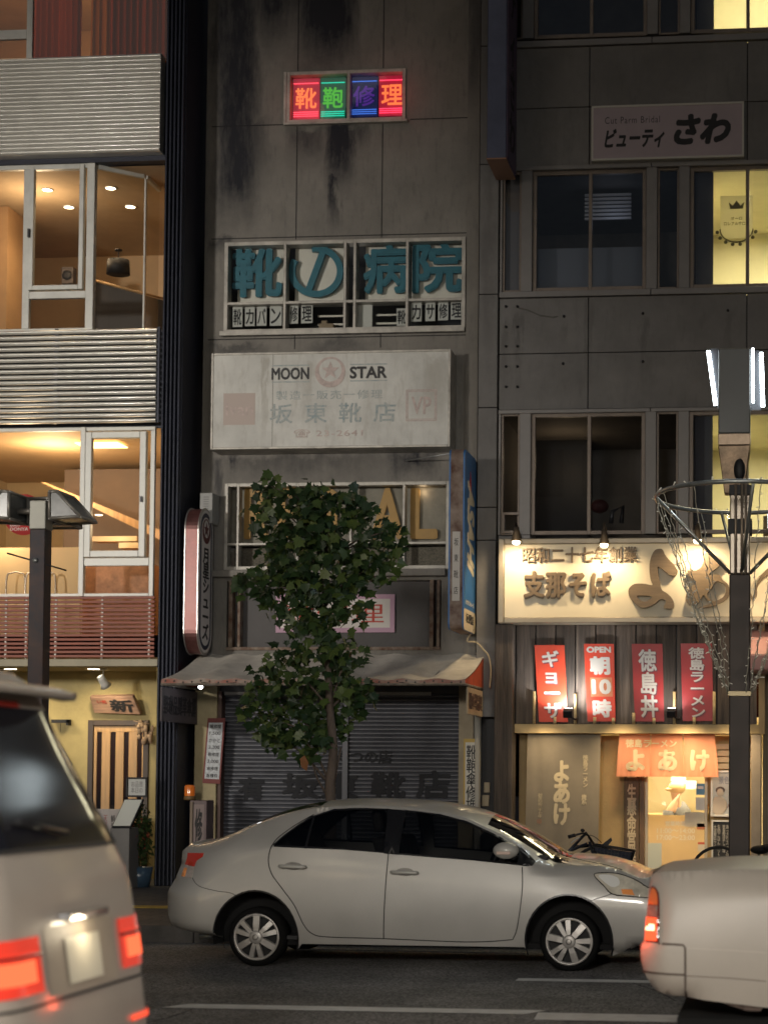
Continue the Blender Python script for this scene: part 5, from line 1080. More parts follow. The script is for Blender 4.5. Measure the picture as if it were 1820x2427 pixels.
# noren ----------------------------------------------------------------------------
yn = YR + .18; zr = U(1580, 1737, yn).z
o = thing('noren_pole', 'thin bamboo pole carrying the orange split curtain', 'pole', U(1550, 1737, yn)); b = MB(); b.tube([(U(1384, 1738, yn).x, yn, zr), (U(1714, 1735, yn).x, yn, zr)], .014, 8); b.build('pole', bam, o)
n0, n1 = U(1466, 1790, yn).x, U(1694, 1790, yn).x; nz0 = U(1580, 1842, yn).z
orangec = M('noren_orange', (.76, .33, .20), .75, var=.06, vs=4); translucent(orangec, (.75, .25, .12), .35)
nt_ = M('noren_letter', (.74, .62, .42), .75); translucent(nt_, (.75, .62, .42), .3)
o = thing('noren_curtain', 'orange split noren curtain with cream hiragana over the glass door', 'curtain', ((n0 + n1) / 2, yn, nz0))
w = (n1 - n0) / 3
for i in range(3):
    def nf(u, v, i=i):
        fl = .02 * v; x = n0 + i * w + u * w + (u - .5) * fl * 2 * (-.3 if v < .3 else 1) - (.018 * v if i == 0 else -.03 * v if i == 2 else 0)
        return Vector((x, yn - .02 + .022 * sin(u * 7 + i * 2) * v + .012 * sin(u * 23 + i) * v, zr + .005 + (nz0 - zr) * v))
    b = MB(); b.grid(lambda u, v: nf(.012 + u * .976, v), 18, 16); b.build('panel', orangec, o, recalc=False)
    ch = 'よあけ'[i]; x0_ = n0 + i * w + w * .22
    def dr(p, i=i, nf=nf): u = min(max((p.x - n0 - i * w) / w, 0), 1); v = min(max((p.z - zr) / (nz0 - zr), 0), 1); return Vector((p.x, nf(u, v).y - .008 + (p.y - yn), p.z))
    lettering(o, ch, (x0_, yn, nz0 + .07), (w * .6, 0, 0), (0, 0, (zr - nz0) * .5), nt_, d=.002, bold=.055, fn=dr)
def dr2(p): v = min(max((p.z - zr) / (nz0 - zr), 0), 1); i = min(2, max(0, int((p.x - n0) / w))); u = (p.x - n0 - i * w) / w; return Vector((p.x, yn - .04 + .022 * sin(u * 7 + i * 2) * v + (p.y - yn), p.z))
let_px(o, '徳島ラーメン', 1482, 1752, 1603, 1772, yn, nt_, d=.002, bold=.03, fn=dr2)
# vertical wooden plaque left of the door
y = YB - .05; X0, X1, Z0, Z1 = rect(1478, 1800, 1514, 2060, y); o = thing('wood_signboard', 'tall dark brown signboard with cream brush characters beside the door', 'sign', ((X0 + X1) / 2, y, .3)); b = MB(); b.box(X0, X1, y, y + .045, .3, U(1500, 1780, y).z); b.build('board', M('board_brown', (.13, .085, .05), .6, var=.3, vs=6, st=(3, 1, .2)), o, bevel=.008)
let_px(o, '一生懸命営業中', 1485, 1838, 1507, 2080, y - .0005, M('letter_cream2', (.62, .52, .36), .6), d=.004, bold=.03, vertical=True, sp=.9)
b = MB(); b.box(U(1517, 1900, YB).x, XD0 - .002, YB - .06, YB - .001, .15, ZD1); b.build('door_post', M('post_brown', (.16, .09, .045), .5, var=.2), RB)
# glass door and shop interior
b = MB(); frame(b, XD0, XD1, .15, ZD1, YB + .03, YB + .08, .04); dr_ = b.build('door', M('door_alu', (.50, .42, .30), .4, .4), RB, bevel=.005)
b = MB(); b.quad((XD0, YB + .055, .15), (XD1, YB + .055, .15), (XD1, YB + .055, ZD1), (XD0, YB + .055, ZD1)); b.build('pane', GLASS('door_glass', (.90, .87, .78)), dr_, recalc=False)
shopw = M('shop_cream', (.76, .66, .44), .8, var=.06)
room(RB, XD0 - 1.2, XD1 + .9, YB + .13, YB + 4, .15, ZD1 + .25, [shopw, shopw, M('shop_floor', (.4, .3, .18), .5)])
light('AREA', ((XD0 + XD1) / 2, YB + 1.6, ZD1 + .2), 140, (1, .84, .55), ((XD0 + XD1) / 2, YB + 1.6, 0), 1.2); light('POINT', (XD1 + .2, YB + .7, 1.9), 14, (1, .85, .55), size=.2)
b = MB(); z = 1.05; b.box(XD0 - 1.1, XD1 + .5, YB + 2.3, YB + 2.7, .15, z); b.build('counter', M('counter_tan', (.55, .40, .2), .5), RB)
b = MB()
for px, q, zz_ in ((1590, 1625, 1838), (1625, 1650, 1850)): X0, X1, Z0, Z1 = rect(px, zz_, q, zz_ + 20, YB + 2.9); b.box(X0, X1, YB + 2.85, YB + 3.1, Z0, Z1)
b.build('wall_cabinet', M('cab_pale', (.6, .66, .66), .5), RB)
b = MB(); b.box(XD0 + .042, XD1 - .042, YB + .047, YB + .051, .2, U(1600, 1932, YB).z); ff = M('frosted_film', (.74, .62, .43), .7, var=.06, vs=3); translucent(ff, (.8, .66, .42), .5); b.build('frosted_film', ff, dr_)
# stickers and hours on the door glass
y = YB + .046; hw = M('hours_white', (.85, .82, .70), .6)
let_px(dr_, '営業時間', 1576, 1946, 1622, 1958, y, hw, d=.002, bold=.02); let_px(dr_, '11:00～14:00', 1556, 1963, 1646, 1975, y, hw, d=.002, bold=.02); let_px(dr_, '17:00～23:00', 1556, 1979, 1646, 1991, y, hw, d=.002, bold=.02)
for nm, r, c in (('blue_sticker', (1649, 1857, 1669, 1884), (.10, .30, .55)), ('white_sticker', (1648, 1890, 1671, 1920), (.7, .74, .74)), ('paper_notice', (1622, 1925, 1673, 1960), (.74, .68, .52)), ('red_sticker', (1651, 1952, 1673, 1966), (.65, .22, .10)), ('red_sticker', (1653, 1996, 1673, 2001), (.65, .12, .07)), ('white_sticker', (1653, 2002, 1672, 2018), (.75, .66, .5)), ('paper_notice', (1533, 1998, 1567, 2060), (.66, .70, .60))):
    X0, X1, Z0, Z1 = rect(*r, y); b = MB(); b.box(X0, X1, y - .006, y - .0025, Z0, Z1); b.build(nm, M(nm + str(r[0]), c, .5), dr_)
b = MB(); X0, X1, Z0, Z1 = rect(1652, 1863, 1666, 1870, y); b.box(X0, X1, y - .008, y - .0062, Z0, Z1); b.build('sticker_band', M('stk_white', (.7, .75, .8), .5), dr_)
b = MB(); x = U(1678, 1930, YB).x; b.tube([(x, YB - .05, U(1678, 1945, YB).z), (x, YB - .05, U(1678, 1905, YB).z)], .014, 8); b.build('handle', M('brass', (.6, .42, .16), .3, .8), dr_)
# poster case and menu blackboard right of the door
y = YB - .16; X0, X1, Z0, Z1 = rect(1683, 1826, 1740, 1936, y); o = thing('poster_case', 'framed white festival style poster beside the glass door', 'poster', ((X0 + X1) / 2, y, Z0)); b = MB(); frame(b, X0, X1, Z0, Z1, y, y + .05, .03); b.build('frame', M('case_alu', (.55, .50, .42), .35, .5), o, bevel=.005)
b = MB(); b.box(X0 + .03, X1 - .03, y + .02, y + .03, Z0 + .03, Z1 - .03); b.build('sheet', M('sheet_pale', (.52, .54, .55), .5, var=.12, vs=9), o)
let_px(o, '景色', 1702, 1840, 1728, 1858, y + .0195, M('ink_blue', (.25, .28, .38), .6), d=.002, bold=.01)
b = MB(); c = U(1706, 1878, y + .018); b.ell(c, .045, .004, .055, 12, 8); b.ell(c + Vector((-.02, 0, -.17)), .11, .004, .12, 12, 8); b.build('figure_patch', M('patch_skin', (.60, .52, .44), .6), o)
b = MB(); b.ell(c + Vector((0, .001, .03)), .06, .003, .045, 12, 8); b.build('dark_patch', M('patch_dark', (.12, .09, .09), .6), o)
let_px(o, 'たび', 1690, 1905, 1732, 1914, y + .0195, M('ink_wine', (.25, .08, .1), .6), d=.002, bold=.01)
X0, X1, Z0, Z1 = rect(1685, 1944, 1740, 2070, y); o = thing('menu_blackboard', 'black menu board with small white vertical writing under the poster', 'menu board', ((X0 + X1) / 2, y, .3)); b = MB(); frame(b, X0, X1, .3, Z1, y, y + .05, .02); b.build('frame', _mats['case_alu'], o)
b = MB(); b.box(X0 + .02, X1 - .02, y + .02, y + .03, .32, Z1 - .02); b.build('board', M('board_black', (.02, .02, .022), .6), o)
cw = M('chalk', (.55, .52, .46), .7)
for px, t in ((1722, 'あっさりスープの中華そば'), (1714, '数量限定しお味'), (1702, '生卵ごはんセット'), (1693, '大盛無料です')):
    let_px(o, t, px - 3, 1955, px + 4, 1955 + 9.5 * len(t), y + .0195, cw, d=.002, bold=.0, vertical=True, sp=.85)
b = MB(); X0, X1, Z0, Z1 = rect(1684, 1762, 1782, 1824, YB)
for i in range(4): b.box(X0, X1, YB - .06, YB - .002, Z0 + (Z1 - Z0) * i / 4 + .008, Z0 + (Z1 - Z0) * (i + 1) / 4 - .008)
buildx(b, 'wall_slat', M('slat_beige', (.62, .52, .36), .6), RB)
# warm downlights under the lintel
for px, pw in ((1300, 20), (1480, 30), (1630, 48), (1740, 22)):
    x = U(px, 1760, YR + .35).x; light('SPOT', (x, YR - .35, zb_ - .05), pw, (1, .74, .42), (x, YB - .1, .7), .1, 125, 1.0)
# neighbour on the far right
NB = thing('corner_shop', 'shop front with pink awning at the right edge of frame', 'building', (RX(1900), YR + .3, .15))
b = MB(); wall(b, RX(1806, 1800), XE + 1, .15, zt_ + 1.4, YR + .3, .2, [(RX(1818, 1800), XE + .6, .15, RZ(1640, 1815))]); b.build('wall', M('neighbour_wall', (.34, .27, .18), .7, var=.1), NB)
b = MB(); frame(b, RX(1818, 1800), XE + .6, .16, RZ(1640, 1815), YR + .28, YR + .42, .06); w = b.build('window', M('pale_frame', (.55, .56, .5), .4, .3), NB, bevel=.006)
b = MB(); b.box(RX(1818, 1800), XE + .6, YR + .6, YR + .62, .16, RZ(1640, 1815)); b.build('backing', M('pale_fill', (.40, .45, .40), .6), NB)
b = MB(); zz1, zz0 = U(1800, 1513, 22.6).z, U(1800, 1590, 22.6).z; xw = U(1777, 1550, 22.6).x; b.prism([(xw, 22.5, zz0), (xw, 22.5, zz0 + .2), (xw, YR + .2, zz1 + .25), (xw, YR + .2, zz0)], (XE - xw, 0, 0)); b.build('awning', M('awning_pink', (.46, .26, .26), .6, var=.05), NB, bevel=.02)
light('SPOT', (RX(1815, 1600), 22.3, zz1 + .5), 10, WARM, (RX(1815, 1600), YR, zz0), .1, 120, .6)
# ================================================================ STREET FURNITURE
galv = M('galvanised', (.42, .44, .43), .35, .75, var=.15, vs=12)
postm = M('post_dark', (.045, .038, .034), .55, .3, var=.6, vs=6, col2=(.045, .032, .026))
YP = 17.9
def lampost(lab):
    c = U(1752, 1645, YP); o = thing('street_lamp', lab, 'street lamp', (c.x, YP, .15)); X = c.x
    Z = lambda py: U(1752, py, YP).z
    hw = .1
    b = MB(); b.box(X - hw, X + hw, YP - hw, YP + hw, .15, Z(1363)); b.box(X - hw - .12, X + hw + .12, YP - hw - .12, YP + hw + .12, .15, .19); b.build('post', postm, o, bevel=.012)
    b = MB(); b.box(X - hw - .012, X + hw + .012, YP - hw - .012, YP + hw + .012, Z(1651), Z(1639)); b.build('collar', M('collar_brass', (.40, .33, .20), .45, .5, var=.2), o, bevel=.004)
    b = MB(); b.box(X - .096, X + .096, YP - .096, YP + .096, Z(1362), Z(1176)); b.build('sleeve', M('sleeve_steel', (.30, .26, .21), .35, .7, var=.15), o, bevel=.01)
    b = MB(); b.box(X - .115, X + .115, YP - .115, YP + .115, Z(1268), Z(1233)); b.box(X - .104, X + .104, YP - .104, YP + .104, Z(1176), Z(1152)); buildx(b, 'clamp', black, o, bevel=.004)
    # head: tapered neck and flat light box
    x0, x1 = U(1701, 930, YP - .16).x, U(1777, 930, YP - .16).x; xm = (x0 + x1) / 2; h = (x1 - x0) / 2
    def fr(z0, w0, d0, z1, w1, d1, b):
        vs = [(xm + sx * w, YP + sy * d, z) for (z, w, d) in ((z0, w0, d0), (z1, w1, d1)) for (sx, sy) in ((-1, -1), (1, -1), (1, 1), (-1, 1))]
        b.add(vs, [(0, 3, 2, 1), (4, 5, 6, 7), (0, 1, 5, 4), (1, 2, 6, 5), (2, 3, 7, 6), (3, 0, 4, 7)])
    b = MB(); fr(Z(1172), h * .62, .08, Z(1062), h, .16, b); b.build('neck', M('neck_bronze', (.23, .165, .11), .4, .6, var=.5, vs=9), o, bevel=.008)
    b = MB(); fr(Z(1061), h, .162, Z(1034), h, .162, b); b.build('neck_band', M('band_bronze', (.33, .25, .18), .4, .6, var=.3, vs=9), o, bevel=.006)
    b = MB(); fr(Z(1033.5), h * .99, .155, Z(834), h * .99, .155, b); b.build('lamp_box', M('lampbox_grey', (.09, .094, .095), .45, .3, var=.08), o, bevel=.01)
    b = MB(); b.ell((X - .005, YP - .125, Z(1118)), .055, .05, .11, 14, 10); b.build('socket', black, o)
    te = EM('tube_white', (.86, .97, 1), 18)
    tz1, tz0 = Z(834), Z(962)
    for (pa, pb, dy) in ((1678, 1695, -.06), (1783, 1784, -.14), (1803, 1807, .05)):
        y = YP + dy; A, B = U(pa, 834, y), U(pb, 962, y)
        b = MB(); b.tube([(B.x, y, tz0), (A.x, y, tz1)], .019 if pa != 1783 else .011, 10); b.build('fluorescent_tube', te, o)
        if pa == 1783: continue
        b = MB(); sg_ = 1 if pa > 1750 else -1
        b.prism([(x1 if sg_ > 0 else x0, y + .03, tz0 - .03), (B.x - sg_ * .02, y + .03, tz0 - .03), (A.x - sg_ * .02, y + .03, tz1 + .03), (x1 if sg_ > 0 else x0, y + .03, tz1 + .03)], (0, .012, 0)); b.build('reflector', M('reflector_grey', (.05, .052, .06), .4, .5), o)
    for sx in (-1, 1): l = light('AREA', (xm + sx * .34, YP - .1, (tz0 + tz1) / 2), 13, COOL, (xm + sx * 3, YP, (tz0 + tz1) / 2 - .5), .06, sy=.5); l.parent = o; l.location -= o.location
    return o, X, Z
LP, XPO, ZP = lampost('tall dark street lamp with white vertical tubes right of the ramen posters')
# unseen lamps added behind the viewer on the camera's side to light the street
nl = []
for i, (dx, dy, lab) in enumerate(((-9.5, -23.5, 'added unseen street lamp on the near pavement, far left'), (-2.6, -23.5, 'added unseen street lamp on the near pavement, middle'), (4.5, -23.5, 'added unseen street lamp on the near pavement, right'))):
    pass
# galvanised hoop
rx_, ry_ = .82, 1.02; zr_ = ZP(1180)
hp = thing('light_hoop', 'galvanised pipe hoop clamped around the street lamp with slanting struts', 'hoop', (XPO, YP, zr_))
RP = lambda t, z=None: Vector((XPO + rx_ * cos(t), YP - ry_ * sin(t), zr_ if z is None else z))
b = MB(); b.tube([RP(2 * pi * i / 30) for i in range(30)], .022, 10, closed=True); b.build('hoop', galv, hp)
for t in (radians(172), radians(196), radians(8), radians(-16), radians(80), radians(255)):
    e = Vector((XPO + .1 * cos(t), YP - .1 * sin(t), ZP(1363) + .02)); b = MB(); b.tube([RP(t), e], .017, 8); b.build('strut', galv, hp)
for sx in (-.04, .02, .055):
    b = MB(); b.tube([(XPO + sx, YP - .115, ZP(1365)), (XPO + sx, YP - .125, ZP(1140))], .013, 8); b.build('conduit', M('conduit_tan', (.34, .27, .2), .4, .5), hp)
wirem = M('fairy_wire', (.46, .44, .36), .5, .2); bulbm = M('fairy_bulb_glow', (.68, .66, .58), .3, emit=(1, .9, .7), es=.12)  # faint emission put into the unlit bulbs so they show pale
random.seed(5)
for i, (t, te_) in enumerate(((178, 195), (184, 200), (200, 215), (165, 190), (150, 170), (215, 230), (120, 140), (240, 250), (60, 40), (75, 60), (20, 20), (-5, 0), (-20, -10), (300, 310), (330, 330))):
    A = RP(radians(t)); a2 = radians(te_); E_ = Vector((XPO + .115 * cos(a2), YP - .115 * sin(a2), ZP(1642)))
    n = 40; pts = []
    for k in range(n + 1):
        f = k / n; p = A.lerp(E_, f); p.z -= .10 * sin(pi * f); w = .012; p += Vector((random.uniform(-w, w), random.uniform(-w, w), random.uniform(-w, w))); pts.append(p)
    b = MB(); b.tube(pts, .0046, 5); o = b.build('light_string', wirem); tag(o, 'string of tiny unlit fairy bulbs hanging from the hoop to the post collar', 'fairy lights', 'fairy light strings on the lamp hoop')
    b = MB()
    for k in range(2, n, 2):
        d = Vector((random.uniform(-1, 1), random.uniform(-1, 1), random.uniform(-.6, .6))).normalized(); b.tube([pts[k], pts[k] + d * random.uniform(.025, .045)], [.003, .005], 5)
    b.build('bulbs', bulbm, o)
b = MB()
for k in range(44):
    t = random.uniform(0, 2 * pi); p = RP(t) + Vector((0, 0, .02)); d = Vector((random.uniform(-1, 1), random.uniform(-1, 1), random.uniform(-.3, 1))).normalized(); b.tube([p, p + d * random.uniform(.03, .06)], [.004, .007], 5)
b.build('bulbs', bulbm, hp)

# left rusty post with wedge lanterns
YQ = 17.6
c = U(90, 1500, YQ); o = thing('lantern_post', 'rusty dark square post with four unlit wedge lanterns on top', 'street lamp', (c.x, YQ, .15)); LPOST = o
x0, x1 = U(69, 1400, YQ - .09).x, U(69, 1400, YQ - .09).x + .155
zt_ = U(90, 1186, YQ - .09).z; zc_ = U(90, 1254, YQ - .09).z
b = MB(); b.box(x0, x1, YQ - .09, YQ + .09, .15, zc_); b.build('post', M('post_rusty', (.035, .036, .045), .55, .3, var=.5, vs=5, col2=(.06, .032, .026)), o, bevel=.008)
b = MB(); b.box(x0 - .006, x1 + .006, YQ - .098, YQ + .098, zc_, zt_); b.build('cap', M('cap_grey', (.36, .36, .32), .5, .3, var=.15), o, bevel=.01)
lglass = M('lantern_glass', (.10, .105, .10), .2, var=.25, vs=3, spec=.8); lfr = M('lantern_frame', (.30, .28, .25), .45, .5)
def lantern(pts, vec):
    b = MB(); b.prism(pts, vec); L_ = b.build('lantern', lglass, o); q = [Vector(p) + Vector(vec) for p in pts]; P = [Vector(p) for p in pts]; b = MB()
    for i in range(4): b.tube([P[i], P[(i + 1) % 4]], .016, 6); b.tube([q[i], q[(i + 1) % 4]], .016, 6); b.tube([P[i], q[i]], .016, 6)
    b.build('edge_frame', lfr, L_)
yl = YQ - .22
PL = lambda L_: [Vector((U(x, y, yl).x, yl, U(x, y, yl).z)) for x, y in L_]
lantern(PL([(118, 1165), (136, 1164), (190, 1224), (118, 1228)]), (0, .44, 0))
lantern(PL([(22, 1165), (4, 1164), (-50, 1224), (22, 1228)]), (0, .44, 0))
zA, zB_ = U(118, 1165, yl).z, U(118, 1228, yl).z; xm = (x0 + x1) / 2
for sy in (1, -1):
    y0 = YQ + sy * .2; P = [(xm - .22, y0, zA), (xm - .22, y0 + sy * .07, zA), (xm - .22, y0 + sy * .3, zB_), (xm - .22, y0, zB_)]
    if sy > 0: lantern(P, (.44, 0, 0))
b = MB(); zz = (zA + zB_) / 2 - .03; xa_ = U(22, 1200, yl).x; xb_ = U(118, 1200, yl).x; b.tube([(xa_, YQ, zz), (x0, YQ, zz)], .03, 8); b.tube([(x1, YQ, zz), (xb_, YQ, zz)], .03, 8); b.tube([(xm, YQ + .09, zz), (xm, YQ + .2, zz)], .03, 8); b.build('arm', lfr, o)
a, c = U(18, 1311, YQ - .1), U(158, 1352, YQ - .02); b = MB(); b.tube([a, c], .009, 6); b.build('cross_rod', _mats['dark_metal'], o)
b = MB(); p = U(84, 1328, YQ - .1); b.lathe([(0, .012), (.025, .01), (.025, 0)], p, (0, -1, 0), 12); b.build('bolt', galv, o)

# ---------------------------------------------------------------- street tree
YT = 18.3; s_ = F / YT
tr = thing('street_tree', 'young street tree with lobed green leaves in front of the shop', 'tree', (U(783, 1900, YT).x, YT, .15))
bark = M('bark', (.11, .085, .07), .85, var=.35, vs=14, st=(1, 1, .3), bump=.4, bs=30)
tp = [(783, 2080), (785, 1950), (783, 1860), (790, 1780), (782, 1680), (776, 1560), (768, 1440), (770, 1330), (760, 1230), (752, 1150)]
TP = [U(x, y, YT) for x, y in tp]; TP[0].z = .15
b = MB(); b.tube(catmull([tuple(p) for p in TP], 4, False), [.062 - .052 * i / 36 for i in range(37)], 10)
random.seed(21)
blobs = [(690, 1222, 92, 85), (800, 1235, 110, 95), (893, 1285, 72, 70), (655, 1310, 78, 80), (770, 1340, 120, 95), (860, 1350, 70, 60), (620, 1385, 52, 36), (700, 1420, 82, 80), (800, 1440, 70, 75), (760, 1510, 80, 70), (820, 1545, 55, 50),
         (690, 1590, 78, 66), (628, 1650, 66, 58), (770, 1630, 90, 72), (835, 1640, 42, 60), (700, 1715, 88, 62), (730, 1760, 62, 40), (640, 1740, 50, 40), (602, 1690, 34, 34), (770, 1720, 60, 45), (655, 1160, 36, 40), (762, 1178, 34, 42), (715, 1165, 34, 36), (850, 1205, 40, 45), (940, 1265, 34, 24), (570, 1365, 30, 16)]
blobs = [(x, y, rx2 * .92, ry2 * .92) for x, y, rx2, ry2 in blobs]
lw = []
for (x, y, rx2, ry2) in blobs:
    c = U(x, y, YT); c.y += random.uniform(-.3, .3); i = min(range(len(TP)), key=lambda k: abs(TP[k].z - (c.z - .35))); a = TP[i]; m = a.lerp(c, .5) + Vector((0, 0, .06)); b.tube([a, m, c], [.016, .010, .004], 6)
    n = int(rx2 * ry2 / 44); 
    for _ in range(n):
        while True:
            d = Vector((random.uniform(-1, 1), random.uniform(-1, 1), random.uniform(-1, 1)))
            if .25 < d.length <= 1.0: break
        d *= random.choice((.8, .95, 1.0, 1.05, 1.12, 1.25))
        lw.append(c + Vector((d.x * rx2 / s_, d.y * (rx2 + ry2) / 2 / s_ * 1.0, d.z * ry2 / s_)))
b.build('trunk', bark, tr)
lob = [(0, 0), (.16, .05), (.42, .02), (.33, .22), (.56, .42), (.30, .48), (.24, .62), (.10, .70), (0, 1.0)]
lobL = lob; b = MB()
for p in lw:
    L_ = random.uniform(.065, .15); az = random.uniform(0, 2 * pi); fac = Vector((.35 * random.uniform(-1, 1), -random.uniform(.1, 1), random.uniform(.0, .9))) if random.random() < .6 else Vector((cos(az), sin(az), random.uniform(-.2, .9)))
    n = fac.normalized(); dn = Vector((random.uniform(-.8, .8), random.uniform(-.4, .4), -1 + random.uniform(-.1, .9))); t = (dn - n * dn.dot(n)).normalized(); s2 = n.cross(t); fold = random.uniform(.05, .3)
    mid = [p, p + t * L_]; R_ = [p + (t * v + s2 * u - n * abs(u) * fold - n * v * v * .15) * L_ for u, v in lob]; Lf = [p + (t * v - s2 * u - n * abs(u) * fold - n * v * v * .15) * L_ for u, v in lob[1:-1]]
    k = len(lob); b.add(R_ + Lf, [tuple(range(k)), tuple([0, k - 1] + [k + j for j in range(k - 3, -1, -1)])])
def leafmat():
    m = bpy.data.materials.new('tree_leaf'); m.use_nodes = True; nt = m.node_tree; N = nt.nodes; L = nt.links; q = N['Principled BSDF']; q.inputs['Roughness'].default_value = .42
    g = N.new('ShaderNodeNewGeometry'); r = N.new('ShaderNodeValToRGB'); cr = r.color_ramp; cr.elements[0].color = (.018, .042, .016, 1); cr.elements[0].position = 0; cr.elements[1].color = (.13, .17, .045, 1); cr.elements[1].position = 1
    e = cr.elements.new(.55); e.color = (.040, .078, .024, 1); e = cr.elements.new(.93); e.color = (.105, .155, .04, 1); L.new(g.outputs['Random Per Island'], r.inputs[0]); L.new(r.outputs[0], q.inputs['Base Color'])
    t = N.new('ShaderNodeBsdfTranslucent'); mx = N.new('ShaderNodeMixShader'); mx.inputs[0].default_value = .25; L.new(r.outputs[0], t.inputs[0]); L.new(q.outputs[0], mx.inputs[1]); L.new(t.outputs[0], mx.inputs[2]); L.new(mx.outputs[0], N['Material Output'].inputs[0]); return m
b.build('crown', leafmat(), tr, recalc=False)
b = MB(); p = U(722, 1790, YT - .3); b.add([p, p + Vector((.04, 0, -.07)), p + Vector((.02, .02, -.16)), p + Vector((-.03, 0, -.12)), p + Vector((-.05, 0, -.04))], [(0, 1, 2, 3, 4)]); b.build('dead_leaf', M('leaf_brown', (.22, .09, .03), .7), tr)
b = MB(); b.tube([U(808, 1772, YT + .1), U(793, 1850, YT + .05), U(790, 1900, YT)], .010, 6); b.tube([U(735, 1795, YT), U(752, 1845, YT), U(778, 1890, YT)], [.008, .010, .014], 6); b.build('side_branch', bark, tr)

# ---------------------------------------------------------------- bicycle behind the car
YBk = 20.3; o = thing('bicycle', 'dark shopping bicycle with wire basket and curved handlebar behind the silver car', 'bicycle', (U(1380, 2100, YBk).x, YBk, .15)); BX = U(1394, 2000, YBk).x
def wheel2(cx):
    b = MB(); R_ = .31; b.tube([(cx + R_ * cos(2 * pi * i / 30), YBk, .15 + .33 + R_ * sin(2 * pi * i / 30)) for i in range(30)], .018, 8, closed=True); w = b.build('wheel', M('tyre_rubber', (.018, .018, .018), .8), o)
    b = MB()
    for i in range(16): a = 2 * pi * i / 16; b.tube([(cx, YBk, .48), (cx + R_ * cos(a), YBk, .48 + R_ * sin(a))], .0015, 4)
    b.build('spokes', galv, w)
wheel2(BX + .12); wheel2(BX - .98)
bf = M('bike_frame', (.03, .035, .05), .3, .4); b = MB()
hd = Vector((BX - .02, YBk, .95)); bb = Vector((BX - .5, YBk, .44)); st = Vector((BX - .66, YBk, .80))
for a, c in ((hd, bb), (bb, st), (bb, (BX - .98, YBk, .48)), (st, (BX - .98, YBk, .48)), (Vector((BX + .01, YBk, .85)), (BX + .12, YBk, .48)), (hd + Vector((.01, 0, -.12)), bb + Vector((-.05, 0, .15)))): b.tube([a, c], .016, 8)
b.build('frame', bf, o)
b = MB(); b.ell(st + Vector((0, 0, .08)), .13, .08, .04); b.build('saddle', black, o)
hb = [(1346, 1984, -.24), (1363, 1979, -.24), (1383, 1975, -.2), (1394, 1981, -.12), (1405, 1999, -.02), (1408, 2004, .1), (1394, 2004, .2), (1364, 2007, .24)]
b = MB(); b.tube(catmull([tuple(U(x, y, YBk + dy)) for x, y, dy in hb], 5, False), .012, 8); b.tube([U(1406, 2000, YBk), (BX, YBk, .9)], .014, 8); b.build('handlebar', _mats['dark_metal'], o)
for g_ in (hb[:2], hb[-2:]): b = MB(); b.tube([U(x, y, YBk + dy) for x, y, dy in g_], .021, 10); b.build('grip', black, o)
b = MB(); b.tube(catmull([tuple(U(x, y, YBk - .25)) for x, y in ((1372, 1984), (1362, 1990), (1352, 1999))], 5, False), .007, 6); b.build('brake_lever', galv, o)
b = MB(); b.ell(U(1380, 1968, YBk - .2), .024, .024, .02); b.build('bell', black, o)
b = MB(); b.tube(catmull([tuple(U(x, y, YBk - .1)) for x, y in ((1375, 1982), (1400, 1980), (1415, 1988), (1425, 1998))], 5, False), .004, 5); b.build('brake_cable', black, o)
a0_, a1_ = U(1408, 2001, YBk), U(1503, 2016, YBk); b0_, b1_ = U(1412, 2048, YBk), U(1492, 2052, YBk); bk = MB()
ring_ = lambda f: [a0_.lerp(b0_, f) + Vector((0, -.14 + .03 * f, 0)), a1_.lerp(b1_, f) + Vector((0, -.14 + .03 * f, 0)), a1_.lerp(b1_, f) + Vector((0, .14 - .03 * f, 0)), a0_.lerp(b0_, f) + Vector((0, .14 - .03 * f, 0))]
for k, f in enumerate((0, .3, .6, 1)): bk.tube(ring_(f), .008 if k == 0 else .003, 5, closed=True)
T_, B_ = ring_(0), ring_(1)
for e in range(4):
    for k in range(11): u = k / 11; bk.tube([T_[e].lerp(T_[(e + 1) % 4], u), B_[e].lerp(B_[(e + 1) % 4], u)], .0028, 4)
bs2 = bk.build('basket', M('basket_wire', (.06, .06, .065), .4, .6), o)
I_ = ring_(.12); J_ = ring_(.95); cI = sum(I_, Vector()) / 4; cJ = sum(J_, Vector()) / 4
b = MB(); b.add([cI + (p - cI) * .93 for p in I_] + [cJ + (p - cJ) * .93 for p in J_], [(0, 1, 2, 3), (4, 7, 6, 5), (0, 4, 5, 1), (1, 5, 6, 2), (2, 6, 7, 3), (3, 7, 4, 0)]); b.build('basket_lining', M('lining_navy', (.02, .025, .045), .7, var=.4, vs=10), bs2)
b = MB(); b.prism([U(1425, 2002, YBk), U(1447, 1985, YBk), U(1450, 1992, YBk), U(1440, 2004, YBk)], (0, .02, 0)); b.build('flag_bag', black, o)
# second bicycle saddle at the right edge
y = 20.6; c = U(1800, 2014, y); o = thing('bicycle', 'parked bicycle of which only the black saddle shows right of the lamp post', 'bicycle', (c.x, y, .15))
b = MB(); b.ell(c, .11, .07, .05); b.ell(c + Vector((.1, 0, .02)), .10, .09, .05); b.build('saddle', black, o)
b = MB(); b.tube([c, c + Vector((-.1, 0, -.4))], .014, 8); b.tube([c + Vector((-.1, 0, -.4)), c + Vector((.4, 0, -.1))], .016, 8); b.tube([c + Vector((-.06, 0, -.25)), (c.x - .45, y, .48)], .012, 8); b.build('frame', bf, o)
for dx in (-.45, .62): b = MB(); b.tube([(c.x + dx + .31 * cos(2 * pi * i / 26), y, .48 + .31 * sin(2 * pi * i / 26)) for i in range(26)], .018, 8, closed=True); b.build('wheel', _mats['tyre_rubber'], o)

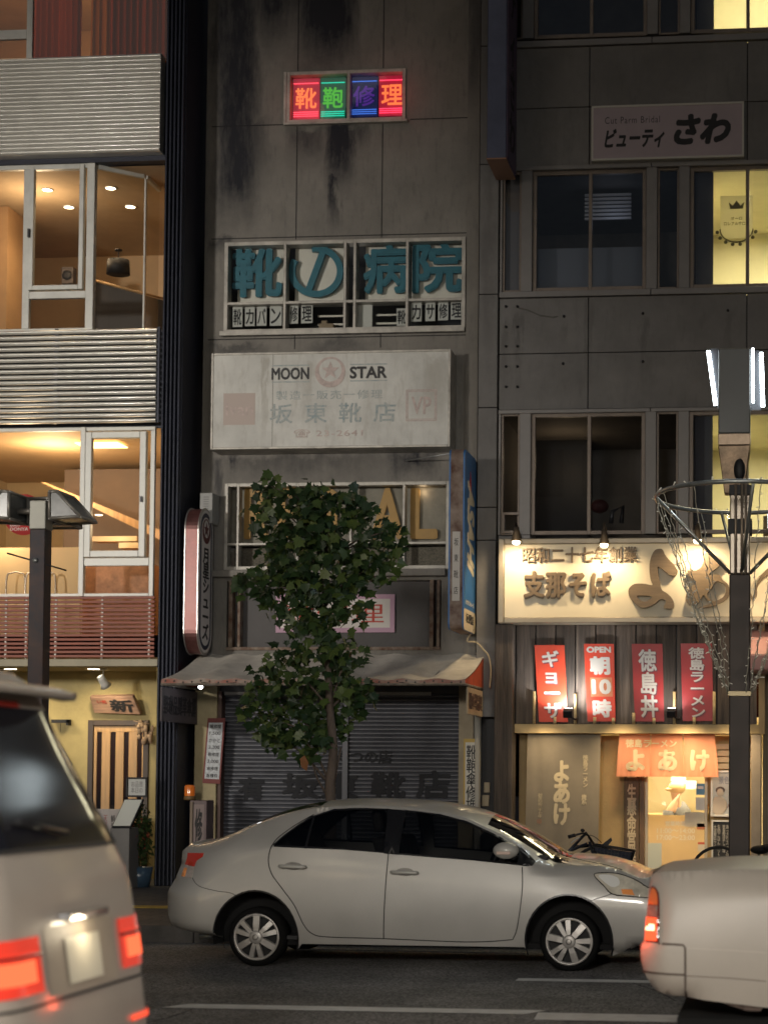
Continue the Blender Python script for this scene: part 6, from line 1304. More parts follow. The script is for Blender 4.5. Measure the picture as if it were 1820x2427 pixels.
# ---------------------------------------------------------------- cook inside the ramen shop
yk = YB + 1.5; hd_ = U(1603, 1876, yk); o = None
me = bpy.data.meshes.new('person'); zf = .15; hx, hz = hd_.x, hd_.z
J = {'pel': (hx + .04, yk, zf + .86), 'sp': (hx + .04, yk, zf + 1.05), 'ch': (hx + .02, yk, hz - .36), 'nk': (hx + .0, yk, hz - .17), 'hd': (hx - .01, yk, hz - .02), 'ht': (hx - .01, yk, hz + .10),
     'sl': (hx - .10, yk - .15, hz - .27), 'el': (hx - .14, yk - .2, hz - .54), 'wl': (hx - .34, yk - .2, hz - .60), 'hl': (hx - .42, yk - .18, hz - .61), 'sr': (hx + .02, yk + .18, hz - .27), 'er': (hx - .10, yk + .22, hz - .52), 'wr': (hx - .30, yk + .16, hz - .60), 'hr': (hx - .38, yk + .13, hz - .61),
     'kl': (hx + .02, yk - .1, zf + .48), 'al': (hx + .04, yk - .1, zf + .06), 'tl': (hx - .1, yk - .1, zf + .03), 'kr': (hx + .02, yk + .1, zf + .48), 'ar': (hx + .06, yk + .1, zf + .06), 'tr': (hx - .08, yk + .1, zf + .03), 'hpl': (hx + .04, yk - .09, zf + .82), 'hpr': (hx + .04, yk + .09, zf + .82)}
Rr = dict(pel=.15, sp=.14, ch=.155, nk=.05, hd=.088, ht=.075, sl=.062, el=.045, wl=.032, hl=.035, sr=.062, er=.045, wr=.032, hr=.035, kl=.058, al=.042, tl=.035, kr=.058, ar=.042, tr=.035, hpl=.085, hpr=.085)
ks = list(J); ed = [('pel', 'sp'), ('sp', 'ch'), ('ch', 'nk'), ('nk', 'hd'), ('hd', 'ht'), ('ch', 'sl'), ('sl', 'el'), ('el', 'wl'), ('wl', 'hl'), ('ch', 'sr'), ('sr', 'er'), ('er', 'wr'), ('wr', 'hr'), ('pel', 'hpl'), ('hpl', 'kl'), ('kl', 'al'), ('al', 'tl'), ('pel', 'hpr'), ('hpr', 'kr'), ('kr', 'ar'), ('ar', 'tr')]
me.from_pydata([Vector(J[k]) - Vector((hx, yk, zf)) for k in ks], [(ks.index(a), ks.index(c)) for a, c in ed], []); pe = bpy.data.objects.new('person', me); COL.objects.link(pe); pe.location = (hx, yk, zf)
tag(pe, 'cook in a grey shirt and tan cap bending forward behind the glass door', 'person')
pe.modifiers.new('s', 'SKIN').use_smooth_shade = True
for i, k in enumerate(ks): me.skin_vertices[0].data[i].radius = (Rr[k], Rr[k]); me.skin_vertices[0].data[i].use_root = (k == 'pel')
sd = pe.modifiers.new('u', 'SUBSURF'); sd.levels = sd.render_levels = 2
skin = M('skin', (.55, .34, .22), .55); me.materials.append(skin)
b = MB(); b.ell((hx + .0, yk, hz + .05), .118, .108, .095); b.ell((hx - .06, yk, hz + .03), .10, .09, .03); b.build('cap', M('cap_tan', (.62, .42, .2), .7), pe)
b = MB(); b.lathe([(.165, hz - .62), (.17, hz - .5), (.18, hz - .36), (.155, hz - .24), (.085, hz - .15), (.055, hz - .13)], (hx + .03, yk, 0), n=20); b.build('shirt', M('shirt_grey', (.11, .115, .13), .8), pe)
for (A, B) in (('sl', 'el'), ('sr', 'er')): b = MB(); a, c = Vector(J[A]), Vector(J[B]); b.tube([a, a.lerp(c, .7)], [.078, .068], 12); b.build('sleeve', _mats['shirt_grey'], pe)
b = MB(); b.lathe([(.19, zf + .45), (.175, zf + .8), (.17, hz - .6)], (hx + .035, yk, 0), n=20); b.build('apron', M('apron_grey', (.32, .29, .24), .8), pe)
# ================================================================ VEHICLES
def pchip(keys):
    xs = [k[0] for k in keys]; ys = [k[1] for k in keys]; n = len(xs); h = [xs[i + 1] - xs[i] for i in range(n - 1)]; d = [(ys[i + 1] - ys[i]) / h[i] for i in range(n - 1)]; m = [0] * n; m[0] = d[0]; m[-1] = d[-1]
    for i in range(1, n - 1):
        if d[i - 1] * d[i] > 0: w1 = 2 * h[i] + h[i - 1]; w2 = h[i] + 2 * h[i - 1]; m[i] = (w1 + w2) / (w1 / d[i - 1] + w2 / d[i])
    def f(x):
        if x <= xs[0]: return ys[0]
        if x >= xs[-1]: return ys[-1]
        i = 0
        while x > xs[i + 1]: i += 1
        t = (x - xs[i]) / h[i]; a = ys[i]; b_ = ys[i + 1]
        return a * (1 + 2 * t) * (1 - t) ** 2 + m[i] * h[i] * t * (1 - t) ** 2 + b_ * t * t * (3 - 2 * t) + m[i + 1] * h[i] * t * t * (t - 1)
    return f
def dens(loop, step):
    out = []
    for i in range(len(loop)):
        a, c = loop[i], loop[(i + 1) % len(loop)]; L_ = math.dist(a, c); k = max(1, int(math.ceil(L_ / step)))
        out += [(a[0] + (c[0] - a[0]) * j / k, a[1] + (c[1] - a[1]) * j / k) for j in range(k)]
    return out
def cdt(outer, holes, step, closed_step=None):
    outer = dens(outer, step * .7); holes = [dens(h, step * .5) for h in holes]; vs = [Vector(p) for p in outer]; ed = [(i, (i + 1) % len(outer)) for i in range(len(outer))]
    for h in holes: k = len(vs); vs += [Vector(p) for p in h]; ed += [(k + i, k + (i + 1) % len(h)) for i in range(len(h))]
    bd = list(vs); x0 = min(p[0] for p in outer); x1 = max(p[0] for p in outer); z0 = min(p[1] for p in outer); z1 = max(p[1] for p in outer)
    cell = {}
    for p in bd: cell.setdefault((int(p[0] / step), int(p[1] / step)), []).append(p)
    nx, nz = int((x1 - x0) / step), int((z1 - z0) / step)
    for i in range(nx + 1):
        for j in range(nz + 1):
            p = (x0 + (i + .5 * (j % 2)) * step, z0 + (j + .5) * step)
            if not inpoly(p, outer) or any(inpoly(p, h) for h in holes): continue
            ci, cj = int(p[0] / step), int(p[1] / step)
            if any((q[0] - p[0]) ** 2 + (q[1] - p[1]) ** 2 < (step * .42) ** 2 for a in (-1, 0, 1) for c in (-1, 0, 1) for q in cell.get((ci + a, cj + c), ())): continue
            vs.append(Vector(p))
    r = delaunay_2d_cdt(vs, ed, [], 0, 1e-7); v2, f2 = r[0], r[2]
    return v2, [f for f in f2 if inpoly(sum((v2[i] for i in f), Vector((0, 0))) / len(f), outer) and not any(inpoly(sum((v2[i] for i in f), Vector((0, 0))) / len(f), h) for h in holes)]
class Car:
    """body skin over a side profile: W(x, z) half width; all coordinates world X / Z, mirrored about y = yc"""
    def __init__(s, root, yc, rear, front, bot, ze, zt, zs, zw, ww, wb, ws, we, R=.38, k=.30, bulge=.02):
        s.root, s.yc, s.rear, s.front, s.bot = root, yc, rear, front, bot
        s.ze, s.zt, s.zs, s.zw = pchip(ze), pchip(zt), pchip(zs), zw; s.ww, s.wb = ww, wb; s.ws, s.we = pchip(ws), pchip(we); s.R, s.k, s.bulge = R, k, bulge
        s.xr = pchip(sorted([(z, x) for x, z in rear])); s.xf = pchip(sorted([(z, x) for x, z in front])); s.zb = min(p[1] for p in bot)
        s.xa, s.xb = rear[-1][0], front[0][0]
    def W(s, x, z):
        zs = s.zs(x); ze = s.ze(x); ws = s.ws(x); we = s.we(x)
        if z <= s.zw: t = (s.zw - z) / (s.zw - s.zb); w = s.ww - (s.ww - s.wb) * t * t
        elif z <= zs: t = (z - s.zw) / max(.01, zs - s.zw); w = s.ww - (s.ww - ws) * t * t
        else: u = min(1.2, (z - zs) / max(.02, ze - zs)); w = ws + (we - ws) * (.72 * u + .28 * u * u)
        for d in (x - s.xr(z), s.xf(z) - x):
            if d < s.R: q = 1 - max(0, d) / s.R; w *= 1 - s.k * q ** 2.4
        return w
    def P(s, x, z, side=-1, off=0.): return Vector((x, s.yc + side * (s.W(x, z) + off), z))
    def skin(s, holes, mat, glass_x, sg=.88, name='body'):
        top = [(s.xa + (s.xb - s.xa) * i / 110, s.ze(s.xa + (s.xb - s.xa) * i / 110)) for i in range(111)]
        outer = s.rear[:-1] + top + s.front[1:] + s.bot; v2, f2 = cdt(outer, holes, .05); b = MB()
        for side in (-1, 1): b.add([s.P(v.x, v.y, side) for v in v2], f2, True)
        xs = sorted(set([p[0] for p in top] + [q for g in glass_x for q in g])); ss = sorted(set([-1, -.97, sg, -sg, .97, 1] + [i / 7 for i in range(-6, 7) if abs(abs(i / 7) - sg) > .03]))
        s.xs, s.ss = xs, ss
        T = lambda x, q: Vector((x, s.yc + q * s.W(x, s.ze(x)), s.ze(x) + (s.zt(x) - s.ze(x)) * (1 - abs(q) ** 2.3))); s.T = T
        vs = [T(x, q) for x in xs for q in ss]; n = len(ss); fs = []; gl_ = [[] for _ in glass_x]
        for i in range(len(xs) - 1):
            for j in range(n - 1):
                xm, qm = (xs[i] + xs[i + 1]) / 2, (ss[j] + ss[j + 1]) / 2; f = (i * n + j, (i + 1) * n + j, (i + 1) * n + j + 1, i * n + j + 1); hit = False
                for k, (a, c) in enumerate(glass_x):
                    if a < xm < c and abs(qm) < sg: gl_[k].append(f); hit = True
                if not hit: fs.append(f)
        b.add(vs, fs, True)
        for loop in (s.rear, s.front):
            lp = []
            for i in range(len(loop) - 1):
                for j in range(5): lp.append((loop[i][0] + (loop[i + 1][0] - loop[i][0]) * j / 5, loop[i][1] + (loop[i + 1][1] - loop[i][1]) * j / 5))
            lp.append(loop[-1]); sgn = -1 if loop is s.rear else 1
            def E(i, q): x, z = lp[i]; w = s.W(x, z); return Vector((x + sgn * s.bulge * (1 - q ** 4), s.yc + q * w, z))
            b.add([E(i, q / 8) for i in range(len(lp)) for q in range(-8, 9)], [(i * 17 + j, (i + 1) * 17 + j, (i + 1) * 17 + j + 1, i * 17 + j + 1) for i in range(len(lp) - 1) for j in range(16)], True)
        o = b.build(name, mat, s.root, merge=.002); s.gl = [(vs, g) for g in gl_]; return o
    def patch(s, poly, off, mat, name, parent=None, step=.05, holes=(), sides=(-1,), smooth=True, edge=0):
        v2, f2 = cdt(poly, list(holes), step); out = []
        for side in sides:
            b = MB(); b.add([s.P(v.x, v.y, side, off) for v in v2], f2, smooth)
            if edge:
                lp = dens(poly, step * .7); k = len(lp); b.add([s.P(x, z, side, off) for x, z in lp] + [s.P(x, z, side, off - edge) for x, z in lp], [(i, (i + 1) % k, k + (i + 1) % k, k + i) for i in range(k)])
            out.append(b.build(name, mat, parent or s.root, merge=.0004 if not edge else 0, recalc=False))
        return out
    def seam(s, pts, w=.006, mat=None, off=.0015, name='seam', parent=None, side=-1, sm=5):
        pts = catmull(pts, sm, False) if sm else dens(pts, .04)[:-max(1, int(math.ceil(math.dist(pts[-1], pts[0]) / .04)))] + [pts[-1]]; b = MB(); vs = []
        for i, (x, z) in enumerate(pts):
            a = pts[max(0, i - 1)]; c = pts[min(len(pts) - 1, i + 1)]; dx, dz = c[0] - a[0], c[1] - a[1]; L_ = math.hypot(dx, dz) or 1; nx, nz = -dz / L_ * w / 2, dx / L_ * w / 2
            vs += [s.P(x + nx, z + nz, side, off), s.P(x - nx, z - nz, side, off)]
        b.add(vs, [(2 * i, 2 * i + 2, 2 * i + 3, 2 * i + 1) for i in range(len(pts) - 1)]); return b.build(name, mat or M('seam_black', (.01, .01, .01), .8), parent or s.root, recalc=False)
tyre = M('car_tyre', (.007, .007, .007), .9, spec=.15); capm = M('hubcap_silver', (.46, .44, .41), .42, .45, var=.08, vs=20)
def road_wheel(root, cx, cz, y, r, rc, side, rot=0., style='spoke'):
    A = Vector((0, side, 0)); c = Vector((cx, y, cz)); w = .17
    b = MB(); b.lathe([(rc * .96, -.02), (rc, .0), (r - .05, .006), (r - .012, -.012), (r, -.04), (r, -w + .03), (r - .02, -w), (rc, -w)], c, A, 48); wh = b.build('wheel', tyre, root, recalc=False)
    b = MB(); b.disc(c - A * .045, A, rc * .98, 40); b.build('wheel_disc', M('wheel_black', (.008, .008, .008), .7), wh, recalc=False)
    b = MB(); b.lathe([(rc, -.012), (rc * 1.0, .004), (rc * .93, .008), (rc * .87, -.004), (rc * .87, -.02)], c, A, 48)
    u, v = Vector((1, 0, 0)), Vector((0, 0, 1))
    def spoke(a, w0, w1):
        d = u * cos(a) + v * sin(a); t = d.cross(A)
        pts = [(.16, w0, .020), (.5, (w0 + w1) / 2 * 1.08, .017), (.9, w1, .004)]; vs = []
        for (rr, ww_, hh) in pts: vs += [c + d * rc * rr - t * ww_ * rc - A * .012, c + d * rc * rr - t * ww_ * rc * .86 + A * hh, c + d * rc * rr + t * ww_ * rc * .86 + A * hh, c + d * rc * rr + t * ww_ * rc - A * .012]
        b.add(vs, [(4 * k + j, 4 * k + j + 1, 4 * k + 5 + j, 4 * k + 4 + j) for k in range(2) for j in range(3)])
    for k in range(3):
        spoke(radians(90 + 120 * k) + rot, .12, .16)
        for dd in (-14, 14): spoke(radians(30 + 120 * k + dd) + rot, .075, .125)
    b.lathe([(rc * .29, .0), (rc * .28, .024), (rc * .22, .03), (0, .032)], c, A, 28); b.build('hubcap', capm, wh, recalc=False)
    b = MB(); b.lathe([(rc * .13, .0325), (rc * .12, .035), (rc * .08, .035)], c, A, 20); b.build('emblem_ring', M('ring_dull', (.25, .24, .22), .4, .6), wh, recalc=False)
def carpaint(key, col, metal=.12, rough=.5):
    m = M(key, col, rough, metal, coat=.7); N = m.node_tree.nodes; L = m.node_tree.links; q = N['Principled BSDF']
    n = N.new('ShaderNodeTexNoise'); n.inputs['Scale'].default_value = 900; g = N.new('ShaderNodeNewGeometry'); L.new(g.outputs['Position'], n.inputs['Vector'])
    n2 = N.new('ShaderNodeTexNoise'); n2.inputs['Scale'].default_value = 3; n2.inputs['Detail'].default_value = 6; L.new(g.outputs['Position'], n2.inputs['Vector'])
    mr = N.new('ShaderNodeMapRange'); mr.inputs[1].default_value = .3; mr.inputs[2].default_value = .7; mr.inputs[3].default_value = .82; mr.inputs[4].default_value = 1.1; L.new(n.outputs[0], mr.inputs[0])
    mr2 = N.new('ShaderNodeMapRange'); mr2.inputs[1].default_value = .3; mr2.inputs[2].default_value = .7; mr2.inputs[3].default_value = .93; mr2.inputs[4].default_value = 1.04; L.new(n2.outputs[0], mr2.inputs[0])
    mm = N.new('ShaderNodeMath'); mm.operation = 'MULTIPLY'; L.new(mr.outputs[0], mm.inputs[0]); L.new(mr2.outputs[0], mm.inputs[1])
    mx = N.new('ShaderNodeVectorMath'); mx.operation = 'SCALE'; mx.inputs[0].default_value = col; L.new(mm.outputs[0], mx.inputs['Scale']); L.new(mx.outputs[0], q.inputs['Base Color']); return m

# ---- silver sedan -------------------------------------------------------------
YN = 14.72; HWc = .845; yc = YN + HWc
def C(px, py, d=0.): p = U(px, py, YN + d); return (p.x, p.z)
car = thing('silver_sedan', 'silver four door sedan waiting in the kerb lane facing right', 'car', (C(960, 2100)[0], yc, 0))
xF = C(388, 2150)[0] + 4.30
rear = [(x - .05 * min(1, k / 1.5), z) for k, (x, z) in enumerate([C(504, 2226), C(436, 2214), C(398, 2200), C(388, 2166), C(388, 2120), C(404, 2085), C(412, 2050), C(425, 2020, .15), C(446, 2001, .15)])]
front = [(xF - .22, C(1500, 2062)[1]), (xF - .10, .70), (xF - .02, .56), (xF, .42), (xF - .03, .28), (xF - .12, .20), (xF - .45, .19)]
wr, wf = C(603.5, 2222), C(1346.5, 2233)
bot = [(wf[0] + .33, .185), (wf[0] - .34, .185), (wr[0] + .36, .195), (wr[0] - .33, .215)]
bot = []
def arch(c, r, r2, zlow): return [(c[0] + r * cos(t), c[1] + r2 * sin(t)) for t in [radians(a) for a in range(-18, 199, 9)]]
aR = arch(wr, .345, .372, 0); aF = arch(wf, .352, .375, 0)
# bottom outline front to rear, following the wheel arches
bot = [(xF - .45, .19)] + aF + [(wf[0] - .36, .19)] + [(wr[0] + .38, .19)] + aR
bot = bot[1:]
sil = [C(446, 2000, .85), C(504, 1993, .85), C(540, 1984, .85), C(580, 1969, .85), C(637, 1941, .85), C(709, 1912, .85), C(785, 1897, .85), C(888, 1891, .85), C(1016, 1896, .85), C(1113, 1910, .85), C(1187, 1933, .85), C(1243, 1959, .85), C(1308, 1998, .85), C(1343, 2018, .85), C(1430, 2027, .85), C(1490, 2042, .85), C(1540, 2062, .85)]
xa, xb = rear[-1][0], front[0][0]
sil = [(x, z) for x, z in sil if xa < x < xb - .06]; zt_ = [(xa, rear[-1][1] + .02)] + sil + [(xb, front[0][1] + .015)]
dk = pchip([(xa, .02), (C(540, 0)[0], .055), (C(640, 0)[0], .07), (C(760, 0)[0], .06), (C(900, 0)[0], .055), (C(1080, 0)[0], .07), (C(1200, 0)[0], .105), (C(1300, 0)[0], .10), (C(1350, 0)[0], .075), (C(1450, 0)[0], .05), (xb, .02)])
ze_ = [(x, z - dk(x)) for x, z in zt_]
zs_ = [(xa, .80), C(560, 2010), C(656, 2008), C(919, 2023), C(1120, 2040), C(1250, 2054), C(1343, 2066), (xb, .79)]
K = lambda px: C(px, 2000)[0]
sed = Car(car, yc, rear, front, bot, ze_, zt_, zs_, .52, HWc, .775, [(xa, .70), (K(560), .775), (K(700), .80), (K(1250), .80), (K(1400), .77), (xb, .70)], [(xa, .62), (K(540), .62), (K(640), .575), (K(760), .555), (K(900), .55), (K(1080), .555), (K(1250), .62), (K(1340), .70), (K(1420), .70), (xb, .60)])
paint_s = carpaint('paint_silver', (.475, .46, .425), .2, .42)
D = .13
wR = [C(656, 2006, D), C(653, 2000, D), C(672, 1981, D), (C(700, 1957, D)), C(731, 1935, D), C(782, 1917, D), C(843, 1909.5, D), C(915, 1908, D), C(919, 2021, D), C(820, 2013, D), C(730, 2009.5, D)]
wF = [C(951, 1910, D), C(1034, 1914.5, D), C(1099, 1930, D), C(1164, 1962, D), C(1222, 1995, D), C(1234, 2010, D), C(1252, 2026, D), C(1268, 2041, D), C(1264, 2050, D), C(1251, 2052, D), C(1208, 2047, D), C(1121, 2038, D), C(947, 2024.5, D)]
wF[1:6] = [(x, z) for x, z in wF[1:6]]
# keep the windows below the rail
def under(poly, m=.02): return [(x, min(z, sed.ze(x) - m)) for x, z in poly]
wR, wF = under(wR), under(wF)
gx = (K(1140), K(1338)); gr = (K(560), K(735))
sed.skin([wR, wF], paint_s, [gr, gx], sg=.90)
gcar = GLASS('car_glass', (.30, .305, .305), .015); gws = GLASS('windscreen_glass', (.6, .63, .62), .015)
def shrink(poly, d):
    cx = sum(p[0] for p in poly) / len(poly); cz = sum(p[1] for p in poly) / len(poly); out = []; n = len(poly)
    for i in range(n):
        a, p, c = poly[i - 1], poly[i], poly[(i + 1) % n]; dx, dz = c[0] - a[0], c[1] - a[1]; L_ = math.hypot(dx, dz) or 1; nx, nz = -dz / L_, dx / L_
        if nx * (cx - p[0]) + nz * (cz - p[1]) < 0: nx, nz = -nx, -nz
        out.append((p[0] + nx * d, p[1] + nz * d))
    return out
trim = M('trim_black', (.010, .010, .011), .3)
for side in (-1, 1):
    for poly, nm in ((wR, 'rear_side_window'), (wF, 'front_side_window')):
        w = sed.patch(poly, -.006, gcar, nm, sides=(side,), step=.08)[0]
        sed.patch(poly, .002, trim, 'window_trim', parent=w, holes=[shrink(poly, .016)], sides=(side,), step=.06, edge=.012)
    # pillar blackout between the doors, quarter divider, mirror sail
    sed.patch(under([C(912, 1909, D), C(953, 1911, D), C(950, 2025, D), C(915, 2022, D)], .022), .0026, trim, 'door_pillar', sides=(side,), step=.05)
    sed.patch([C(735, 1938, D), C(741, 1936, D), C(734, 2010, D), C(728, 2010, D)], .003, trim, 'quarter_divider', sides=(side,), step=.04)
    sed.patch([C(1230, 2008, D), C(1270, 2041, D), C(1264, 2051, D), C(1228, 2049, D)], .003, trim, 'mirror_sail', sides=(side,), step=.05)
for nm, (vs, fs), m in (('rear_window', sed.gl[0], gcar), ('windscreen', sed.gl[1], gws)):
    b = MB(); us = sorted({i for f in fs for i in f}); mp_ = {i: k for k, i in enumerate(us)}; b.add([vs[i] for i in us], [tuple(mp_[i] for i in f) for f in fs], True); b.build(nm, m, car, recalc=False)
# seams, lamps, handles
sed.seam([C(734, 1931, .1), C(700, 1948), C(672, 1968), C(645, 1995), C(634, 2033), C(642, 2069), C(668, 2105), C(698, 2146), C(719, 2192), C(739, 2214), C(775, 2221.5), C(906, 2225.5), C(1100, 2233.5), C(1200, 2229), C(1216, 2222), C(1227, 2187), C(1237, 2108), C(1235, 2050)], .008, name='door_seam')
sed.seam([C(918, 2022), C(914, 2090), C(907, 2225)], .008, name='door_seam', sm=0)
sed.seam([C(449, 2082), C(470, 2100), C(510, 2111), C(545, 2116), C(562, 2124)], .005, name='bumper_seam')
sed.seam([C(1394, 2136), C(1420, 2128), C(1449, 2119)], .005, name='bumper_seam')
sed.seam([C(1335, 2032), C(1370, 2040), C(1430, 2052), C(1470, 2064)], .005, name='hood_seam')
sed.seam([C(700, 2252), C(960, 2256), C(1240, 2262)], .01, name='sill_seam', sm=0)
tl = [C(427, 2023, .1), C(470, 2023), C(469, 2032), C(452, 2042), C(447, 2060), C(447, 2082), C(410, 2081), C(411, 2056), C(417, 2036)]
red_l = M('lens_red', (.42, .03, .015), .12, coat=1, emit=(.8, .05, .02), es=.06); clear_l = M('lens_clear', (.55, .47, .42), .12, coat=1, var=.2, vs=30); amber_l = M('lens_amber', (.62, .24, .08), .12, coat=1, emit=(1, .35, .08), es=.1)
for side in (-1, 1):
    t = sed.patch(tl, .006, clear_l, 'tail_lamp', sides=(side,), step=.03, edge=.012)[0]
    sed.patch([C(427, 2023.5, .1), C(470, 2023.5), C(469, 2032), C(452, 2042), C(448, 2056), C(412, 2053), C(418, 2036)], .0085, red_l, 'red_lens', parent=t, sides=(side,), step=.03)
    sed.patch([C(411, 2060), C(424, 2060), C(424, 2080), C(411, 2080)], .0085, amber_l, 'amber_lens', parent=t, sides=(side,), step=.03)
    hl = [C(1406, 2076), C(1416, 2070), C(1450, 2070), C(1478, 2076), C(1510, 2089), C(1534, 2104), (xF - .14, .60), C(1540, 2128), C(1490, 2124), C(1450, 2119), C(1430, 2100)]
    t = sed.patch(catmull(hl, 3), .006, M('lens_head', (.60, .56, .46), .10, coat=1, var=.3, vs=7), 'headlight', sides=(side,), step=.04, edge=.012)[0]
    sed.patch([C(1471, 2108), C(1496, 2108), C(1503, 2122), C(1474, 2119)], .009, amber_l, 'amber_lens', parent=t, sides=(side,), step=.03)
    sed.patch(catmull([C(1416, 2076), C(1440, 2074), C(1462, 2082), C(1466, 2097), C(1450, 2103), C(1432, 2092)], 4), .0085, M('lens_reflector', (.80, .80, .76), .2, coat=1), 'reflector', parent=t, sides=(side,), step=.03)
for (px, py) in ((693, 2053), (958, 2067)):
    h = sed.patch([(C(px, py)[0] + .075 * cos(t) * 1.0, C(px, py)[1] + .033 * sin(t)) for t in [2 * pi * i / 20 for i in range(20)]], .0012, M('handle_cup_shade', (.22, .21, .19), .5, .3), 'door_handle', step=.03)[0]  # flat patch, the hollow's shade put into its darker colour
    a, c = C(px - 31, py), C(px + 32, py + 2); b = MB(); p, q = sed.P(*a, off=.014), sed.P(*c, off=.014); b.tube([p, p.lerp(q, .1) + Vector((0, -.018, 0)), p.lerp(q, .9) + Vector((0, -.018, 0)), q], [.013, .016, .016, .013], 10); b.build('grip', carpaint('paint_silver_trim', (.46, .45, .41)), h)
for side in (-1, 1): hh = catmull(hl, 3); sed.seam(hh + [hh[0]], .007, name='headlight_gap', side=side, sm=0, off=.0105)
# mirror
mx_, mz_ = C(1194, 2017, -.1); my = yc - sed.W(C(1215, 2030)[0], C(1215, 2030)[1]) - .11
b = MB(); b.ell((mx_, my, mz_), .105, .075, .068, 18, 12); mir = b.build('side_mirror', carpaint('paint_silver_trim', (.46, .45, .41)), car)
b = MB(); b.tube([(mx_ + .05, my + .03, mz_ - .05), (mx_ + .07, my + .13, mz_ - .06)], .025, 8); b.build('mirror_arm', trim, mir)
b = MB(); b.obox((mx_ - .01, my - .072, mz_ - .018), (.055, 0, 0), (0, .006, 0), (0, 0, .012)); b.build('turn_signal', M('lens_pale', (.65, .5, .42), .2), mir, bevel=.004)
# wheels, arches, underside
for c_, rot in ((wr, 0.0), (wf, radians(-42))):
    for side in (-1, 1):
        road_wheel(car, c_[0], c_[1], yc + side * (HWc - .055), c_[1] + .001, .192, side, rot)
    b = MB(); n = 24; pr = [(c_[0] + .36 * cos(t), c_[1] + .385 * sin(t)) for t in [radians(-10 + 200 * i / n) for i in range(n + 1)]]
    for side in (-1, 1):
        y0, y1 = yc + side * (HWc - .05), yc + side * (HWc - .34); b = MB(); b.add([(x, y, z) for y in (y0, y1) for x, z in pr], [(i, i + 1, n + 2 + i, n + 1 + i) for i in range(n)]); b.add([(x, y1, z) for x, z in pr], [list(range(n + 1))])
        b.build('wheel_liner', M('liner_black', (.004, .004, .004), .9), car, recalc=False)
    sed.seam([(x, z) for x, z in arch(c_, .351, .378, 0)], .014, trim, .001, 'arch_trim', sm=0)
b = MB(); b.box(rear[0][0] + .1, xF - .5, yc - .70, yc + .70, .17, .21); b.box(K(470), K(500), yc - .3, yc + .3, .17, .26); b.build('underbody', _mats['liner_black'], car)
b = MB(); b.tube([(K(470), yc - .3, .2), (K(428), yc - .3, .195)], .025, 10); b.build('exhaust', galv, car)
b = MB(); b.box(xF + .08, xF + .11, yc - .2, yc + .2, .38, .52); b.build('number_plate', M('plate_white', (.6, .6, .58), .5), car)
sed.patch([(xF - .28, .50), (xF - .06, .50), (xF - .06, .32), (xF - .24, .30)], .004, trim, 'bumper_grille', step=.05)
# interior
seatm = M('seat_grey', (.07, .065, .06), .8); dashm = M('dash_dark', (.03, .03, .032), .7)
def seat(x, y):
    b = MB(); zf = .30; b.obox((x, y, zf + .12), (.24, 0, .03), (0, .24, 0), (0, 0, .08)); b.obox((x - .27, y, zf + .45), (.07, 0, -.0), (0, .23, 0), (-.09, 0, .30)); b.obox((x - .40, y, zf + .88), (.045, 0, 0), (0, .12, 0), (-.015, 0, .09)); return b.build('seat', seatm, car, bevel=.04, seg=3)
for dy in (-.36, .36): seat(K(985), yc + dy)
b = MB(); xq = K(760); b.obox((xq, yc, .48), (.25, 0, .02), (0, .60, 0), (0, 0, .10)); b.obox((xq - .32, yc, .78), (.08, 0, 0), (0, .58, 0), (-.12, 0, .30)); b.build('rear_bench', seatm, car, bevel=.04, seg=3)
b = MB(); b.obox((K(1235), yc, .80), (.18, 0, 0), (0, .66, 0), (.02, 0, .12)); b.build('dashboard', dashm, car, bevel=.04)
b = MB(); sw_ = Vector((K(1125), yc + .36, .90)); b.tube([sw_ + Vector((.07 * sin(t), .18 * cos(t), .17 * sin(t))) for t in [2 * pi * i / 24 for i in range(24)]], .014, 8, closed=True); b.build('steering_wheel', dashm, car)
b = MB(); b.box(K(640), K(1240), yc - .74, yc + .74, .22, .25); b.build('floor_pan', dashm, car)

# ---- white taxi-like saloon (rear part in frame) -----------------------------------
YT_ = 10.05; hw2 = .845; yc2 = YT_ + hw2
def T2(px, py, d=0.): p = U(px, py, YT_ + d); return (p.x, p.z)
tx = thing('cream_saloon', 'cream boxy saloon with lit tail lamp entering at the right edge', 'car', (T2(1820, 2300)[0] + 1, yc2, 0))
x0 = T2(1514, 2260)[0]; Lc = 4.69
zt0 = T2(1700, 2048, .8)[1]
rear2 = [T2(1622, 2366), T2(1580, 2363), T2(1552, 2352), T2(1538, 2335), T2(1522, 2306), T2(1516, 2280), T2(1515, 2249), T2(1524, 2236), T2(1530, 2170), T2(1534, 2110), T2(1538, 2092, .05), T2(1545, 2074, .08)]
xF2 = x0 + Lc
front2 = [(xF2 - .12, .78), (xF2 - .02, .68), (xF2, .50), (xF2 - .05, .30), (xF2 - .4, .24)]
w2r = (x0 + 1.0 + .12, .31); w2f = (w2r[0] + 2.68, .31)
a2F = arch(w2f, .36, .36, 0); a2R = [(w2r[0] + .36 * cos(t), w2r[1] + .36 * sin(t)) for t in [radians(a) for a in range(-18, 184, 9)]]
bot2 = a2F + [(w2f[0] - .37, .22), (w2r[0] + .38, .22)] + a2R
xa2, xb2 = rear2[-1][0], front2[0][0]
zt2_ = [(xa2, rear2[-1][1] + .008), T2(1560, 2059, .5), T2(1585, 2049, .7), T2(1620, 2043, .8), T2(1680, 2037, .8), T2(1760, 2032, .8), (x0 + 1.0, 1.10), (x0 + 1.45, 1.42), (x0 + 1.75, 1.51), (x0 + 2.6, 1.525), (x0 + 3.0, 1.46), (x0 + 3.45, 1.06), (x0 + 3.7, 1.0), (xb2, .80)]
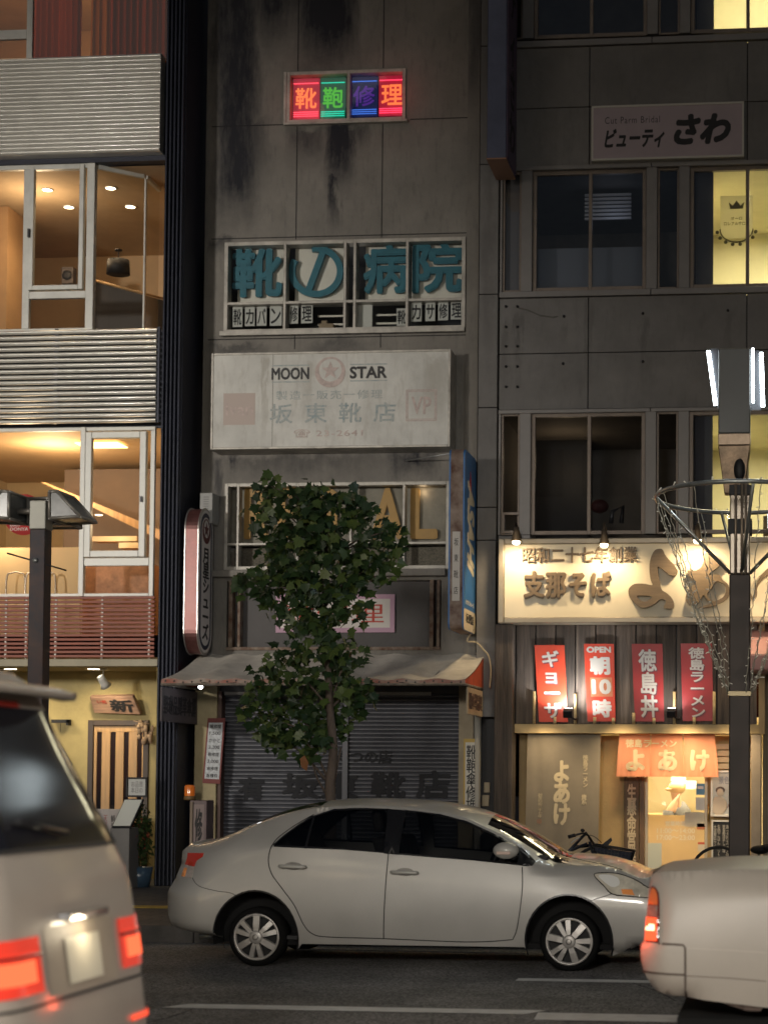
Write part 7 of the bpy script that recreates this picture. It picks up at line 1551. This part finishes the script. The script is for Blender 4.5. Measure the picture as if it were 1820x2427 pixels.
d2 = pchip([(xa2, .006), (xa2 + .1, .02), (xa2 + .3, .03), (x0 + 1.0, .05), (x0 + 1.6, .07), (x0 + 2.6, .06), (x0 + 3.2, .09), (x0 + 3.7, .04), (xb2, .02)])
ze2 = [(x, z - d2(x)) for x, z in zt2_]
sal = Car(tx, yc2, rear2, front2, bot2, ze2, zt2_, [(xa2, .90), (x0 + 1, .93), (x0 + 3.4, .92), (xb2, .72)], .60, hw2, .80, [(xa2, .80), (x0 + 1, .82), (x0 + 3.5, .82), (xb2, .76)], [(xa2, .735), (x0 + .9, .72), (x0 + 1.5, .60), (x0 + 2.7, .59), (x0 + 3.3, .68), (x0 + 3.6, .74), (xb2, .68)], R=.16, k=.10)
paint_t = carpaint('paint_cream', (.47, .42, .36), .05, .5); paint_t.node_tree.nodes['Principled BSDF'].inputs['Coat Roughness'].default_value = .38; paint_t.node_tree.nodes['Principled BSDF'].inputs['Coat Weight'].default_value = .5
sw1 = [(x0 + 1.38, .98), (x0 + 1.62, 1.36), (x0 + 2.12, 1.40), (x0 + 2.12, .97)]; sw2 = [(x0 + 2.2, .97), (x0 + 2.2, 1.40), (x0 + 2.72, 1.38), (x0 + 3.2, .97)]
sw1 = [(x, min(z, sal.ze(x) - .03)) for x, z in sw1]; sw2 = [(x, min(z, sal.ze(x) - .03)) for x, z in sw2]
sal.skin([sw1, sw2], paint_t, [(x0 + 1.05, x0 + 1.5), (x0 + 2.85, x0 + 3.42)], sg=.9)
for side in (-1, 1):
    for poly, nm in ((sw1, 'rear_side_window'), (sw2, 'front_side_window')): sal.patch(poly, -.005, gcar, nm, sides=(side,), step=.1)
for nm, (vs, fs) in (('rear_window', sal.gl[0]), ('windscreen', sal.gl[1])):
    b = MB(); us = sorted({i for f in fs for i in f}); mp_ = {i: k for k, i in enumerate(us)}; b.add([vs[i] for i in us], [tuple(mp_[i] for i in f) for f in fs], True); b.build(nm, gcar, tx, recalc=False)
t_hi = [T2(1539, 2102), T2(1550, 2106), T2(1558, 2118), T2(1561, 2140), T2(1561, 2235), T2(1526, 2235), T2(1531, 2170), T2(1535, 2120)]
for side in (-1, 1):
    t = sal.patch(t_hi, .008, M('lens_dark_red', (.12, .02, .018), .12, coat=1), 'tail_lamp', sides=(side,), step=.03, edge=.014)[0]
    sal.patch([T2(1541, 2106), T2(1549, 2110), T2(1555, 2122), T2(1556, 2146), T2(1531, 2146), T2(1535, 2122)], .0105, M('lens_amber2', (.50, .16, .05), .1, coat=1, emit=(1, .35, .1), es=.05), 'amber_lens', parent=t, sides=(side,), step=.03)
    sal.patch([T2(1531, 2148), T2(1556, 2148), T2(1556, 2174), T2(1529, 2174)], .0105, M('lens_smoke', (.24, .19, .16), .12, coat=1, var=.4, vs=40), 'reverse_lens', parent=t, sides=(side,), step=.03)
    sal.patch([T2(1527, 2176), T2(1555, 2176), T2(1555, 2231), T2(1524, 2231)], .0105, EM('lens_lit', (1, .10, .035), 1.5), 'brake_lens', parent=t, sides=(side,), step=.03)
    sal.patch([T2(1527, 2192), T2(1549, 2192), T2(1549, 2207), T2(1526, 2207)], .012, EM('lens_hot', (1, .42, .22), 4.2), 'bulb_glow', parent=t, sides=(side,), step=.02)
p = sal.P(*T2(1538, 2200), off=.0); light('POINT', (p.x - .16, p.y - .02, p.z), 2.2, (1, .12, .05), size=.05)
bl = M('bumper_seam_dark', (.10, .075, .06), .7)
sal.seam([T2(1558, 2237), T2(1590, 2238), T2(1618, 2240), T2(1623, 2247), T2(1623, 2280), T2(1623, 2368)], .012, bl, .002, 'bumper_seam', sm=0)
sal.seam([T2(1520, 2306), T2(1560, 2308), T2(1622, 2311)], .012, bl, .002, 'bumper_seam', sm=0)
sal.seam([T2(1623, 2313), T2(1720, 2318), T2(1815, 2326)], .004, bl, .0015, 'painted_crease', sm=0)  # dark strip, the crease's shade put into colour
sal.seam([T2(1626, 2247), T2(1720, 2252), T2(1815, 2258)], .004, M('crease_highlight', (.55, .5, .43), .4), .0015, 'painted_crease', sm=0)  # pale strip, the crease's highlight put into colour
sal.patch([T2(1690, 2372), T2(1730, 2386), T2(1765, 2398), T2(1800, 2400), T2(1812, 2385), T2(1740, 2378)], -.03, M('valance_brown', (.12, .085, .07), .7), 'valance', step=.05)
for c_ in (w2r, w2f):
    for side in (-1, 1): road_wheel(tx, c_[0], c_[1], yc2 + side * (hw2 - .055), .31, .19, side, .3)
    b = MB(); n = 24; pr = [(c_[0] + .368 * cos(t), c_[1] + .37 * sin(t)) for t in [radians(-10 + 200 * i / n) for i in range(n + 1)]]
    for side in (-1, 1):
        y0, y1 = yc2 + side * (hw2 - .05), yc2 + side * (hw2 - .34); b = MB(); b.add([(x, y, z) for y in (y0, y1) for x, z in pr], [(i, i + 1, n + 2 + i, n + 1 + i) for i in range(n)]); b.add([(x, y1, z) for x, z in pr], [list(range(n + 1))])
        b.build('wheel_liner', _mats['liner_black'], tx, recalc=False)
b = MB(); b.box(x0 + .2, xF2 - .4, yc2 - .72, yc2 + .72, .2, .24); b.build('underbody', _mats['liner_black'], tx)
b = MB(); xq = x0 + 1.9; b.obox((xq, yc2, .55), (.25, 0, .02), (0, .6, 0), (0, 0, .1)); b.obox((xq - .3, yc2, .85), (.08, 0, 0), (0, .58, 0), (-.1, 0, .28)); b.build('rear_bench', seatm, tx, bevel=.04)

# ---- tall people carrier heading left, seen from its rear corner -------------------------
Y0v, Y1v = 6.0, 7.7; ycv = (Y0v + Y1v) / 2
vn = thing('people_carrier', 'tall beige people carrier driving left with glowing red tail lamp', 'car', (-5, ycv, 0))
def V(px, py): p = U(px, py, Y1v - .1); return p
zk = [(2520, 372), (2427, 376), (2330, 366), (2250, 356), (2180, 347), (2080, 336), (2020, 316), (1960, 292), (1880, 252), (1800, 214), (1720, 183), (1660, 160), (1625, 140), (1606, 112)]
rk = sorted([(V(x, y).z, V(x, y).x) for y, x in zk]); rk = [(.28, rk[0][1] - .05), (.42, rk[0][1])] + rk
XR_ = pchip(rk); ztop_ = rk[-1][0]
wk = pchip([(.28, .78), (.45, .84), (.9, .85), (1.15, .835), (1.3, .80), (1.6, .735), (1.85, .66), (ztop_, .55)])
nose = pchip([(.28, 4.3), (.5, 4.45), (.85, 4.4), (1.05, 4.1), (1.2, 3.55), (1.6, 2.85), (1.8, 2.6), (ztop_, 2.4)])
def ringz(z, off=0.):
    x1 = XR_(z) + off; w = wk(z) + off; x0 = XR_(.9) - nose(z) - off; r = min(.28, w * .4); rf = .35; pts = []
    for (cx_, cy_, a0, rr) in ((x1 - r, -w + r, -90, r), (x1 - r, w - r, 0, r), (x0 + rf, w - rf, 90, rf), (x0 + rf, -w + rf, 180, rf)):
        for k in range(9): t = radians(a0 + 90 * k / 8); pts.append((cx_ + rr * cos(t), ycv + cy_ + rr * sin(t), z))
    return pts
zsv = [.28, .33, .4, .5, .6, .7, .76, .8, .9, 1.0, 1.1, 1.16, 1.2, 1.24, 1.3, 1.4, 1.5, 1.6, 1.7, 1.78, 1.84, 1.88, ztop_ - .03, ztop_ - .01, ztop_]
b = MB(); rings = [ringz(z) for z in zsv]; n = len(rings[0]); b.add([p for r in rings for p in r], [(i * n + j, i * n + (j + 1) % n, (i + 1) * n + (j + 1) % n, (i + 1) * n + j) for i in range(len(rings) - 1) for j in range(n)], True)
tp_ = rings[-1]; cx_ = sum(p[0] for p in tp_) / n; b.add(tp_ + [(cx_, ycv, ztop_ + .05)], [(j, (j + 1) % n, n) for j in range(n)], True); b.add(rings[0], [list(range(n))])
b.build('body', carpaint('paint_beige', (.58, .53, .47), .05, .5), vn, merge=.001)
def rear_pt(y, z, off): # y offset from centre, on the rear face incl. corner rounding
    w = wk(z); r = min(.28, w * .4); x = XR_(z); d = abs(y) - (w - r)
    if d > 0: d = min(d, r * .999); x = x - r + math.sqrt(r * r - d * d)
    return Vector((x + off, ycv + y, z))
def rpatch(y0, y1, z0, z1, off, mat, name, parent=vn, nu=14, nv=10, fy=None):
    b = MB(); b.grid(lambda u, v: rear_pt((y0 + (y1 - y0) * u) * (1 if fy is None else fy(v)), z0 + (z1 - z0) * v, off), nu, nv); return b.build(name, mat, parent, recalc=False)
zw0, zw1 = V(300, 1990).z, V(170, 1690).z
rpatch(-.74, .74, zw0, zw1, .006, M('tailgate_glass', (.012, .012, .016), .1, spec=.2), 'rear_window', fy=lambda v: 1 - .12 * v)
b = MB(); b.grid(lambda u, v: rear_pt(-.6 + 1.2 * u, ztop_ - .05 - .03 * v * v, .02 + .16 * v), 10, 4); sp_ = b.build('roof_spoiler', carpaint('paint_beige', (.4, .35, .3)), vn); sp_.modifiers.new('s', 'SOLIDIFY').thickness = .03
zl0, zl1 = V(345, 2275).z, V(345, 2163).z
for sy in (1, -1):
    t = rpatch(sy * .40, sy * .835, zl0, zl1, .008, M('lens_van', (.45, .03, .02), .12, coat=1, emit=(1, .06, .03), es=.5), 'tail_lamp')
    rpatch(sy * .46, sy * .76, zl0 + .04, zl0 + .12, .012, EM('lens_van_lit', (1, .13, .05), 1.6), 'lit_lens', parent=t); rpatch(sy * .44, sy * .80, zl0 + .15, zl1 - .05, .012, EM('lens_van_lit2', (1, .07, .035), .9), 'lit_lens', parent=t)
    rpatch(sy * .42, sy * .70, V(300, 2394).z, V(300, 2382).z, .008, EM('reflector_glow', (1, .09, .04), 1.2), 'bumper_reflector', nv=2)  # reflector without a lamp, its red shine put in as emission
rpatch(-.17, .17, zl0 + .0, zl0 + .17, .012, M('plate_pale', (.6, .56, .45), .5), 'number_plate', nv=3); rpatch(-.34, .34, zl0 - .03, zl0 + .22, .004, M('plate_recess', (.34, .29, .23), .5), 'plate_recess')
b = MB(); p = rear_pt(0, zl0 + .235, .02); b.box(p.x - .02, p.x + .03, ycv - .2, ycv + .2, p.z, p.z + .03); b.build('plate_light_bar', M('chrome', (.6, .6, .6), .15, .9), vn, bevel=.006)
light('POINT', (p.x + .07, ycv, p.z - .03), .9, (1, .85, .6), size=.04)
b = MB()
for z in (V(330, 2300).z,): pts = [rear_pt(-.82 + 1.64 * k / 20, z, .002) for k in range(21)]; b.tube(pts, .006, 6)
b.build('bumper_seam', M('seam_black', (.01, .01, .01), .8), vn)
for sy in (-1, 1):
    b = MB(); zz0, zz1 = 1.27, 1.66
    def sw_f(u, v, sy=sy): z = zz0 + (zz1 - zz0) * v; x0 = XR_(.9) - 3.2 + .5 * v; x1 = XR_(z) - .42; return Vector((x0 + (x1 - x0) * u, ycv + sy * (wk(z) + .004), z))
    b.grid(sw_f, 12, 5); b.build('side_window', gcar if False else _mats['tailgate_glass'], vn, recalc=False)
for sy in (-1, 1):
    b = MB(); pts = [rear_pt(sy * min(.775, wk(z) - .02), z, .0025) for z in [V(330, 2300).z + (ztop_ - .1 - V(330, 2300).z) * k / 16 for k in range(17)]]; b.tube(pts, .005, 6); b.build('tailgate_seam', _mats['seam_black'], vn)
    b = MB(); pts = [rear_pt(sy * (.40 + .43 * k / 8), zl0 + .135, .0135) for k in range(9)]; b.tube(pts, .006, 6); b.build('lamp_divider', M('lens_edge', (.16, .02, .018), .2), vn)
rpatch(-.16, .16, ztop_ - .15, ztop_ - .125, .02, M('brake_strip', (.35, .03, .02), .2), 'high_brake_lamp', nv=2)
rpatch(-.70, .70, zw0 - .012, zw0 + .004, .009, M('glass_edge', (.02, .02, .022), .5), 'window_seal', nv=2)
b = MB(); b.tube([rear_pt(.05, zw0 + .05, .03), rear_pt(-.35, zw0 + .1, .03)], .012, 6); b.build('rear_wiper', trim, vn)
for dx in (.95, 3.65):
    for sy in (-1, 1): road_wheel(vn, XR_(.9) - dx, .32, ycv + sy * .79, .32, .2, sy)
# ================================================================ unseen copies of the lamp, added behind the viewer to light the scene
for i, (dx, lab, tg, pw, sp) in enumerate(((-18.4, 'far left', (-9.4, 22.9, 5.6), 13000, 26), (-1.5, 'middle', (-2.6, 11.5, 0), 3600, 54), (6.0, 'right', (-1.6, 10.0, .2), 1100, 62), (13.0, 'far right', (-2.9, 7.2, .7), 6000, 22))):
    c = copy_tree(LP, (dx, -24.4, 0)); c['label'] = 'added unseen white tube street lamp on the near pavement, ' + lab
    h = Vector((XPO + dx, YP - 24.0, 5.4)); l = light('SPOT', h, pw, (1, .93, .84), tg, 1.0, sp, 1.0); l.parent = c; l.location -= c.location  # added spot beyond the tubes, aimed at louvers, road
tag(MB().box(-40, 40, -13.5, -9.2, -.02, .15).build('sidewalk', pave), kind='structure')
# the other side of the street (mirrored in car paint and window glass)
random.seed(3)
lit = [EM('lit_warm', (1, .72, .40), 1.6), EM('lit_cool', (.85, .95, 1), 1.4), EM('lit_yellow', (1, .86, .55), 1.8)]; unlit = M('unlit_glass', (.02, .022, .03), .1)
for i, (xa_, xb_, h_, wc, lab) in enumerate(((-21, -11.5, 18, (.22, .20, .18), 'grey building across the street, far left'), (-11.2, -2.5, 16.5, (.34, .31, .27), 'pale low building across the street, behind the viewer'), (-2.2, 6.5, 21, (.18, .18, .19), 'dark tall building across the street, right of the viewer'), (6.8, 17, 17, (.30, .26, .22), 'brown building across the street, far right'))):
    o = thing('opposite_building', lab, 'building', ((xa_ + xb_) / 2, -13.6, .15), 'buildings across the street'); b = MB(); hs = []; yb = -13.6
    n = int((xb_ - xa_) / 2.1); sw_ = (xb_ - xa_) / n
    for f in range(int((h_ - 4.2) / 3.1)):
        for k in range(n): hs.append((xa_ + k * sw_ + .3, xa_ + (k + 1) * sw_ - .3, 4.6 + f * 3.1, 6.2 + f * 3.1))
    hs.append((xa_ + .6, xb_ - .6, .3, 2.9))
    wall(b, xa_, xb_, .15, h_, yb, -.3, hs); b.build('wall', M('opp_wall%d' % i, wc, .8, var=.2), o)
    b = MB(); b.box(xa_ + .2, xb_ - .2, yb + .001, yb + .5, 3.1, 3.7); b.build('fascia_sign', M('opp_sign%d' % i, (.5, .48, .44), .6), o)
    for j, (p, q, r, s_) in enumerate(hs):
        b = MB(); b.box(p, q, yb - .25, yb - .2, r, s_); last = j == len(hs) - 1
        b.build('shop_window' if last else 'window', lit[(i * 2) % 3] if last else (random.choice(lit) if random.random() < .28 else unlit), o)
